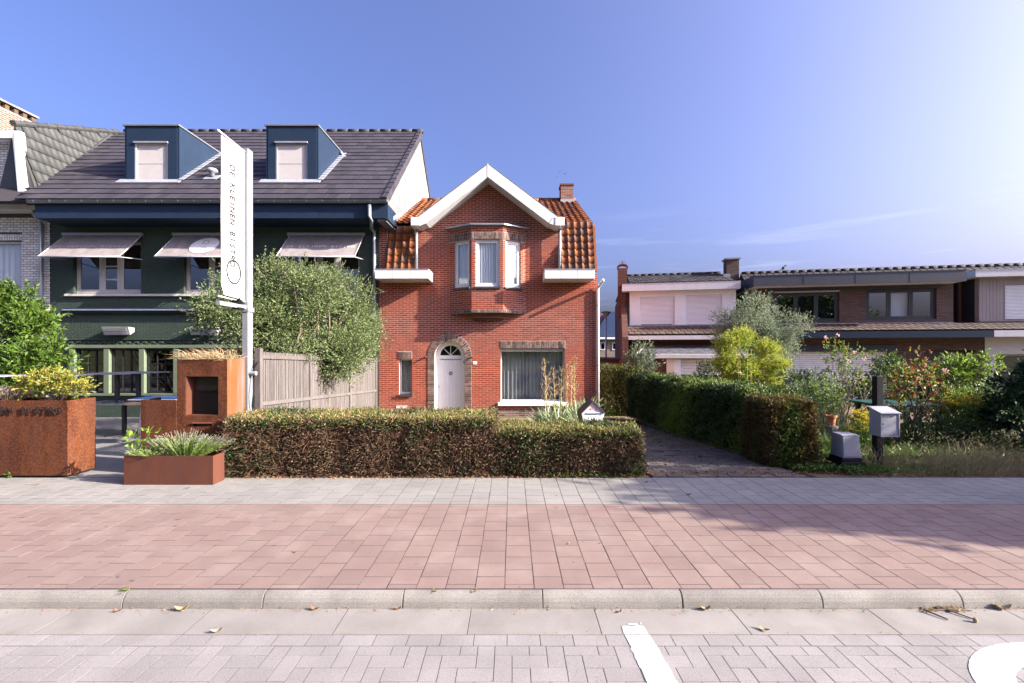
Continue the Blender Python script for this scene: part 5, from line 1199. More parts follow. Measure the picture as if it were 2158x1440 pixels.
# --- white rendered house
h3 = thing('rendered_house', 'white rendered house with closed roller shutters next to the dark brick house', 'house', tuple(RM@Vector((2.6, 0, -0.3))))
u0, u1 = ru(1327), ru(1551); zt_, zb3 = rp(1440, 603)[1], rp(1440, 688)[1]
sA = (*[ru(p) for p in (1349, 1422)], rp(1385, 683)[1], rp(1385, 626)[1]); sB = (*[ru(p) for p in (1446, 1522)], rp(1484, 681)[1], rp(1484, 622)[1])
b = RB()
for a_, c_, e_, f_ in ((u0, sA[0], zb3, zt_), (sA[1], sB[0], zb3, zt_), (sB[1], u1, zb3, zt_)): b.box(a_, c_, 0, 0.2, e_, f_)
for s in (sA, sB): b.box(s[0], s[1], 0, 0.2, zb3, s[2]-0.10).box(s[0], s[1], 0, 0.2, s[3], zt_)
b.build('upper_wall', 'white_render', h3)
for s in (sA, sB):
    slatshutter(h3, s[0], s[1], s[2]-0.05, s[3], 0.05)
    RB().box(s[0], s[1], 0.0, 0.05, s[2]-0.10, s[2]-0.055).build('window_sill', 'white_pvc', h3)
RB().box(sA[0]+0.05, sA[1]-0.1, 0.045, 0.048, sA[2]-0.045, sA[2]-0.015).build('window_gap', 'interior', h3)
RB().box(u0+0.001, u1-0.001, 0.201, 7.5, zb3, zt_).build('upper_body', 'tile_black', h3)
fo, fa, fb_, fz0, fz1 = rfascia('fascia', 'white_pvc', h3, (1311, 598), (1561, 592), (616, 606), -0.35)
RB().box(fa, fb_, -0.299, 7.6, fz0+0.002, fz0+0.03).build('soffit', 'white_pvc', h3)
RB().box(fa, fb_, -0.36, 7.6, fz1+0.001, fz1+0.03).build('roof_edge', 'tile_black', h3)
r3 = RB().prism([(fa+0.5, 1.2, fz1+0.035), (fa+0.5, 4.2, rp(1440, 580, 4.2)[1]), (fa+0.5, 7.5, fz1+0.035)], (ru(1576)-fa-0.4, 0, 0)).build('roof', 'tile_black', h3)
rtiles(r3, fa+0.5, ru(1570), 1.3, fz1+0.06, 4.2, rp(1440, 580.5, 4.2)[1], 'tile_black', n=80)
k = 0; x = fa+0.5
while x < ru(1562): RB().tube([(x, 4.2, rp(1440, 579, 4.2)[1]), (x+0.36, 4.2, rp(1440, 579, 4.2)[1]+0.03)], 0.10, 8).build('ridge_tile', 'tile_black', r3, smooth=True); x += 0.37
c3 = RB().box(ru(1529, 3.6), ru(1555, 3.6), 3.4, 4.0, 5.0, rp(1541, 547, 3.4)[1]).build('chimney', 'far_brick_brown', r3)
RB().box(ru(1529, 3.6)-0.07, ru(1555, 3.6)+0.07, 3.33, 4.07, rp(1541, 547, 3.4)[1]+0.001, rp(1541, 544.5, 3.4)[1]+0.02).build('chimney_cap', 'steel_grey', c3)
RB().box(ru(1524, 3.4), ru(1538, 3.4), 3.34, 3.39, rp(1530, 586, 3.4)[1], rp(1530, 578, 3.4)[1]).build('flashing', 'lead', c3)
# brick side wall with stepped chimney and iron ornament
uL = ru(1309)
RB().box(uL, uL+0.25, 0.2, 7.4, -0.5, fz1-0.3).prism([(uL, -1.1, -0.5), (uL, -1.1, rp(1310, 712)[1]), (uL, 0.2, rp(1310, 640)[1]), (uL, 0.2, -0.5)], (0.25, 0, 0)).build('side_wall', 'far_brick_side', h3)
rtiles(RB().prism([(uL+0.26, 0.0, zb3), (uL+0.26, 0.15, fz0-0.1), (uL+0.26, 0.25, fz0-0.1), (uL+0.26, 0.25, zb3)], (u0-uL-0.3, 0, 0)).build('mansard', 'tile_black', h3), uL+0.27, u0-0.02, -0.02, zb3, 0.12, fz0-0.1, 'tile_black', w=0.24, l=0.3, n=30)
zc0, zc1 = rp(1311, 601, 0.4)[1], rp(1311, 566, 0.4)[1]
c4 = RB().box(ru(1302.5, 0.4), ru(1321.5, 0.4), 0.3, 0.75, zc0-1.5, zc1).build('chimney', 'far_brick_red', h3)
orn = RB(); cu_, cv_ = ru(1312, 0.5), 0.5
for s in (-1, 1):
    orn.tube([(cu_+s*0.22, cv_, zc1-0.05), (cu_+s*0.24, cv_, zc1+0.10), (cu_+s*0.18, cv_, zc1+0.18), (cu_, cv_, zc1+0.22)], 0.022, 6)
    orn.tube([(cu_+s*(0.02+0.055*(1-math.cos(t))), cv_, zc1+0.22+0.10*math.sin(t)+0.05*t/3) for t in [i*0.45 for i in range(9)]], 0.010, 5)
    orn.box(cu_+s*0.21-0.03, cu_+s*0.21+0.03, cv_-0.2, cv_+0.2, zc1, zc1+0.06)
orn.tube([(cu_, cv_, zc1+0.2), (cu_, cv_, zc1+0.42)], 0.010, 5); orn.prism([(cu_-0.24, cv_-0.15, zc1+0.10), (cu_-0.12, cv_-0.15, zc1+0.20), (cu_+0.12, cv_-0.15, zc1+0.20), (cu_+0.24, cv_-0.15, zc1+0.10), (cu_+0.2, cv_-0.15, zc1+0.10), (cu_, cv_-0.15, zc1+0.15), (cu_-0.2, cv_-0.15, zc1+0.10)], (0, 0.3, 0))
orn.build('chimney_ornament', 'rust_iron', c4)
# lower tile strip, white fascia, porch
v_ = -0.95; zlo = rp(1400, 706, v_)[1]; uS0, uS1 = uL+0.02, ru(1700)
lo3 = RB().prism([(uS0, v_+0.02, zlo-0.02), (uS0, 0.0, zb3-0.02), (uS0, 0.0, zb3-0.2), (uS0, v_+0.02, zlo-0.1)], (ru(1560)-uS0, 0, 0)).build('lower_roof', 'tile_black', h3)
rtiles(lo3, uS0, ru(1560), v_, zlo, -0.02, zb3, 'tile_brown', w=0.26, l=0.33)
RB().box(u0-0.02, u1, -0.05, -0.004, zb3, zb3+0.07).build('flashing', 'lead', h3)
zf0 = rp(1400, 716, v_)[1]
RB().box(uS0, ru(1560), v_-0.05, v_, zf0, zlo-0.03).build('lower_fascia', 'white_pvc', h3)
RB().box(uS0+0.2, ru(1640), -0.1, 0.2, -0.5, zf0+0.05).build('ground_wall', 'far_brick_red', h3)
RB().box(uS0+0.05, ru(1560), v_, -0.101, zf0+0.02, zf0+0.045).build('lower_soffit', 'white_pvc', h3)
pz1, pz0 = rp(1420, 727, -0.12)[1], rp(1420, 748, -1.9)[1]
pu0, pu1 = ru(1340, -1.6), ru(1640, -1.6)
por = RB().prism([(pu0, -1.9, pz0), (pu0+0.6, -0.13, pz1), (pu1, -0.13, pz1), (pu1, -1.9, pz0)], (0, 0.02, -0.06)).build('porch_roof', 'slate_grey', h3)
rtiles(por, pu0+0.55, pu1, -1.9, pz0-0.02, -0.14, pz1-0.03, 'slate_grey', w=0.2, l=0.16, name='slate', n=250)
RB().obox((pu0-0.05, -1.92, pz0), (0.62, 1.79, pz1-pz0), (0.06, 0, 0.02), (0, 0, 0.05)).build('hip_edge', 'white_pvc', h3)
RB().box(pu0-0.1, pu1, -1.99, -1.91, pz0-0.14, pz0+0.03).build('porch_gutter', 'white_pvc', h3, bevel=0.01)
RB().box(pu0-0.02, pu1, -1.90, -0.11, pz0-0.17, pz0-0.145).build('porch_ceiling', 'white_pvc', h3)
RB().box(ru(1388, -1.5), ru(1404, -1.5), -1.75, -0.2, -0.5, pz0-0.18).build('porch_pier', 'far_brick_red', h3)
cr_ = RB(); ua, ub = ru(1404.5, -1.8), ru(1421, -1.8)
cr_.box(ua, ub, -1.85, -0.3, -0.5, pz0-0.18); cr_.build('porch_column', 'cream_paint', h3)
RB().box(ub+0.002, ru(1434, -1.7), -1.82, -1.6, -0.5, pz0-0.18).build('porch_post', 'white_render', h3)
us0, us1 = ru(1434, -1.6), ru(1520, -1.6)
slatshutter(h3, us0+0.02, us1, rp(1470, 790, -1.6)[1], pz0-0.19, -1.62, pitch=0.065)
RB().box(us0+0.02, us1, -1.58, -1.56, -0.3, rp(1470, 790, -1.6)[1]).build('porch_window', 'glass_mirror', h3)
RB().box(us0, ru(1640, -1.5), -1.54, -1.5, -0.5, pz0-0.18).build('porch_wall', 'interior', h3)

# --- dark brick house
h4 = thing('dark_brick_house', 'dark brown brick house with anthracite fascia and grouped windows on the right', 'house', tuple(RM@Vector((9, 0, -0.3))))
u0, u1 = ru(1600), ru(2009); zt4, zb4 = rp(1800, 600)[1], rp(1800, 684)[1]
def win4(p0, p1, ta, tb, ba, bb):
    c = (p0+p1)/2; return (ru(p0), ru(p1), (rp(p0, ba)[1]+rp(p1, bb)[1])/2, (rp(p0, ta)[1]+rp(p1, tb)[1])/2)
wA, wB = win4(1632, 1769, 619, 613, 681, 677), win4(1825, 1974, 611, 606, 676, 672)
b = RB(); zz0 = min(wA[2], wB[2]); zz1 = max(wA[3], wB[3])
for a_, c_ in ((u0, wA[0]), (wA[1], wB[0]), (wB[1], u1)): b.box(a_, c_, 0, 0.25, zb4-0.05, zt4)
for w in (wA, wB): b.box(w[0], w[1], 0, 0.25, zb4-0.05, w[2]).box(w[0], w[1], 0, 0.25, w[3], zt4)
b.build('upper_wall', 'far_brick_brown', h4)
RB().box(u0, u1, 0.251, 8, zb4, zt4).build('upper_body', 'interior', h4) if False else RB().box(u0, u1, 1.4, 8, zb4, zt4).build('upper_body', 'interior', h4)
RB().box(wA[0]-0.4, wB[1]+0.15, -0.03, -0.002, zz1+0.01, zt4-0.004).build('panel_band', 'panel_anthracite', h4)
for k, w in enumerate((wA, wB)):
    fr_ = RB().frame(w[0]+0.01, w[1]-0.01, w[2]+0.005, w[3]-0.01, 0.06, 0.13, 0.06).build('window', 'frame_dark', h4)
    for i in range(3):
        a_, c_ = w[0]+0.07+(w[1]-w[0]-0.14)*i/3, w[0]+0.07+(w[1]-w[0]-0.14)*(i+1)/3
        RB().frame(a_+0.005, c_-0.005, w[2]+0.07, w[3]-0.075, 0.07, 0.125, 0.075).build('sash', 'frame_dark', fr_)
        RB().box(a_+0.07, c_-0.07, 0.09, 0.098, w[2]+0.13, w[3]-0.135).build('pane', 'glass_mirror' if (k, i) != (1, 1) else 'glass', fr_)
        RB().box(a_+0.03, c_-0.03, 0.2, 0.21, w[2]+0.1+(0.3 if i == 0 else 0), w[3]-0.1).build('inner_blind', 'curtain', fr_)
RB().box(wA[0], wA[1], -0.01, 0.05, wA[3]-0.009, wA[3]+0.05).build('blind_box', 'stone_sill', h4)
RB().box(u0, u1, -0.06, -0.004, zb4-0.02, zb4+0.06).build('flashing', 'lead', h4)
v2 = -0.75
fo, fa, fb_, fz0, fz1 = rfascia('fascia', 'panel_anthracite', h4, (1588, 588), (2037, 563), (610, 586), v2)
for i in range(1, 4): RB().box(fa+(fb_-fa)*i/4-0.004, fa+(fb_-fa)*i/4+0.004, v2-0.004, v2-0.0005, fz0, fz1).build('board_joint', 'frame_black', fo)
RB().box(fa+0.001, fa+0.05, v2+0.051, 3.2, fz0, fz1).build('side_fascia', 'panel_anthracite', h4)
RB().box(fb_-0.05, fb_-0.001, v2+0.051, 3.2, fz0, fz1).build('side_fascia', 'panel_anthracite', h4)
RB().box(fa+0.051, fb_-0.051, v2+0.052, 3.2, fz0+0.005, fz0+0.03).build('soffit', 'white_render', h4)
RB().box(fa, fb_, v2-0.01, 3.2, fz1+0.001, fz1+0.03).build('flat_roof', 'panel_anthracite', h4)
rz = rp(1800, 571.5, 3.4)[1]; ue = ru(2158, 3.0)+4
r4 = RB().prism([(ru(1562, 3.3), 1.6, rz-1.3), (ru(1562, 3.3), 3.4, rz), (ru(1562, 3.3), 7, rz-2.4)], (ue-ru(1562, 3.3), 0, 0)).build('roof', 'tile_black', h4)
rtiles(r4, ru(1565, 3), ue, 2.0, rz-1.0, 3.4, rz, 'tile_black', w=0.30, l=0.36, n=150)
x = ru(1565, 3.3)
while x < ue: RB().tube([(x, 3.4, rz+0.02), (x+0.35, 3.4, rz+0.06)], 0.11, 8).build('ridge_tile', 'tile_black', r4, smooth=True); x += 0.37
# lower strip of tiles with dark gutter
v_ = -1.0; zlo = rp(1900, 697, v_)[1]; uG0, uG1 = ru(1560), ru(2089, v_)
lo4 = RB().prism([(uG0, v_+0.02, zlo-0.02), (uG0, 0.0, zb4-0.02), (uG0, 0.0, zb4-0.2), (uG0, v_+0.02, zlo-0.1)], (ue-uG0, 0, 0)).build('lower_roof', 'tile_black', h4)
rtiles(lo4, uG0, ue, v_, zlo, -0.02, zb4, 'tile_brown', w=0.27, l=0.36)
zf0 = rp(1900, 712, v_)[1]
RB().box(uG0, uG1, v_-0.12, v_-0.02, zf0, zlo-0.02).build('lower_fascia', 'panel_navy', h4)
RB().box(uG0, uG1, v_-0.02, -0.1, zf0+0.01, zf0+0.03).build('lower_soffit', 'panel_anthracite', h4)
gz1_ = rp(1780, 741, -0.3)[1]; gA, gB = ru(1655, -0.3), ru(1872, -0.3); dA, dB = ru(1949, -0.3), ru(2056, -0.3); dz1 = rp(2000, 738, -0.3)[1]
b = RB()
for a_, c_ in ((uG0+0.2, gA), (gB, dA), (dB, ru(2075, -0.3))): b.box(a_, c_, -0.3, 0.0, -0.5, zf0+0.04)
b.box(gA, gB, -0.3, 0, gz1_, zf0+0.04).box(dA, dB, -0.3, 0, dz1, zf0+0.04); b.build('ground_wall', 'far_brick_brown', h4)
RB().box(ru(1668, -0.3), ru(1888, -0.3), -0.36, -0.303, gz1_-0.02, gz1_+0.27).build('garage_lintel', 'panel_anthracite', h4)
slatshutter(h4, gA, gB, -0.3, gz1_, -0.22, name='garage_door', pitch=0.085)
RB().box(dA, dB, 0.0, 0.05, -0.5, dz1).build('front_door', 'frame_dark', h4)
RB().box(dA+0.9, dA+1.3, -0.03, -0.001, -0.3, dz1-0.1).build('door_glass', 'glass_mirror', h4)

# --- white house at the right edge
h5 = thing('white_brick_house', 'white brick house with grey timber upper wall at the right edge', 'house', tuple(RM@Vector((16.5, 0, -0.3))))
u0 = ru(2063); zt5, zb5 = rp(2100, 580)[1], rp(2100, 675)[1]
wl = RB().box(u0, ue, 0.0, 0.2, zb5-0.05, zt5).build('upper_wall', 'timber_grey', h5)
x = u0
while x < ru(2118): RB().box(x+0.004, x+0.112, -0.014, -0.001, zb5-0.05, zt5).build('cladding_board', 'timber_grey', wl); x += 0.116
RB().box(u0, u0+0.1, 0.201, 3, zb5-0.05, zt5).build('cheek', 'tile_black', h5)
slatshutter(h5, ru(2117), ru(2117)+2.2, rp(2130, 673)[1], rp(2130, 602)[1], -0.03)
fo, fa, fb_, fz0, fz1 = rfascia('fascia', 'white_pvc', h5, (2056, 572), (2158, 566), (585, 580), -0.4)
RB().box(fb_-0.001, ue, -0.4, -0.35, fz0, fz1).build('fascia', 'white_pvc', h5)
RB().box(fa, fa+0.05, -0.349, 2.6, fz0, fz1).build('side_fascia', 'white_pvc', h5)
RB().box(fa, ue, -0.41, 2.6, fz1+0.001, fz1+0.03).build('flat_roof', 'lead', h5)
RB().box(fa+0.051, ue, -0.349, 2.6, fz0+0.005, fz0+0.03).build('soffit', 'white_pvc', h5)
RB().tube([(u0-0.25, 0.6, zb5-0.2), (u0-0.25, 0.6, zt5)], 0.06, 10).build('downpipe', 'rust_iron', h5)
RB().box(uG1+0.01, ue, v_-0.12, v_-0.02, zf0+0.02, zlo-0.02).build('lower_fascia', 'white_pvc', h5)
wz = rp(2100, 746, -0.3)[1]; wu = ru(2097, -0.3)
RB().box(ru(2075, -0.3)+0.003, wu, -0.32, 0, -0.5, zf0+0.05).box(wu, ue, -0.32, 0, wz, zf0+0.05).build('ground_wall', 'far_brick_white', h5)
RB().frame(wu, wu+1.6, -0.3, wz, -0.2, -0.12, 0.06).build('window', 'stone_sill', h5)
RB().box(wu+0.06, wu+1.5, -0.17, -0.16, -0.25, wz-0.05).build('pane', 'glass_dim', h5)
RB().box(wu, ue, 0.2, 0.22, -0.5, wz).build('room_partition', 'far_render', h5)

# --- far between the houses: garden wall, street lamp, a house
gwl = MB().box(2.6, 6.2, 22.0, 22.25, -0.5, Z(757, 22)).build('garden_wall', 'far_brick_red'); tag(gwl, 'red brick garden wall with dark coping between the red house and the rendered house', 'wall')
for i in range(8): MB().prism([(2.6+0.45*i+0.005, 21.95, Z(757, 22)+0.001), (2.6+0.45*i+0.005, 22.125, Z(757, 22)+0.09), (2.6+0.45*i+0.005, 22.3, Z(757, 22)+0.001)], (0.44, 0, 0)).build('coping', 'slate_grey', gwl)
lx = X(1277, 26)
lamp = thing('street_lamp', 'slim pale street lamp with conical head behind the garden wall', 'street lamp', (lx, 26, -0.3))
MB().tube([(lx, 26, -0.35), (lx, 26, Z(668, 26))], 0.055, 10).build('lamp_post', 'aluminium', lamp, smooth=True)
MB().lathe((lx, 26, Z(668, 26)), [(0.07, 0), (0.10, 0.03), (0.27, 0.24), (0.27, 0.25)], 16).build('lamp_shade', 'lamp_glass', lamp)
MB().lathe((lx, 26, Z(668, 26)+0.251), [(0.31, 0), (0.31, 0.03), (0.12, 0.075), (0.02, 0.08)], 16).build('lamp_cap', 'steel_dark', lamp)
for t in range(4): MB().tube([(lx+0.10*math.cos(t*1.57+0.78), 26+0.10*math.sin(t*1.57+0.78), Z(668, 26)+0.02), (lx+0.285*math.cos(t*1.57+0.78), 26+0.285*math.sin(t*1.57+0.78), Z(668, 26)+0.25)], 0.012, 5).build('lamp_rib', 'steel_dark', lamp)
DF = 44
fh = thing('distant_house', 'distant house with dark blue and maroon roof seen past the red house corner', 'house', (8.5, DF, -0.4))
x0, x1 = X(1240, DF), X(1330, DF); ze_, zr_ = Z(711, DF), Z(661, DF+3)
MB().box(x0, x1, DF, DF+7, -0.45, ze_).build('wall', 'far_render', fh)
MB().prism([(X(1262, DF)-1, DF-0.4, ze_-0.1), (x1, DF-0.4, ze_-0.1), (x1, DF+3.5, zr_), (X(1285, DF+3), DF+3.5, zr_), (X(1263, DF), DF+0.6, ze_+0.6)], (0, 0.05, 0.25)).build('roof', 'roof_blue', fh)
MB().prism([(x0, DF+0.5, ze_), (X(1262, DF), DF+0.5, ze_), (X(1289, DF+4), DF+4, zr_-0.05), (x0, DF+4, zr_-0.05)], (0, 0.05, 0.2)).build('side_roof', 'roof_maroon', fh)
MB().box(x0, x1, DF-0.5, DF-0.38, ze_-0.2, ze_-0.02).build('gutter', 'white_pvc', fh)
for p0, p1 in ((1265, 1275), (1290, 1303)):
    w = MB().frame(X(p0, DF), X(p1, DF), Z(738, DF), Z(722, DF), DF-0.06, DF-0.005, 0.07).build('window', 'white_pvc', fh)
    MB().box(X(p0, DF)+0.05, X(p1, DF)-0.05, DF-0.04, DF-0.03, Z(738, DF)+0.05, Z(722, DF)-0.05).build('pane', 'glass_mirror', w)
# birds
def bird(name, p, s, label, flying):
    b = MB(); p = Vector(p)
    if flying:
        b.add([p+Vector(q)*s for q in ((-1, 0, 0.35), (-0.45, 0.1, 0.5), (0, 0.2, 0.05), (0, -0.25, 0.0), (-0.5, -0.25, 0.38), (0.45, 0.1, 0.5), (1, 0, 0.3), (0.5, -0.25, 0.38), (0, 0.5, 0.0), (0, -0.45, 0.02), (0.08, 0, -0.06), (-0.08, 0, -0.06))],
              [(0, 4, 1), (1, 4, 3, 2), (2, 3, 7, 5), (5, 7, 6), (8, 2, 10), (8, 11, 2), (3, 9, 10), (3, 11, 9), (8, 10, 11), (9, 11, 10)])
    else:
        b.lathe(p, [(0.01, 0), (0.045, 0.02), (0.07, 0.09), (0.055, 0.17), (0.035, 0.21), (0.042, 0.25), (0.03, 0.29), (0.005, 0.30)], 10)
        b.v = [tuple(p+Matrix.Rotation(0.75, 3, 'Y')@(Vector(q)-p)) for q in b.v]
        h = p+Vector((0.205, 0, 0.20)); b.add([h, h+Vector((0.02, 0.015, -0.03)), h+Vector((0.02, -0.015, -0.03)), h+Vector((0.09, 0, -0.01))], [(0, 1, 3), (0, 3, 2), (1, 2, 3), (0, 2, 1)])
        b.obox(p+Vector((0, -0.03, 0.03)), (-0.13, 0, -0.07), (0, 0.06, 0), (0, 0, -0.015)); b.tube([p+Vector((0.04, 0.02, 0.05)), p+Vector((0.04, 0.02, -0.07))], 0.006, 5).tube([p+Vector((0.04, -0.02, 0.05)), p+Vector((0.04, -0.02, -0.07))], 0.006, 5)
    o = b.build(name, 'bird_feather'); tag(o, label, 'bird'); return o
bu, bz = rp(1648, 574, 3.4); bird('crow', RM@Vector((bu, 3.4, rz+0.19)), 1, 'dark crow standing on the ridge of the dark brick house', False)
for (px, py), s, l in (((1173.5, 374), 0.34, 'lowest of three small birds flying above the brick chimney'), ((1190, 367.5), 0.38, 'rightmost of three small birds flying above the brick chimney'), ((1180, 363), 0.36, 'highest of three small birds flying above the brick chimney')):
    bird('flying_bird', W(px, py, 58), s, l, True)['group'] = 'birds in the sky'
# ------------------------------------------------------------------ fence, banner, corten furniture
FX = -4.11
fence = thing('wooden_fence', 'weathered grey wooden slat fence between the bistro terrace and the red house', 'fence', (FX, 10, -0.2))
def ft(y): return 1.76-(y-7.2)*0.037                  # top of the fence falls with the ground
posts = [7.17, 8.95, 11.15, 13.28]
for i, y in enumerate(posts): MB().box(FX-0.05, FX+0.045, y-0.045, y+0.045, zg(y)-0.1, ft(y)+(0.03 if i else 0.06)).build('post', 'wood_grey', fence, bevel=0.004)
sm = {}
for i, (a, b) in enumerate(zip(posts[:-1], posts[1:])):
    p = 0.0585 if i == 0 else 0.0615; y = a+0.052
    while y < b-0.085:
        w = p-(0.018 if i == 0 else 0.007); hh = ft(y)-zg(y)-0.04
        key_ = (round(w, 3))
        if key_ not in sm:
            me = bpy.data.meshes.new('slat'); x_ = 0.012
            me.from_pydata([(-x_, 0, 0), (x_, 0, 0), (x_, w, 0), (-x_, w, 0), (-x_, 0, 1), (x_, 0, 1), (x_, w, 1), (-x_, w, 1)], [], [(0, 3, 2, 1), (4, 5, 6, 7), (0, 1, 5, 4), (1, 2, 6, 5), (2, 3, 7, 6), (3, 0, 4, 7)]); me.materials.append(MATS['wood_grey']); me.update(); sm[key_] = me
        piece('slat', sm[key_], Matrix.Translation((FX+R.gauss(0, 0.002), y, zg(y)+0.04))@Matrix.Diagonal((1, 1, hh, 1))@Matrix.Rotation(R.gauss(0, 0.02), 4, 'Z'), fence)
        y += p
    for zf in (lambda q: ft(q)-0.11, lambda q: zg(q)+0.92-0.02*(q-7)): 
        pa, pb = Vector((FX+0.014, a+0.05, zf(a))), Vector((FX+0.014, b-0.05, zf(b)))
        MB().obox(pa, (0.026, 0, 0), pb-pa, (0, 0, 0.065)).build('rail', 'wood_grey', fence)
        if i == 0: continue
        MB().obox(pa-Vector((0.052, 0, 0)), (0.022, 0, 0), pb-pa, (0, 0, 0.065)).build('rail', 'wood_grey', fence)
# banner on its aluminium mast
bn = thing('banner_sign', 'tall white bistro banner on an aluminium mast beside the rusty steel block', 'sign', (-4.23, 7.05, 0))
MB().box(-4.285, -4.19, 7.0, 7.14, -0.1, Z(312, 7.0)).build('mast', 'mast_grey', bn, bevel=0.006)
BX = -4.238; yn, yf = 6.43, 6.985; zt_n = 4.93; zb_n = 2.60
V = []; ny_, nz_ = 10, 60
for j in range(nz_+1):
    t = j/nz_; z = zt_n+(zb_n-zt_n)*t
    for i in range(ny_+1):
        s = i/ny_; y = yf+(yn-yf)*s
        V.append((BX+0.0025*math.sin(3.1*t*math.pi)*s+(0.045*max(0, t-0.93)/0.07 if s > 0.3 else 0), y-0.0*t, z-0.03*(1-s)*t))
nb0 = len(V); V += [(x-0.003, y, z) for x, y, z in V]
Fc = [(j*(ny_+1)+i, j*(ny_+1)+i+1, (j+1)*(ny_+1)+i+1, (j+1)*(ny_+1)+i) for j in range(nz_) for i in range(ny_)]; Fc += [tuple(nb0+q for q in reversed(f)) for f in Fc]
raw('cloth', V, Fc, 'banner_cloth', bn, smooth=True)
MB().tube([(BX-0.006, 7.05, zt_n+0.012), (BX-0.006, 6.36, zt_n+0.035)], 0.016, 10).build('top_rod', 'aluminium', bn, smooth=True)
MB().tube([(BX-0.01, 6.38, 2.575), (BX+0.005, 7.02, 2.555)], 0.014, 10).build('bottom_rod', 'aluminium', bn, smooth=True)
MB().box(BX-0.03, BX+0.03, 6.36, 7.0, 2.44, 2.505).build('bottom_arm', 'mast_grey', bn, bevel=0.003)
cl = MB().box(BX-0.05, BX+0.05, 6.76, 6.90, 2.42, 2.45)
for k in range(4): cl.box(BX-0.045, BX+0.05, 6.74+0.012*k, 6.90-0.012*k, 2.51+0.018*k, 2.522+0.018*k)
cl.box(BX-0.02, BX+0.02, 6.79, 6.85, 2.505, 2.6); cl.build('clamp', 'plastic_black', bn)
MB().box(-4.30, -4.175, 6.985, 7.155, 2.40, 2.47).build('mast_collar', 'mast_grey', bn, bevel=0.004)
lettering('DE KLEINEN BISTRO', (BX+0.0045, 6.63, 4.55), (0, 0, -1), (1, 0, 0), 0.17, 0.0905, 'print_dark', bn, ext=0.0006, thin=0.0035, sx=0.74)
cz, cyy = 2.98, 6.715
ringp = MB().tube([(BX+0.004, cyy+0.165*math.cos(2*math.pi*i/40), cz+0.175*math.sin(2*math.pi*i/40)) for i in range(41)], 0.012, 6).build('emblem_ring', 'print_dark', bn)
MB().tube([(BX+0.005, cyy-0.07, cz-0.06), (BX+0.005, cyy+0.09, cz+0.09)], 0.003, 4).build('emblem_stroke', 'print_grey', ringp)
lettering('DB', (BX+0.0045, cyy-0.03, cz+0.03), (0, 0, -1), (1, 0, 0), 0.09, 0.06, 'print_grey', ringp, ext=0.0004, thin=-0.003)
# seams near both ends of the cloth
for z in (zt_n-0.33, 2.70): MB().box(BX+0.003, BX+0.0045, 6.45, 6.97, z, z+0.005).build('seam', 'print_pale', bn)
# cable on the mast foot
cb = MB(); pts = [(-4.17, 7.10, 1.42), (-4.13, 7.05, 1.30), (-4.10, 7.0, 1.10), (-4.14, 7.03, 0.9), (-4.17, 7.1, 0.75)]
cb.tube(pts, 0.010, 6).tube([(-4.17, 7.06, 1.42), (-4.10, 7.12, 1.60), (-4.09, 7.2, 1.68)], 0.008, 6); cb.build('cable', 'plastic_black', bn, smooth=True)
MB().tube([(-4.19, 7.04, 1.42), (-4.08, 7.04, 1.42)], 0.035, 8).build('cable_plug', 'steel_grey', bn)

def plates(b, x0, x1, y0, y1, z0, z1, t=0.006, bottom=True):
    """open steel box: four plates and a floor"""
    b.box(x0, x1, y0, y0+t, z0, z1).box(x0, x1, y1-t, y1, z0, z1).box(x0, x0+t, y0+t, y1-t, z0, z1).box(x1-t, x1, y0+t, y1-t, z0, z1)
    if bottom: b.box(x0+t, x1-t, y0+t, y1-t, z1-0.12, z1-0.06)
    return b
# long planter with lettering
pl = thing('corten_planter', 'long rusty steel planter with black letters at the left edge', 'planter', (-8, 6.4, 0))
px0, px1, py0, py1, pz = -9.9, -6.245, 6.2, 6.62, 1.085
PW_ = MB(); PW_.box(px0, px1, py0, py0+0.006, 0.03, pz).box(px0, px1, py1-0.006, py1, 0.03, pz).box(px0, px0+0.006, py0+0.006, py1-0.006, 0.03, pz)
PW_.build('shell', 'corten', pl)
MB().box(px1-0.006, px1, py0+0.006, py1-0.006, 0.03, pz).build('end_plate', 'corten', pl)
MB().box(px0+0.006, px1-0.006, py0+0.006, py1-0.006, pz-0.12, pz-0.05).build('earth', 'soil', pl)
MB().box(px0+0.05, px1-0.05, py0+0.04, py1-0.04, -0.01, 0.029).build('plinth', 'black_metal', pl)
for zz in (0.13, 1.045): MB().box(px1-0.03, px1+0.004, py0-0.005, py0-0.0005, zz, zz+0.03).build('hinge', 'corten_dark', pl)
adv = 0.0995; txt = 'DE KLEINEN BISTRO'; xe = X(122.5, 6.17)
lettering(txt, (xe-adv*(len(txt)-1), 6.184, Z(872.5, 6.17)), (1, 0, 0), (0, -1, 0), 0.135, adv, 'black_metal', pl, ext=0.004, thin=0.001)
for i in (0, 3, 6, 9, 11, 13, 15): MB().tube([(xe-adv*(16-i), 6.19, Z(868, 6.17)), (xe-adv*(16-i), 6.2, Z(868, 6.17))], 0.004, 5).build('letter_pin', 'black_metal', pl)
# low planter box
lp = thing('corten_trough', 'low rusty steel trough with lavender in front of the menu block', 'planter', (-4.6, 6.1, 0))
lx0, lx1, ly0, ly1, lz = X(261, 5.87), X(449, 5.87), 5.87, 6.10, 0.386
b = MB().box(lx0, lx1, ly0, ly0+0.006, -0.01, lz).box(lx0, lx0+0.006, ly0+0.006, ly1, -0.01, lz)
b.box(lx1-0.006, lx1, ly0+0.006, ly1, -0.01, lz).build('shell', 'corten_dark', lp)
MB().box(lx0+0.006, lx1-0.006, ly0+0.006, ly1, lz-0.12, lz-0.06).build('earth', 'soil', lp)
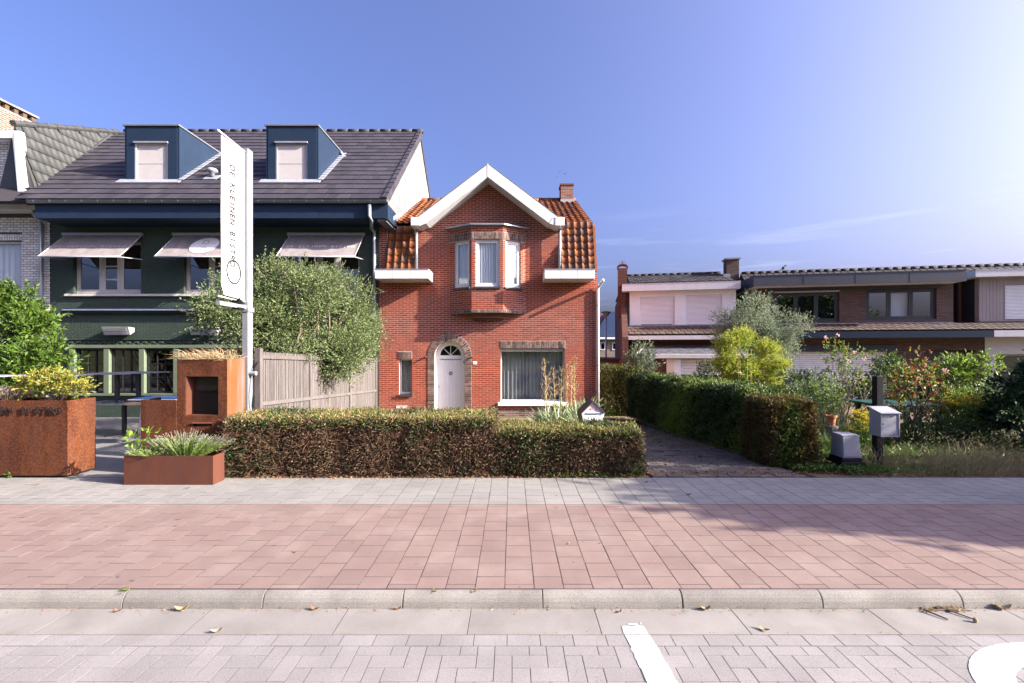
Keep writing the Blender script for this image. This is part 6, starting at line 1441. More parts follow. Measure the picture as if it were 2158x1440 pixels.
# tall block with a recessed menu case
tb = thing('corten_menu_block', 'tall rusty steel block with a recessed menu case and letter slot', 'menu block', (-4.5, 6.6, 0))
tx0, tx1, ty0, ty1, tz = X(373, 6.4), X(478.5, 6.4), 6.4, 6.84, 1.66
ox0, ox1, oz0, oz1 = X(391, 6.4), X(460, 6.4), Z(876, 6.4), Z(793.5, 6.4); sz0, sz1 = Z(898, 6.4), Z(891, 6.4); sx0, sx1 = X(407, 6.4), X(447, 6.4)
b = MB(); e = 0.006
for a_, c_, d_, f_ in ((tx0, ox0, 0, tz), (ox1, tx1, 0, tz), (ox0, ox1, oz1, tz), (ox0, ox1, sz1, oz0), (ox0, sx0, sz0, sz1), (sx1, ox1, sz0, sz1), (ox0, ox1, 0, sz0)): b.box(a_, c_, ty0, ty0+e, d_, f_)
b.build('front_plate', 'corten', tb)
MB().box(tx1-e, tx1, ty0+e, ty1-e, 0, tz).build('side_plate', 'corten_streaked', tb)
MB().box(tx0, tx0+e, ty0+e, ty1-e, 0, tz).box(tx0, tx1, ty1-e, ty1, 0, tz).build('rear_plate', 'corten', tb)
MB().box(tx0+e, tx1-e, ty0+e, ty1-e, tz-0.08, tz-0.03).build('earth', 'soil', tb)
dpt = 0.16
MB().box(ox0, ox0+e, ty0+e, ty0+dpt, oz0, oz1).box(ox1-e, ox1, ty0+e, ty0+dpt, oz0, oz1).box(ox0+e, ox1-e, ty0+e, ty0+dpt, oz0, oz0+e).box(ox0+e, ox1-e, ty0+e, ty0+dpt, oz1-e, oz1).build('case_lining', 'corten_dark', tb)
MB().box(ox0, ox1, ty0+dpt, ty0+dpt+e, oz0, oz1).build('case_back', 'black_metal', tb)
MB().box(ox0+0.05, ox1-0.02, ty0+dpt-0.05, ty0+dpt-0.045, oz0+0.02, oz1-0.02).build('case_glass', 'glass_case', tb)
for zz in (oz0+0.03, oz1-0.08): MB().tube([(ox1-0.012, ty0+0.03, zz), (ox1-0.012, ty0+0.03, zz+0.06)], 0.008, 8).build('hinge', 'corten', tb)
MB().obox((sx0-0.01, ty0-0.025, sz1-0.012), (sx1-sx0+0.02, 0, 0), (0, 0.026, 0.014), (0, 0, 0.006)).build('slot_lid', 'corten_dark', tb)
MB().box(sx0, sx1, ty0+0.05, ty0+0.06, sz0-0.05, sz1+0.05).build('slot_inside', 'black_metal', tb)
# rusty panel beside the block
pn = MB().box(X(297, 6.39), tx0-0.003, 6.39, 6.396, 0, Z(843, 6.39)).box(X(297, 6.39), X(297, 6.39)+0.006, 6.397, 6.75, 0, Z(843, 6.39)).build('steel_screen', 'corten'); tag(pn, 'plain rusty steel screen left of the tall menu block', 'screen')
# folded board leaning behind the panel
bd = thing('leaning_board', 'translucent board with a wooden top leaning beside the rusty panel', 'board', (-5.7, 7.0, 0))
MB().obox((X(284, 6.9), 6.9, -0.02), (0.07, 0, 0), (0, 0.01, 0), (0.06, 0.05, 1.03)).build('board_face', 'lamp_glass', bd)
MB().obox((X(267, 6.9), 6.86, Z(853, 6.9)), (0.30, 0, 0), (0, 0.12, 0.0), (0, 0, 0.03)).build('top_rail', 'wood_tan', bd)
MB().tube([(X(291, 6.9), 6.93, 0), (X(292, 6.9), 6.95, Z(853, 6.9))], 0.012, 6).build('leg', 'steel_grey', bd)

# terrace tables, stacked for the night
def table(label, x, y, z, w=0.80, d=0.70, h=0.69, rot=0.0, feet=0.30, m='steel_dark'):
    t = thing('terrace_table', label, 'table', (x, y, z), 'stacked terrace tables')
    M = Matrix.Translation((x, y, z))@Matrix.Rotation(rot, 4, 'Z')
    MB(M).box(-w/2, w/2, -d/2, d/2, h-0.022, h).build('table_top', 'steel_grey', t, bevel=0.004)
    MB(M).box(-0.035, 0.035, -0.035, 0.035, 0.05, h-0.023).build('column', m, t, bevel=0.004)
    for k in range(4):
        a = k*math.pi/2+0.785; dd = Vector((math.cos(a), math.sin(a), 0)); nn_ = Vector((-dd.y, dd.x, 0))
        MB(M).obox(dd*0.036-nn_*0.022+Vector((0, 0, 0.03)), dd*feet+Vector((0, 0, -0.022)), nn_*0.044, (0, 0, 0.025)).build('foot', m, t)
    return t
zt0 = zg(10.0)
table('lower steel table carrying two smaller tables on the terrace', X(262, 10), 10.0, zt0, w=1.55, d=0.75, h=0.745)
table('left of two tables standing on the lower terrace table', X(247, 9.95), 9.95, zt0+0.745, w=0.98, d=0.62, h=0.665, feet=0.22)
table('right of two tables standing on the lower terrace table', X(292, 10.05), 10.05, zt0+0.745, w=0.94, d=0.62, h=0.68, feet=0.22)
table('table behind the yellow shrub in front of the laurel', X(118, 9.4), 9.4, zg(9.4)+0.71, w=1.15, d=0.62, h=0.665, feet=0.22)
table('steel table under the table behind the yellow shrub', X(118, 9.4), 9.42, zg(9.4), w=1.3, d=0.7, h=0.71)
table('table at the left edge of the terrace behind the long planter', X(-20, 9.2), 9.2, zg(9.2)+0.70, w=0.9, d=0.62, h=0.67, feet=0.22)
table('steel table under the table at the left edge of the terrace', X(-20, 9.2), 9.22, zg(9.2), w=1.1, d=0.7, h=0.70)
tp = MB(); tp.box(X(298, 8.6), X(373, 8.6)+0.4, 8.4, 8.75, 0.86, 0.872).build('parasol_cover', 'plastic_blue')
tag(bpy.data.objects['parasol_cover'], 'blue cover lying on a table behind the rusty panel', 'cover')
table('table under the blue cover behind the rusty panel', X(345, 8.65), 8.65, zg(8.6), w=0.9, d=0.6, h=0.855-zg(8.6))

# ------------------------------------------------------------------ letter boxes, cabinet, posts, pot
DL = 7.5
lbx = thing('pentagon_letterbox', 'white pentagon letterbox with brown roof behind the low hedge', 'letterbox', (1.37, DL, zg(DL)))
cxl = X(1250.5, DL); Mx = Matrix.Translation((cxl, DL, 0))@Matrix.Rotation(math.radians(4), 4, 'Z')
pent = [(0, 0.905), (0.198, 0.715), (0.152, 0.50), (-0.152, 0.50), (-0.198, 0.715)]
MB(Mx).prism([(x_, 0.02, z_) for x_, z_ in pent], (0, 0.30, 0)).build('body', 'letterbox_white', lbx)
def rim(i, j, t, m, nm, y0=-0.008, y1=0.34):
    a, c = Vector((pent[i][0], y0, pent[i][1])), Vector((pent[j][0], y0, pent[j][1])); d = (c-a).normalized(); n_ = Vector((d.z, 0, -d.x)); mid = (a+c)/2
    n_ = n_ if n_.dot(mid-Vector((0, y0, 0.7))) > 0 else -n_
    MB(Mx).obox(a+n_*0.001-d*0.0, c-a, (0, y1-y0, 0), n_*t).build(nm, m, lbx)
rim(0, 1, 0.014, 'letterbox_brown', 'roof_panel'); rim(4, 0, 0.014, 'letterbox_brown', 'roof_panel'); rim(3, 4, 0.010, 'letterbox_brown', 'side_panel', 0.0)
MB(Mx).box(-0.10, 0.115, 0.012, 0.02, 0.700, 0.712).build('letter_slot', 'black_metal', lbx)
MB(Mx).obox((-0.11, 0.0, 0.716), (0.22, 0, 0), (0, 0.02, 0.006), (0, 0, 0.006)).build('slot_flap', 'letterbox_white', lbx)
st = MB(Mx).box(-0.055, 0.06, 0.0165, 0.0195, 0.772, 0.799).build('sticker', 'sticker_red', lbx)
MB(Mx).box(-0.035, -0.012, 0.0145, 0.016, 0.779, 0.792).box(0.0, 0.045, 0.0145, 0.016, 0.781, 0.790).build('sticker_print', 'print_white', st)
MB(Mx).box(-0.04, 0.04, 0.13, 0.21, zg(DL)-0.05, 0.499).build('post', 'white_paint', lbx)

DB_ = 6.92
gp = thing('post_letterbox', 'grey letterbox on a black post in the overgrown garden', 'letterbox', (5.75, DB_, 0))
MB().box(X(1848, DB_), X(1862, DB_), DB_, DB_+0.1, -0.05, Z(793, DB_)).build('post', 'plastic_black', gp, bevel=0.006)
bx0, bx1, by0, by1 = X(1856, 6.68), X(1896, 6.68), 6.68, 6.90; bz0, bz1 = Z(921, 6.68), Z(867, 6.68)
MB().prism([(bx0, by0+0.012, bz0), (bx0, by0+0.012, bz1-0.03), (bx0, by0, bz1-0.022), (bx0, by1, bz1+0.05), (bx0, by1, bz0)], (bx1-bx0, 0, 0)).build('box', 'letterbox_grey', gp, bevel=0.003)
MB().frame(bx0, bx1, bz0, bz1-0.03, by0-0.006, by0+0.011, 0.018).build('door_frame', 'letterbox_grey', gp)
MB().box(bx0+0.022, bx1-0.022, by0+0.003, by0+0.011, bz0+0.024, bz1-0.052).build('door', 'letterbox_grey', gp, bevel=0.003)
MB().obox((bx0-0.012, by0-0.028, bz1-0.035), (bx1-bx0+0.024, 0, 0), (0, by1-by0+0.04, 0.075), (0, 0, 0.008)).build('lid', 'letterbox_grey', gp)
MB().tube([(bx0+0.034, by0-0.004, (bz0+bz1)/2), (bx0+0.034, by0+0.004, (bz0+bz1)/2)], 0.013, 10).build('lock', 'steel_dark', gp)
for k, (q, m) in enumerate(((0.055, 'sticker_green'), (0.096, 'sticker_orange'))):
    s_ = MB().box(bx0+q, bx0+q+0.039, by0+0.0012, by0+0.0028, bz1-0.092, bz1-0.064).build('sticker', m, gp)
    MB().box(bx0+q+0.012, bx0+q+0.027, by0+0.0002, by0+0.001, bz1-0.086, bz1-0.070).build('sticker_print', 'print_white', s_)
MB().box(bx0+0.15, bx0+0.168, by0+0.0012, by0+0.0028, bz1-0.086, bz1-0.072).build('number_print', 'print_grey', gp)

uc = thing('utility_cabinet', 'small grey utility cabinet on a black foot beside the letterbox post', 'cabinet', (5.15, 6.75, 0))
cx0, cx1 = X(1774, 6.62), X(1811.5, 6.62); cz0, cz1 = Z(965, 6.62), Z(917, 6.62)
V = [(cx0, 6.60, cz0), (cx1+0.018, 6.60, cz0), (cx1+0.012, 6.86, cz0), (cx0+0.0, 6.86, cz0), (cx0-0.0, 6.625, cz1), (cx1-0.008, 6.625, cz1), (cx1-0.008, 6.84, cz1+0.012), (cx0, 6.84, cz1+0.012)]
MB().add(V, [(0, 3, 2, 1), (4, 5, 6, 7), (0, 1, 5, 4), (1, 2, 6, 5), (2, 3, 7, 6), (3, 0, 4, 7)]).build('cover', 'polyester_grey', uc, bevel=0.010)
fd = Vector((0, 0.025, cz1-cz0)); o_ = Vector((cx0+0.012, 6.6025, cz0+0.02))+Vector((0, 0.003, 0))
MB().obox(o_+Vector((0.0, -0.007, 0.005)), (cx1-cx0-0.022, 0, 0), fd*0.86, (0, -0.005, 0)).build('cover_panel', 'polyester_grey', uc, bevel=0.003)
for k in range(3): MB().obox(o_+fd*0.885+Vector((0.01+k*0.088, -0.009, 0)), (0.07, 0, 0), fd*0.05, (0, -0.006, 0)).build('cover_tab', 'polyester_grey', uc)
MB().box(cx0-0.01, cx1+0.03, 6.595, 6.88, cz0-0.05, cz0-0.003).box(cx0-0.03, cx1+0.06, 6.575, 6.9, cz0-0.10, cz0-0.055).box(cx0+0.02, cx1+0.01, 6.62, 6.86, -0.05, cz0-0.1).build('foot', 'plastic_black', uc, bevel=0.006)
gpo = MB().box(X(1703.5, 7.5), X(1709.5, 7.5), 7.5, 7.55, zg(7.5), Z(840, 7.5)).box(X(1703.5, 7.5)-0.003, X(1709.5, 7.5)+0.003, 7.497, 7.553, Z(840, 7.5)+0.001, Z(840, 7.5)+0.02).build('fence_post', 'plastic_green'); tag(gpo, 'dark green metal fence post at the end of the brown cypress', 'post')
pot = thing('flower_pot', 'terracotta flower pot among the lavender in the garden', 'flower pot', (X(1752, 8.3), 8.3, zg(8.3)))
pc = (X(1752, 8.3), 8.3, zg(8.3)+0.35)
MB().lathe((pc[0], pc[1], pc[2]+0.10), [(0.055, 0), (0.075, 0.15), (0.09, 0.15), (0.092, 0.19), (0.078, 0.19), (0.075, 0.165)], 18).build('pot', 'terracotta', pot, smooth=False)
MB().lathe((pc[0], pc[1], zg(8.3)-0.02), [(0.12, 0), (0.11, 0.465)], 9).build('stone_foot', 'concrete_kerb', pot)
# green garden table behind the roses
gt_ = thing('garden_table', 'dark green plastic garden table half hidden behind the rose bush', 'table', (X(1925, 8.8), 8.8, zg(8.8)))
MB().box(X(1858, 8.4), X(1988, 8.4), 8.4, 9.3, Z(856, 8.5), Z(852, 8.5)).build('table_top', 'plastic_green', gt_, bevel=0.01)
for xx in (X(1868, 8.5), X(1978, 8.5)):
    for yy in (8.5, 9.2): MB().box(xx-0.03, xx+0.03, yy-0.03, yy+0.03, zg(yy)-0.02, Z(856.2, 8.5)).build('leg', 'plastic_green', gt_)
# ------------------------------------------------------------------ hedges
def vnoise(P, s, seed=0.0):
    """cheap smooth noise in 0..1"""
    x, y, z = (P*s).T
    v = np.sin(x*1.7+seed+1.3*np.sin(y*1.1+seed))+np.sin(y*2.1+z*1.3+seed*2+np.sin(x*0.9))+np.sin(z*1.9-x*1.2+seed*3+1.7*np.sin(z+y))
    return (v+3)/6
def face_points(n, O, U, V, N_, rough, rng=NR):
    a, b = rng.random((n, 1)), rng.random((n, 1))
    P = O+U*a+V*b
    d = rough*(vnoise(P, 5.0, 1.0)[:, None]*1.4-0.7+rng.normal(size=(n, 1))*0.5)
    return P+N_*d, a[:, 0], b[:, 0]
def hedge(name, label, O, u, n_, length, width, height, spec, dens=9000, taper=0.02, core='hedge_core_shade', cat='hedge', faces=('front', 'top', 'end0', 'end1'), rough=0.03, leaf=(0.035, 0.0075), twigs=0, twig_mat='twig_brown'):
    """clipped hedge: O = front foot corner, u along, n_ outward; spec(face, P, a, b) -> list of (mask, material) or material per leaf"""
    O, u, n_ = np.array(O, float), nrm(np.array(u, float)), nrm(np.array(n_, float)); up = np.array([0, 0, 1.0])
    h = thing(name, label, cat, tuple(O+u*length/2-n_*width/2))
    c = 0.075; b = MB(); o2 = O+u*c-n_*c
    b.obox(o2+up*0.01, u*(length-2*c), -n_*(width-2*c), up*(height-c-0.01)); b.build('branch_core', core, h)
    quads = {'front': (O, u*length, up*height-n_*taper, n_), 'top': (O+up*height-n_*taper, u*length, -n_*(width-2*taper), up),
             'end0': (O, -n_*width, up*height+u*taper, -u), 'end1': (O+u*length, -n_*width, up*height-u*taper, u), 'back': (O-n_*width, u*length, up*height+n_*taper, -n_)}
    bag = {}
    tw = []
    for f in faces:
        o, e1, e2, nn_ = quads[f]; area = np.linalg.norm(e1)*np.linalg.norm(e2); k = int(dens*area)
        P, a, q = face_points(k, o, e1, e2, nn_, rough)
        D = nrm(nn_*0.55+up*0.35+rdir(k)*0.75)
        for mask, m in spec(f, P, a, q): bag.setdefault(m, []).append((P[mask], D[mask]))
        if twigs:
            kt = int(twigs*area); P, a, q = face_points(kt, o, e1, e2, nn_, rough); D = nrm(nn_*0.35+up*0.3+rdir(kt)); L_ = NR.uniform(0.03, 0.13, (kt, 1)); tk = NR.random(kt) < (0.3 if f == 'top' else 1.0); tw.append(((P-nn_*0.025)[tk], (P-nn_*0.025+D*L_)[tk]))
    for m, lst in bag.items():
        P = np.concatenate([x[0] for x in lst]); D = np.concatenate([x[1] for x in lst]); k = len(P)
        if k: leaves('dry_foliage' if 'dry' in m else 'foliage', P, D, leaf[0]*NR.uniform(0.6, 1.5, k), leaf[1]*NR.uniform(0.7, 1.4, k), m, h)
    ns = int(length*26); A_ = O+u*NR.uniform(0.02, length-0.02, (ns, 1))-n_*NR.uniform(0.03, width-0.1, (ns, 1))+up*(height-0.04); B_ = A_+nrm(up+rdir(ns)*0.45)*NR.uniform(0.05, 0.15, (ns, 1))
    sticks('stray_shoots', A_, B_, 0.0022, 0.001, twig_mat, h); Ps, Ds = along(A_, B_, 7, lo=0.3); leaves('shoot_leaves', Ps, Ds, leaf[0]*0.9, leaf[1]*0.9, 'leaf_hedge_top' if 'low' in name else 'leaf_privet', h)
    if tw: sticks('twigs', np.concatenate([t[0] for t in tw]), np.concatenate([t[1] for t in tw]), 0.0035, 0.0012, twig_mat, h)
    return h
def yew(bare):
    def spec(f, P, a, b):
        r = NR.random(len(P))
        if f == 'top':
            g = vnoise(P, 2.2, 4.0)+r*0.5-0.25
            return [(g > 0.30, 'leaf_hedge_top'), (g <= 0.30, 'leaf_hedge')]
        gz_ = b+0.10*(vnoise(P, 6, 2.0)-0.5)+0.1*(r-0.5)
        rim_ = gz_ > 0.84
        patch = vnoise(P, 2.6, 7.0)+0.55*(r-0.5)+(0.10 if f != 'front' else 0)
        if bare: patch = patch+0.26*(P[:, 0] < -3.3)+0.22*(P[:, 0] > -1.4)-0.12*((P[:, 0] > -3.0) & (P[:, 0] < -1.5))
        else: patch = patch+0.12
        hol = vnoise(P, 9.0, 3.3)+0.5*(NR.random(len(P))-0.5); keep = hol > (0.45 if bare else 0.30)
        grn = (patch > 0.70) & ~rim_
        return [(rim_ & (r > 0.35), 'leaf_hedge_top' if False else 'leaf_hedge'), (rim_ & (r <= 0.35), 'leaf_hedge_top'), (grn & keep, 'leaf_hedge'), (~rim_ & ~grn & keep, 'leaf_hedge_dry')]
    return spec
xh = X(1041, 6.24)
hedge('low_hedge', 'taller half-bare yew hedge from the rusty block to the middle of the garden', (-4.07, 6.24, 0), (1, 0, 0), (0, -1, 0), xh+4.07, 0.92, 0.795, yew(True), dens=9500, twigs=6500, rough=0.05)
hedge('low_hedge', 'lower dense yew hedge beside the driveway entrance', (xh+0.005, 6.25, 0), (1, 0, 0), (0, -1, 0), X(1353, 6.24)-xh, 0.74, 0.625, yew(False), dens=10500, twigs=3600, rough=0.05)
def priv(f, P, a, b):
    r = NR.random(len(P)); q = vnoise(P, 1.6, 3.0)+0.4*(r-0.5)
    hol = vnoise(P, 8.0, 2.2)+0.5*(NR.random(len(P))-0.5) > 0.33
    return [((q > 0.74) & hol, 'leaf_light'), ((q <= 0.74) & (q > 0.34) & hol, 'leaf_privet'), ((q <= 0.34) & hol, 'leaf_hedge')]
ud = np.array([3.30-4.15, 12.6-7.35, 0.0]); lu = np.linalg.norm(ud)
nd = np.array([-ud[1], ud[0], 0]); nd = nd/np.linalg.norm(nd)
hedge('driveway_hedge', 'long green privet hedge along the right side of the driveway', (4.15, 7.35, zg(8.5)-0.02), ud, nd, lu, 0.85, 1.15, priv, dens=7500, core='hedge_core_shade', leaf=(0.042, 0.012), rough=0.085, twigs=300)
def brownh(f, P, a, b):
    r = NR.random(len(P)); q = vnoise(P, 2.0, 5.0)+0.4*(r-0.5)
    return [((q > 0.62), 'leaf_privet'), ((q <= 0.62) & (q > 0.3), 'leaf_cypress'), (q <= 0.3, 'leaf_hedge')]
hedge('corner_hedge', 'brownish hedge block beside the red house corner behind the driveway', (X(1262, 13.7), 13.7, -0.28), (1, 0, 0), (0, -1, 0), 1.35, 1.4, 1.48, brownh, dens=6200, core='hedge_core_shade', leaf=(0.045, 0.013), rough=0.09, twigs=200)
def cyp(f, P, a, b):
    r = NR.random(len(P)); q = vnoise(P*np.array([1, 1, 0.35]), 6.0, 2.0)+0.5*(r-0.5)
    return [((q > 0.62), 'leaf_privet'), (q <= 0.62, 'leaf_cypress')]
hedge('brown_cypress', 'clipped brown cypress ending the driveway hedge near the pavement', (3.98, 6.80, -0.03), (1, 0, 0), (0, -1, 0), 0.70, 0.75, 0.99, cyp, dens=8500, core='twig_brown', leaf=(0.06, 0.009), rough=0.06, twigs=900, cat='shrub')

# ------------------------------------------------------------------ shrubs and trees
def shrub(name, label, cat, foot, ells, m, n=900, tl=0.25, k=8, leaf=(0.05, 0.013), tips=8, r=0.025, up=0.35, out=0.6, droop=0.0, shell=0.35, twig='twig_grey', trunk='bark', group=None, extra=None, trunk_name='trunk', wob=0.25, spread=0.9):
    s = thing(name, label, cat, tuple(foot), group)
    A, B = crown_twigs(ells, n, tl, shell=shell, up=up, out=out, droop=droop, wob=wob, zmin=foot[2]+0.03)
    P, D = along(A, B, k, spread=spread); q = len(P)
    ms = m if isinstance(m, (list, tuple)) else [m]
    idx = NR.integers(0, len(ms), q)
    for i, mm in enumerate(ms):
        sel = idx == i
        leaves('crown', P[sel], D[sel], leaf[0]*NR.uniform(0.6, 1.35, sel.sum()), leaf[1]*NR.uniform(0.7, 1.3, sel.sum()), mm, s)
    ks = NR.random(len(A)) < 0.3; sticks('twigs', A[ks], B[ks], 0.003, 0.001, twig, s)
    if tips:
        b = MB(); ends = [A[i] for i in NR.choice(len(A), size=min(tips, len(A)), replace=False)]
        limbs(b, foot, [tuple(e) for e in ends], r); b.build(trunk_name, trunk, s, smooth=True)
    if extra: extra(s)
    return s
def E(px, py, D, rx, ry, rz, w=None):
    p = W(px, py, D); return (tuple(p), (rx, ry, rz)) if w is None else (tuple(p), (rx, ry, rz), w)

def clumps(ells, n, r, lo=0.55):
    out = []; w = [(e[1][0]*e[1][1]*e[1][2])**0.66 for e in ells]
    for _ in range(n):
        e = R.choices(ells, w)[0]; d = Vector((R.gauss(0, 1), R.gauss(0, 1), R.gauss(0, 1))).normalized(); q = R.uniform(lo, 1.0)
        c = tuple(e[0][i]+e[1][i]*d[i]*q for i in range(3)); rr = r*R.uniform(0.6, 1.35); out.append((c, (rr, rr, rr*0.8), rr*rr))
    return out
# big silver shrub behind the fence, with long arching sprays and strands over the fence
def sprays(s):
    A = []; B = []; rng = NR
    for k in range(70):
        t = rng.random(); p = np.array(W(540+250*t, 575+40*rng.random()+60*abs(t-0.25), 8.6+3.0*t+rng.uniform(-0.5, 0.8)))
        d = np.array([rng.normal()*0.5, rng.normal()*0.4, 1.0]); d /= np.linalg.norm(d); L_ = rng.uniform(0.25, 0.62); n = 5
        for i in range(n):
            q = p+d*L_/n; A.append(p); B.append(q); p = q; d = d+np.array([rng.normal()*0.12, rng.normal()*0.12, -0.03]); d /= np.linalg.norm(d)
    for k in range(24):                               # sprays reaching left past the mast and right over the downpipe
        if k < 15: p = np.array(W(515+20*rng.random(), 580+150*rng.random(), 8.9)); d = np.array([-1.0, 0.1, rng.uniform(-0.5, 0.35)])
        else: p = np.array(W(765+15*rng.random(), 600+160*rng.random(), 11.3)); d = np.array([1.0, -0.2, rng.uniform(-0.35, 0.3)])
        d /= np.linalg.norm(d); L_ = rng.uniform(0.35, 0.75)
        for i in range(6):
            q = p+d*L_/6; A.append(p); B.append(q); p = q; d = d+np.array([0, rng.normal()*0.12, -0.05+rng.normal()*0.06]); d /= np.linalg.norm(d)
    for k in range(30):                               # strands hanging over the fence
        y = rng.uniform(8.7, 11.9); p = np.array([FX+0.07+rng.random()*0.06, y, ft(y)+0.05]); L_ = rng.uniform(0.15, 0.95 if 9.2 < y < 11 else 0.35); d = np.array([0.05, 0, -1.0])
        for i in range(8):
            q = p+d*L_/8; A.append(p); B.append(q); p = q; d = np.array([rng.normal()*0.12, rng.normal()*0.2, -1.0]); d /= np.linalg.norm(d)
    A, B = np.array(A), np.array(B); sticks('long_sprays', A, B, 0.004, 0.003, 'twig_grey', s)
    P, D = along(A, B, 6); leaves('spray_leaves', P, D, 0.036*NR.uniform(0.6, 1.3, len(P)), 0.0095*NR.uniform(0.7, 1.3, len(P)), 'leaf_silver', s)
silver = shrub('silver_shrub', 'big olive green shrub spilling over the grey wooden fence', 'shrub', (-5.0, 9.7, zg(9.7)),
      clumps([E(600, 660, 9.3, 0.85, 0.9, 0.85), E(690, 670, 10.6, 1.05, 1.1, 0.85), E(640, 620, 9.9, 0.9, 0.8, 0.5), E(750, 680, 11.4, 0.5, 0.8, 0.85), E(560, 690, 9.0, 0.55, 0.7, 0.75), E(695, 740, 10.0, 1.0, 1.2, 0.45), E(575, 570, 9.3, 0.28, 0.4, 0.4), E(690, 610, 10.5, 0.65, 0.6, 0.35), E(490, 670, 9.0, 0.42, 0.5, 0.6), E(480, 610, 9.0, 0.25, 0.4, 0.35)], 75, 0.3, 0.45),
      'leaf_silver', n=11000, tl=0.28, k=12, leaf=(0.042, 0.0105), tips=26, r=0.05, up=0.25, shell=0.25, extra=sprays, trunk_name='stems', wob=0.22)
# left: laurel, planter shrubs
shrub('laurel', 'glossy bright green laurel bush in front of the pale brick house', 'shrub', (X(60, 10.9), 10.9, zg(10.9)),
      clumps([E(15, 730, 10.9, 0.9, 0.8, 0.85), E(90, 745, 10.7, 0.5, 0.6, 0.6), E(-40, 700, 11.2, 0.8, 0.8, 0.9), E(15, 655, 11, 0.35, 0.4, 0.45), E(60, 690, 10.8, 0.55, 0.5, 0.5), E(60, 800, 10.6, 1.2, 0.5, 0.5)], 64, 0.27, 0.35),
      'leaf_laurel', n=2300, tl=0.22, k=8, leaf=(0.105, 0.022), tips=14, r=0.03, up=0.5)
shrub('planter_shrub', 'yellow green small shrub growing in the long rusty planter', 'shrub', (X(120, 6.42), 6.42, 1.02),
      [E(85, 805, 6.42, 0.20, 0.15, 0.15), E(140, 812, 6.42, 0.24, 0.15, 0.16), E(110, 800, 6.45, 0.20, 0.15, 0.17), E(165, 822, 6.40, 0.16, 0.12, 0.12), E(60, 815, 6.45, 0.15, 0.12, 0.15)],
      'leaf_yellow', n=380, tl=0.09, k=6, leaf=(0.05, 0.0115), tips=16, r=0.009, up=0.5, shell=0.2, trunk_name='stems')
def lavender(name, label, cx, cy, z0, rx, ry, h, n, leaf_m, flo_m, lean=0.0, flower=0.55, dry=False):
    s = thing(name, label, 'lavender', (cx, cy, z0))
    a = NR.uniform(0, 2*np.pi, n); q = np.sqrt(NR.random(n)); A = np.stack([cx+rx*0.45*q*np.cos(a), cy+ry*0.45*q*np.sin(a), np.full(n, z0)], 1)
    d = np.stack([q*np.cos(a)*rx*1.25+lean, q*np.sin(a)*ry, np.full(n, h)*(1.05-0.35*q)*NR.uniform(0.75, 1.1, n)], 1)
    B = A+d; sticks('stems', A, B, 0.0022, 0.0014, 'straw' if dry else leaf_m, s)
    P, D = along(A, B, 14, lo=0.02, hi=0.72, spread=0.55); leaves('foliage', P, D, 0.035*NR.uniform(0.6, 1.4, len(P)), 0.003, leaf_m, s)
    m_ = NR.random(n) < flower; P, D = along(A[m_], B[m_], 14, lo=0.86, hi=1.03, spread=1.2); leaves('flower_spikes', P, D, 0.012, 0.0045, flo_m, s)
    return s
lavender('dry_lavender', 'dried brownish lavender at the left end of the long planter', X(15, 6.4), 6.4, 1.03, 0.22, 0.16, 0.24, 330, 'twig_grey', 'flower_lavender', dry=True)
lavender('lavender', 'flowering lavender leaning in the low rusty trough', X(392, 6.0), 6.0, 0.32, 0.36, 0.10, 0.36, 420, 'leaf_lavender', 'flower_lavender', lean=0.05)
lavender('lavender', 'smaller thin lavender beside the seedling in the low rusty trough', X(322, 6.0), 6.0, 0.32, 0.24, 0.15, 0.19, 150, 'leaf_lavender', 'flower_lavender', flower=0.2)
shrub('seedling', 'bright leafy seedling at the left end of the low rusty trough', 'plant', (X(290, 5.98), 5.98, 0.31), [E(315, 918, 5.98, 0.09, 0.08, 0.06), E(277, 928, 5.97, 0.09, 0.07, 0.06), E(282, 950, 6.0, 0.08, 0.08, 0.05)],
      'leaf_light', n=26, tl=0.06, k=3, leaf=(0.085, 0.019), tips=9, r=0.006, up=0.4, trunk_name='stems', trunk='leaf_ivy')
# dried grass on top of the tall block
n = 900; P = np.stack([NR.uniform(tx0+0.02, tx1-0.02, n), NR.uniform(ty0+0.02, ty1-0.02, n), np.full(n, tz-0.03)], 1)
D = np.stack([NR.normal(-0.55, 0.6, n), NR.normal(-0.15, 0.4, n), NR.uniform(0.25, 0.9, n)], 1)
gt0 = thing('dried_grass_tuft', 'dried straw grass on top of the tall rusty menu block', 'grass', (-4.5, 6.6, tz)); blades('grass_blades', P, D, NR.uniform(0.10, 0.34, n), 0.0028, 'straw', gt0, bend=0.7)
# yucca by the picture window
yk = thing('yucca', 'clump of sword-leaved yuccas with dried flower stalks under the picture window', 'plant', (X(1195, 9.6), 9.6, zg(9.6)))
for (px, D0, rr, hh, n) in ((1150, 9.2, 0.22, 0.42, 120), (1185, 9.9, 0.25, 0.62, 130), (1215, 9.5, 0.25, 0.6, 140), (1240, 10.2, 0.22, 0.75, 130), (1175, 8.9, 0.22, 0.36, 100), (1222, 8.9, 0.22, 0.42, 110)):
    a = NR.uniform(0, 2*np.pi, n); t = NR.uniform(0.15, 1.0, n); c = np.array([X(px, D0), D0, zg(D0)+0.12])
    P = c+np.stack([0.05*np.cos(a), 0.05*np.sin(a), NR.uniform(0, hh*0.45, n)], 1); D = np.stack([np.cos(a)*t*0.75, np.sin(a)*t*0.75, 1.05-0.5*t], 1)
    blades('sword_leaves', P, D, NR.uniform(0.35, 0.62, n), 0.014, 'leaf_yucca', yk, bend=0.25)
    MB().tube([tuple(c+np.array([0, 0, -0.15])), tuple(c+np.array([0, 0, hh*0.5]))], 0.05, 8, r1=0.035).build('stem', 'bark', yk)
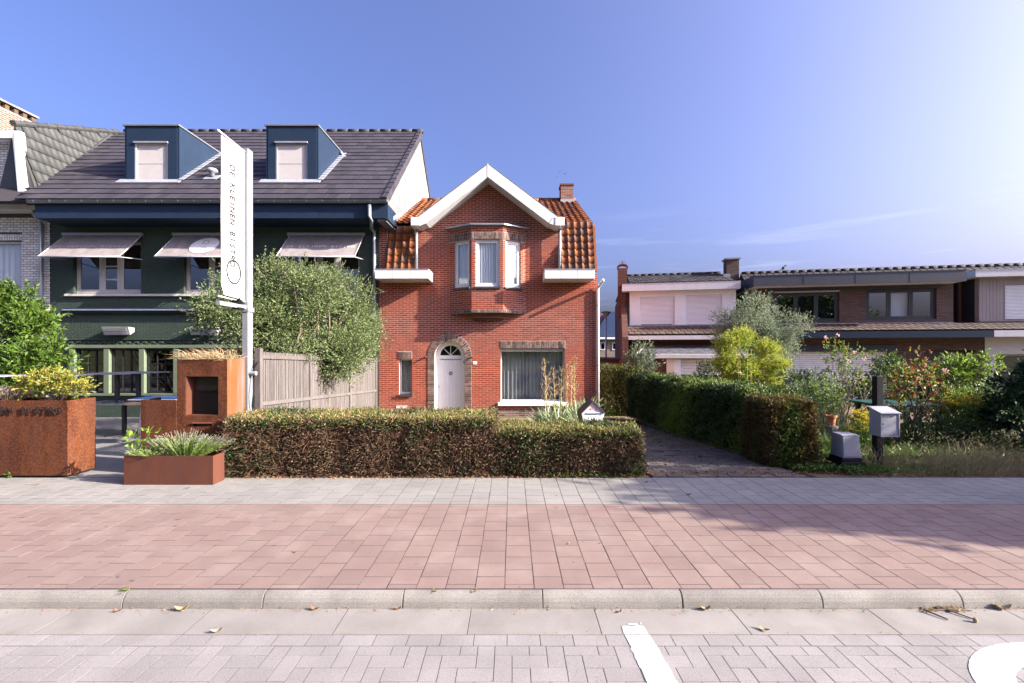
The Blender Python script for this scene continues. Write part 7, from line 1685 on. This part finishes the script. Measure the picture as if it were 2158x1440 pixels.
for i, (pb, pt_, yt, D0) in enumerate(((1156, 1147, 757, 9.2), (1150, 1150, 790, 9.25), (1169, 1166, 775, 9.4), (1181, 1184, 775, 9.7), (1196, 1195, 766, 9.6), (1202, 1205, 764, 9.9), (1212, 1211, 754, 9.5))):
    b = MB(); p0, p1 = Vector((X(pb, D0), D0, zg(D0)+0.3)), W(pt_, yt, D0); b.tube([p0, p0.lerp(p1, 0.5)+Vector((R.uniform(-.02, .02), 0, 0)), p1], 0.011, 6, r1=0.004); st_ = b.build('flower_stalk', 'stalk_yellow', yk)
    A = []; B = []
    for j in range(34):
        t = 0.42+0.58*j/34; q = np.array(p0.lerp(p1, t)); a = R.uniform(0, 6.28); L_ = 0.16*(1.15-t)*R.uniform(0.5, 1.4)+0.02
        e = q+np.array([math.cos(a)*L_, math.sin(a)*L_, L_*R.uniform(0.5, 1.1)]); A.append(q); B.append(e)
        e2 = e+np.array([R.gauss(0, .02), R.gauss(0, .02), R.uniform(0.01, .05)]); A.append(e); B.append(e2)
    A, B = np.array(A), np.array(B); sticks('side_stalks', A, B, 0.0042, 0.003, 'straw', yk)
    P, D = along(A, B, 3); leaves('seed_heads', P, D, 0.022, 0.007, 'straw', yk)

# right garden
shrub('olive_tree', 'grey green olive tree in front of the rendered house', 'tree', (X(1600, 14.3), 14.3, zg(14.3)),
      clumps([E(1590, 700, 14.3, 1.15, 0.9, 0.75), E(1560, 670, 14.3, 0.55, 0.6, 0.5), E(1585, 650, 14.2, 0.35, 0.4, 0.5), E(1640, 690, 14.4, 0.8, 0.8, 0.7), E(1660, 740, 14.2, 0.6, 0.6, 0.6), E(1540, 690, 14.2, 0.5, 0.6, 0.45), E(1670, 790, 14.0, 0.55, 0.6, 0.5)], 46, 0.27, 0.4),
      'leaf_olive', n=4200, tl=0.24, k=8, leaf=(0.058, 0.009), tips=16, r=0.07, up=0.45)
shrub('bamboo', 'bright yellow green bamboo behind the driveway hedge', 'bamboo', (X(1575, 11.5), 11.5, zg(11.5)),
      clumps([E(1533, 712, 11.4, 0.07, 0.15, 0.42), E(1560, 700, 11.5, 0.08, 0.15, 0.40), E(1588, 715, 11.4, 0.07, 0.15, 0.38), E(1612, 706, 11.5, 0.08, 0.15, 0.42), E(1510, 740, 11.4, 0.06, 0.15, 0.36), E(1640, 770, 11.4, 0.10, 0.15, 0.36), E(1545, 760, 11.5, 0.55, 0.5, 0.6), E(1600, 765, 11.5, 0.5, 0.5, 0.6), E(1565, 720, 11.5, 0.3, 0.35, 0.42), E(1610, 725, 11.4, 0.26, 0.3, 0.4), E(1520, 745, 11.4, 0.18, 0.3, 0.45), E(1630, 790, 11.4, 0.3, 0.35, 0.42), E(1575, 810, 11.3, 0.7, 0.5, 0.35)], 62, 0.15, 0.3),
      'leaf_bamboo', n=4200, tl=0.16, k=8, leaf=(0.058, 0.0065), tips=34, r=0.010, up=0.6, trunk='leaf_bamboo', twig='leaf_bamboo', trunk_name='canes', wob=0.3)
nfl = 26; P = np.array([W(1540+70*NR.random(), 800+10*NR.random(), 10.9) for _ in range(nfl)]); reeds = thing('giant_reed', 'few broad-leaved reed stems standing in front of the bamboo', 'plant', (X(1568, 10.9), 10.9, zg(10.9)))
cn = MB()
for px, yt in ((1561, 715), (1572, 735), (1556, 740), (1581, 735)): cn.tube([(X(px, 10.9), 10.9, zg(10.9)), tuple(W(px+R.uniform(-4, 4), yt, 10.9))], 0.010, 6, r1=0.005)
cn.build('canes', 'stalk_yellow', reeds)
P = np.array([W(1558+20*NR.random(), 715+85*NR.random(), 10.9) for _ in range(30)]); blades('reed_leaves', P, np.stack([NR.normal(0, 1, 30), NR.normal(-0.2, 0.5, 30), np.full(30, 0.6)], 1), 0.30, 0.016, 'leaf_light', reeds, bend=1.0)
shrub('grey_shrub', 'upright grey green shrub in front of the porch of the rendered house', 'shrub', (X(1352, 14.4), 14.4, zg(14)), [E(1352, 775, 14.4, 0.42, 0.4, 0.42), E(1347, 748, 14.4, 0.2, 0.2, 0.42), E(1368, 750, 14.4, 0.16, 0.2, 0.4), E(1330, 762, 14.4, 0.16, 0.2, 0.3)],
      'leaf_olive', n=620, tl=0.2, k=8, leaf=(0.06, 0.013), tips=9, r=0.02, up=0.9)
shrub('small_shrub', 'small dark shrub before the porch shutter', 'shrub', (X(1485, 13.6), 13.6, zg(13.6)), [E(1483, 785, 13.6, 0.22, 0.2, 0.3), E(1500, 780, 13.6, 0.25, 0.2, 0.2)], 'leaf_hedge', n=160, tl=0.16, k=7, leaf=(0.06, 0.013), tips=6, r=0.015, up=0.8)
shrub('juniper', 'dark spreading juniper right of the bamboo', 'shrub', (X(1690, 9.9), 9.9, zg(9.9)), clumps([E(1670, 812, 9.9, 0.55, 0.5, 0.28), E(1715, 822, 9.8, 0.4, 0.4, 0.28), E(1690, 860, 9.7, 0.6, 0.5, 0.4)], 18, 0.16, 0.55), ['leaf_bush', 'leaf_hedge', 'leaf_privet'], n=1500, tl=0.12, k=8, leaf=(0.045, 0.008), tips=8, r=0.03, up=0.25)
shrub('pale_bush', 'pale green loose bush behind the green fence post', 'shrub', (X(1725, 9.0), 9.0, zg(9.0)), [E(1722, 860, 9.0, 0.28, 0.4, 0.5), E(1745, 840, 9.2, 0.25, 0.3, 0.4), E(1700, 830, 9.2, 0.3, 0.3, 0.25)], ['leaf_privet', 'leaf_light', 'leaf_olive'], n=700, tl=0.14, k=7, leaf=(0.05, 0.011), tips=7, r=0.015, up=0.5)
def roses(pts):
    def f(s):
        C = np.array([W(px, py, D0) for px, py, D0 in pts]); P = np.repeat(C, 14, 0)+NR.normal(size=(len(C)*14, 3))*0.014; leaves('rose_blooms', P, rdir(len(P)), 0.035, 0.014, 'flower_pink', s)
    return f
shrub('rose_bush', 'tall leggy rose bush with pink blooms in front of the white garage door', 'rose bush', (X(1775, 9.6), 9.6, zg(9.6)), [E(1770, 745, 9.6, 0.28, 0.25, 0.2), E(1800, 755, 9.6, 0.3, 0.25, 0.25), E(1755, 770, 9.6, 0.25, 0.25, 0.3), E(1750, 725, 9.6, 0.16, 0.15, 0.12), E(1785, 800, 9.6, 0.38, 0.3, 0.35), E(1735, 750, 9.6, 0.12, 0.1, 0.1)],
      ['leaf_rose', 'leaf_bush', 'leaf_light'], n=190, tl=0.15, k=5, leaf=(0.058, 0.017), tips=26, r=0.011, up=0.6, shell=0.1, trunk='twig_grey', trunk_name='stems', extra=roses([(1821, 757, 9.5), (1740, 710, 9.6), (1766, 706, 9.6), (1800, 742, 9.5), (1788, 761, 9.5)]), wob=0.35)
shrub('dense_bush', 'dense dark green bush with bright tips behind the black post', 'shrub', (X(1880, 10.4), 10.4, zg(10.4)), clumps([E(1860, 820, 10.4, 0.75, 0.7, 0.55), E(1920, 830, 10.4, 0.7, 0.6, 0.55), E(1880, 790, 10.5, 0.6, 0.5, 0.35), E(1850, 870, 10.1, 0.6, 0.5, 0.4), E(1960, 830, 10.6, 0.7, 0.5, 0.45)], 34, 0.22, 0.55),
      ['leaf_bush', 'leaf_hedge', 'leaf_privet'], n=2900, tl=0.15, k=8, leaf=(0.052, 0.013), tips=10, r=0.03)
shrub('rose_bush', 'rose bush with copper red leaves and pale bare stems beside the garden table', 'rose bush', (X(1925, 8.2), 8.2, zg(8.2)), [E(1900, 810, 8.3, 0.30, 0.25, 0.3), E(1945, 800, 8.3, 0.32, 0.25, 0.35), E(1930, 775, 8.4, 0.22, 0.2, 0.25), E(1960, 850, 8.2, 0.25, 0.2, 0.25), E(1885, 850, 8.2, 0.22, 0.2, 0.25)],
      ['leaf_rose', 'leaf_red', 'leaf_light'], n=230, tl=0.14, k=5, leaf=(0.062, 0.019), tips=24, r=0.013, up=0.5, shell=0.1, trunk='twig_grey', trunk_name='stems', extra=roses([(1924, 806, 8.2), (1992, 782, 8.3), (1988, 780, 8.3), (1937, 795, 8.2)]), wob=0.35)
shrub('sapling', 'light green feathery sapling before the white brick house', 'tree', (X(2050, 9.9), 9.9, zg(9.9)), clumps([E(2050, 790, 9.9, 0.45, 0.4, 0.5), E(2065, 750, 9.9, 0.25, 0.25, 0.32), E(2015, 780, 9.9, 0.35, 0.3, 0.25), E(2075, 820, 9.8, 0.35, 0.3, 0.35), E(2020, 830, 9.8, 0.4, 0.3, 0.35), E(2085, 760, 9.9, 0.2, 0.2, 0.15)], 16, 0.16, 0.3),
      ['leaf_light', 'leaf_bush', 'leaf_light'], n=620, tl=0.2, k=7, leaf=(0.075, 0.017), tips=12, r=0.02, up=0.3, droop=0.3)
def golden(s):
    C = np.array([W(1990+80*NR.random(), 828+14*NR.random()+abs(NR.normal())*12, 8.3+NR.normal()*0.2) for _ in range(150)]); P = np.repeat(C, 16, 0)+NR.normal(size=(150*16, 3))*np.array([0.035, 0.035, 0.018]); leaves('flower_heads', P, rdir(len(P)), 0.018, 0.007, 'flower_yellow', s)
shrub('goldenrod', 'yellow flowering goldenrod beside the garden table', 'plant', (X(2030, 8.3), 8.3, zg(8.3)), [E(2030, 880, 8.3, 0.42, 0.35, 0.35), E(2040, 850, 8.3, 0.38, 0.3, 0.25), E(2010, 910, 8.2, 0.4, 0.3, 0.3)], ['leaf_bush', 'leaf_light', 'leaf_privet'], n=900, tl=0.14, k=8, leaf=(0.055, 0.008), tips=20, r=0.007, up=0.9, trunk='leaf_ivy', trunk_name='stems', extra=golden)
shrub('silvery_bush', 'loose silvery bush between the goldenrod and the dark laurel', 'shrub', (X(2090, 8.8), 8.8, zg(8.8)), [E(2090, 880, 8.8, 0.4, 0.4, 0.4), E(2080, 850, 8.9, 0.3, 0.3, 0.3), E(2070, 920, 8.6, 0.5, 0.4, 0.35)], ['leaf_olive', 'leaf_silver', 'leaf_hedge'], n=900, tl=0.16, k=7, leaf=(0.05, 0.012), tips=9, r=0.015)
shrub('dark_shrub', 'dark glossy shrub cut off by the right edge', 'shrub', (X(2190, 7.6), 7.6, zg(7.6)), clumps([E(2170, 830, 7.6, 0.5, 0.5, 0.55), E(2190, 900, 7.6, 0.6, 0.6, 0.6), E(2200, 790, 7.6, 0.5, 0.4, 0.4), E(2145, 910, 7.5, 0.3, 0.3, 0.35), E(2230, 850, 7.8, 0.6, 0.6, 0.6)], 22, 0.2, 0.55), 'leaf_dark', n=2200, tl=0.16, k=8, leaf=(0.075, 0.02), tips=10, r=0.03)
shrub('garden_shrub', 'low dark undergrowth shrub below the goldenrod', 'shrub', (X(2000, 8.0), 8.0, zg(8.0)), [E(1960, 930, 8.0, 0.8, 0.4, 0.3), E(2060, 940, 7.9, 0.7, 0.4, 0.3), E(1880, 930, 8.2, 0.6, 0.4, 0.25)], ['leaf_hedge', 'leaf_bush', 'leaf_dark'], n=1300, tl=0.16, k=7, leaf=(0.055, 0.011), tips=10, r=0.012)
lavender('lavender', 'tall violet lavender beside the terracotta pot', X(1765, 8.7), 8.7, zg(8.7), 0.5, 0.45, 0.72, 520, 'leaf_lavender', 'flower_lavender')
lavender('lavender', 'grey green lavender below the terracotta pot', X(1762, 7.9), 7.9, zg(7.9), 0.42, 0.35, 0.42, 380, 'leaf_lavender', 'flower_lavender', flower=0.25)
yf_ = thing('yellow_daisies', 'patch of bright yellow flowers left of the grey letterbox', 'flowers', (X(1822, 7.6), 7.6, zg(7.6)))
nn2 = 90; A = np.array([[X(1822, 7.6)+NR.normal()*0.10, 7.6+NR.normal()*0.12, zg(7.6)] for _ in range(nn2)]); B = A+np.stack([NR.normal(0, .06, nn2), NR.normal(0, .05, nn2), NR.uniform(0.45, 0.82, nn2)], 1)
sticks('stems', A, B, 0.003, 0.002, 'leaf_ivy', yf_); P = np.repeat(B, 12, 0)+NR.normal(size=(nn2*12, 3))*np.array([.02, .02, .006]); leaves('flower_heads', P, rdir(len(P)), 0.022, 0.008, 'flower_yellow', yf_)
P, D = along(A, B, 10, hi=0.9); leaves('foliage', P, D, 0.045, 0.008, 'leaf_bush', yf_)
# ------------------------------------------------------------------ grass, weeds, litter (nobody could count these)
n = 3600; x_ = NR.uniform(X(1846, 6.6), 9.6, n); y_ = 6.28+np.abs(NR.normal(0, 0.42, n)); keep = (x_ > 6.0) | (y_ > 6.75); x_, y_ = x_[keep], y_[keep]; n = len(x_)
P = np.stack([x_, y_, np.full(n, -0.01)], 1); D = np.stack([NR.normal(0.15, 0.35, n), NR.normal(-0.1, 0.3, n), np.ones(n)], 1)
o = blades('dry_grass', P, D, NR.uniform(0.12, 0.52, n)*np.clip((y_-6.2)*2.2, 0.35, 1), 0.0028, 'grass_dry', None, bend=0.5); tag(o, 'tall dry grass along the pavement in front of the overgrown garden', 'grass', kind='stuff')
n = 420; x_ = NR.uniform(6.1, 9.4, n); y_ = NR.uniform(6.45, 7.1, n); P = np.stack([x_, y_, NR.uniform(0.22, 0.50, n)], 1); D = np.stack([NR.normal(0.3, 0.4, n), NR.normal(-0.1, 0.3, n), np.full(n, 0.7)], 1)
o = leaves('grass_ears', P, D, 0.06, 0.007, 'grass_dry', None); tag(o, 'pale seed ears above the dry grass', 'grass', kind='stuff')
def weeds(name, label, x0, x1, y0, y1, n, m='leaf_ivy', ln_=(0.03, 0.10), wd=0.010, z=0.0, up=0.7, cat='weeds'):
    P = np.stack([NR.uniform(x0, x1, n), NR.uniform(y0, y1, n), np.full(n, z)+NR.uniform(0, ln_[1]*0.7, n)], 1); D = np.stack([NR.normal(0, .7, n), NR.normal(-.2, .6, n), NR.uniform(0.1, up+0.3, n)], 1)
    o = leaves(name, P, D, NR.uniform(ln_[0], ln_[1], n), wd*NR.uniform(0.6, 1.4, n), m, None); return tag(o, label, cat, kind='stuff')
weeds('weeds', 'green weeds around the foot of the utility cabinet', X(1780, 6.4), X(1880, 6.4), 6.30, 6.62, 520)
weeds('weeds', 'sparse green weeds along the pavement edge by the dry grass', X(1880, 6.4), X(2040, 6.4), 6.27, 6.7, 900, m='grass_green', ln_=(0.03, 0.09), wd=0.006)
weeds('ivy', 'dark ivy at the foot of the brown cypress', 4.2, 5.05, 6.45, 6.82, 900, m='leaf_ivy', ln_=(0.035, 0.07), wd=0.022, cat='ivy')
weeds('ivy', 'bright ivy sprigs at the right foot of the low hedge', 0.4, 1.85, 6.18, 6.27, 150, m='leaf_ivy', ln_=(0.03, 0.05), wd=0.016, z=0.01, cat='ivy')
weeds('undergrowth', 'low garden undergrowth behind the letterbox', 4.8, 9.6, 6.95, 8.6, 6800, m='leaf_bush', ln_=(0.05, 0.16), wd=0.010, z=-0.02, cat='undergrowth')
weeds('verge_grass', 'dry grass verge between the driveway and the hedge', 3.35, 4.25, 6.5, 12.0, 5200, m='grass_dry', ln_=(0.02, 0.07), wd=0.003, z=-0.12, cat='grass')
n = 2600; y_ = NR.uniform(8.6, 13.4, n); P = np.stack([NR.uniform(1.9, 3.4, n), y_, np.array([zg(q) for q in y_])+0.01], 1); D = np.stack([NR.normal(0, .6, n), NR.normal(-.1, .6, n), NR.uniform(.3, 1, n)], 1)
o = leaves('dry_grass', P, D, NR.uniform(0.03, 0.09, n), 0.004, 'grass_dry', None); tag(o, 'parched grass at the far end of the driveway', 'grass', kind='stuff')
def litter(name, label, x0, x1, y0, y1, n, s=0.03, z=0.006, m='leaf_dead', sd=None):
    y_ = NR.uniform(y0, y1, n) if sd is None else y1-np.abs(NR.normal(0, sd, n)); P = np.stack([NR.uniform(x0, x1, n), y_, z+np.abs(NR.normal(0, 0.005, n))], 1)
    D = np.stack([NR.normal(0, 1, n), NR.normal(0, 1, n), np.abs(NR.normal(0, 0.15, n))], 1)
    o = leaves(name, P, D, s*NR.uniform(0.5, 1.4, n), s*0.28*NR.uniform(0.6, 1.4, n), m, None, curl=0.4, up=(0, 0, 1)); return tag(o, label, 'leaf litter', kind='stuff')
litter('leaf_litter', 'rusty dead leaves gathered along the foot of the low hedge', -4.0, 1.9, 6.1, 6.26, 1500, 0.03, sd=0.045)
litter('leaf_litter', 'dry leaf crumbs in front of the driveway and the cypress', 1.9, 5.3, 6.1, 6.5, 900, 0.028, sd=0.10)
litter('leaf_litter', 'dry crumbs scattered over the dark driveway pavers', 2.0, 4.1, 6.25, 9.0, 1600, 0.022, z=-0.02)
litter('leaf_litter', 'dead leaves at the foot of the dry grass by the pavement', 5.2, 8.4, 6.05, 6.4, 700, 0.03, sd=0.08)
litter('leaf_litter', 'dry debris lying in the gutter along the kerb', -4.2, 4.2, 3.15, 3.235, 420, 0.014, z=-0.096, sd=0.03)
litter('leaf_litter', 'crumbs along the joint between gutter and parking pavers', -3.6, 3.6, 2.92, 2.96, 160, 0.010, z=-0.096)
for px, py, w_, n, lab in ((24, 1006, 0.05, 40, 'weed growing at the foot of the long rusty planter'), (291, 1018, 0.07, 55, 'weed growing in front of the low rusty trough')):
    p = G(px, py); P = np.stack([NR.normal(p.x, w_*0.5, n), NR.normal(p.y, 0.015, n), NR.uniform(0, 0.05, n)], 1); D = np.stack([NR.normal(0, .7, n), NR.normal(-.2, .5, n), NR.uniform(.3, 1.2, n)], 1)
    w = thing('weed', lab, 'weed', tuple(p)); leaves('leaves', P, D, 0.06, 0.010, 'leaf_ivy', w)
for px in (262, 915, 1000):
    p = G(px, 1250, -0.02); P = np.stack([NR.normal(p.x, 0.015, 30), NR.normal(3.30, 0.012, 30), np.full(30, -0.004)], 1); D = np.stack([NR.normal(0, 1, 30), NR.normal(-.3, 1, 30), NR.uniform(.2, .8, 30)], 1)
    w = thing('moss_tuft', {262: 'green moss tuft in the leftmost open kerb joint', 915: 'tiny green tuft on the kerb left of the middle', 1000: 'tiny green tuft on the kerb near the middle'}[px], 'moss', (p.x, 3.3, -0.01)); leaves('leaves', P, D, 0.016 if px > 300 else 0.028, 0.006, 'leaf_hedge_top', w)
# single fallen leaves
def curled(label, px, py, z, s, rot, m='leaf_dead'):
    p = G(px, py, z); n_ = 7; V = []; Fc = []
    for i in range(n_):
        t = i/(n_-1); w_ = s*0.22*math.sin(math.pi*min(max(t*0.93+0.04, 0), 1)); zz = s*(0.22*(2*t-1)**2+0.02)
        for q in (-1, 0, 1): V.append(((t-0.5)*s, q*w_, zz+(0.10*s if q else 0.0)))
    Mx_ = Matrix.Translation((p.x, p.y, z+0.004))@Matrix.Rotation(rot, 4, 'Z'); V = [tuple(Mx_@Vector(v)) for v in V]
    V2 = [(a, b_, c-0.0008) for a, b_, c in V]; k = len(V)
    for i in range(n_-1):
        for q in range(2): f = (i*3+q, (i+1)*3+q, (i+1)*3+q+1, i*3+q+1); Fc.append(f); Fc.append(tuple(k+g for g in reversed(f)))
    o = raw('fallen_leaf', V+V2, Fc, m, None, smooth=True); return tag(o, label, 'leaf', 'single fallen leaves on the paving')
for a in (('brown curled leaf on the left half of the red pavement', 622, 1165, 0, 0.04, 2.4), ('yellowish curled leaf on the right half of the red pavement', 1200, 1147, 0, 0.04, 1.1, 'straw'),
          ('orange dry leaf near the far edge of the red pavement at left', 376, 1096, 0, 0.04, 0.4), ('straw coloured leaf right of the white line in the gutter', 1610, 1329, -0.1, 0.07, -0.9, 'straw'),
          ('pale yellow star-shaped leaf at left in the gutter', 457, 1333, -0.1, 0.075, 0.5, 'straw'), ('long yellow leaf lying along the kerb at left', 383, 1287, -0.1, 0.10, 0.15, 'straw'),
          ('orange leaf against the kerb left of the middle', 839, 1285, -0.1, 0.055, 0.2), ('yellow leaf against the kerb right of the white line', 1487, 1286, -0.1, 0.085, 0.1, 'straw'),
          ('brown leaf against the kerb near the left kerb joint', 663, 1286, -0.1, 0.07, -0.1), ('long dry leaf by the kerb at the right edge', 2113, 1285, -0.1, 0.12, -0.1, 'straw'),
          ('brown leaf on grey paving in front of the long planter', 78, 1023, 0, 0.06, 0.1), ('small brown leaf on grey paving by the low trough', 395, 1030, 0, 0.05, 0.5), ('dark leaf on grey paving before the driveway', 1452, 1044, 0, 0.06, 0.3, 'twig_brown'),
          ('dark leaf on grey paving in the driveway mouth', 1363, 1017, 0, 0.055, 1.3, 'twig_brown'), ('small leaf in the gutter left of the long yellow leaf', 248, 1290, -0.1, 0.05, 0.3), ('small brown leaf in the gutter left of the white line', 1306, 1291, -0.1, 0.045, 0.8)): curled(*a)
tw = thing('twig_pile', 'small pile of dry twigs and husks against the kerb at right', 'twigs', tuple(G(1985, 1290, -0.1)))
A, B = [], []
for (ax, ay, bx_, by_) in ((1946, 1285, 1998, 1306), (1975, 1277, 2050, 1304), (1935, 1262, 1945, 1285), (1965, 1285, 2035, 1284), (1972, 1280, 2020, 1290)):
    p, q = G(ax, ay, -0.085), G(bx_, by_, -0.093); A.append(tuple(p)); B.append(tuple(q))
sticks('twigs', A, B, 0.007, 0.005, 'twig_grey', tw)
n = 90; P = np.array([tuple(G(1945+95*NR.random(), 1276+12*NR.random(), -0.094)) for _ in range(n)]); leaves('husks', P, np.stack([NR.normal(0, 1, n), NR.normal(0, .5, n), np.abs(NR.normal(0, .2, n))], 1), 0.045, 0.006, 'straw', tw)
hk = G(2055, 1312, -0.1); MB().lathe((hk.x, hk.y, -0.1), [(0.008, 0), (0.014, 0.012), (0.010, 0.028), (0.003, 0.034)], 8).build('seed_husk', 'straw', tw)

# ------------------------------------------------------------------ beyond the frame: the street tree that shades the pavement, and the greenery across the road
shrub('street_tree', 'kerbside tree outside the frame whose crown shades the right end of the pavement', 'tree', (15.2, 3.75, -0.02), [((14.9, 3.0, 4.35), (2.6, 1.15, 1.35)), ((12.6, 2.95, 4.0), (1.2, 0.7, 0.75)), ((17.2, 3.0, 4.6), (1.8, 1.2, 1.3)), ((13.6, 3.4, 3.5), (1.1, 0.8, 0.6)), ((15.5, 2.8, 3.2), (1.6, 0.7, 0.6))], 'leaf_bush', n=9000, tl=0.35, k=7, leaf=(0.14, 0.05), tips=18, r=0.09, shell=0.2)
nT = 5200; A, B = crown_twigs([((x_+R.uniform(-1, 1), -14.0+R.uniform(-1, 1), R.uniform(2.2, 4.0)), (2.6, 1.6, R.uniform(1.8, 3.0))) for x_ in range(-24, 26, 4)], nT, 0.5, shell=0.5); P, D = along(A, B, 3)
o = leaves('far_greenery', P, D, 0.32, 0.10, 'leaf_bush', None); tag(o, 'belt of green trees across the road reflected in the windows', 'trees', kind='stuff')
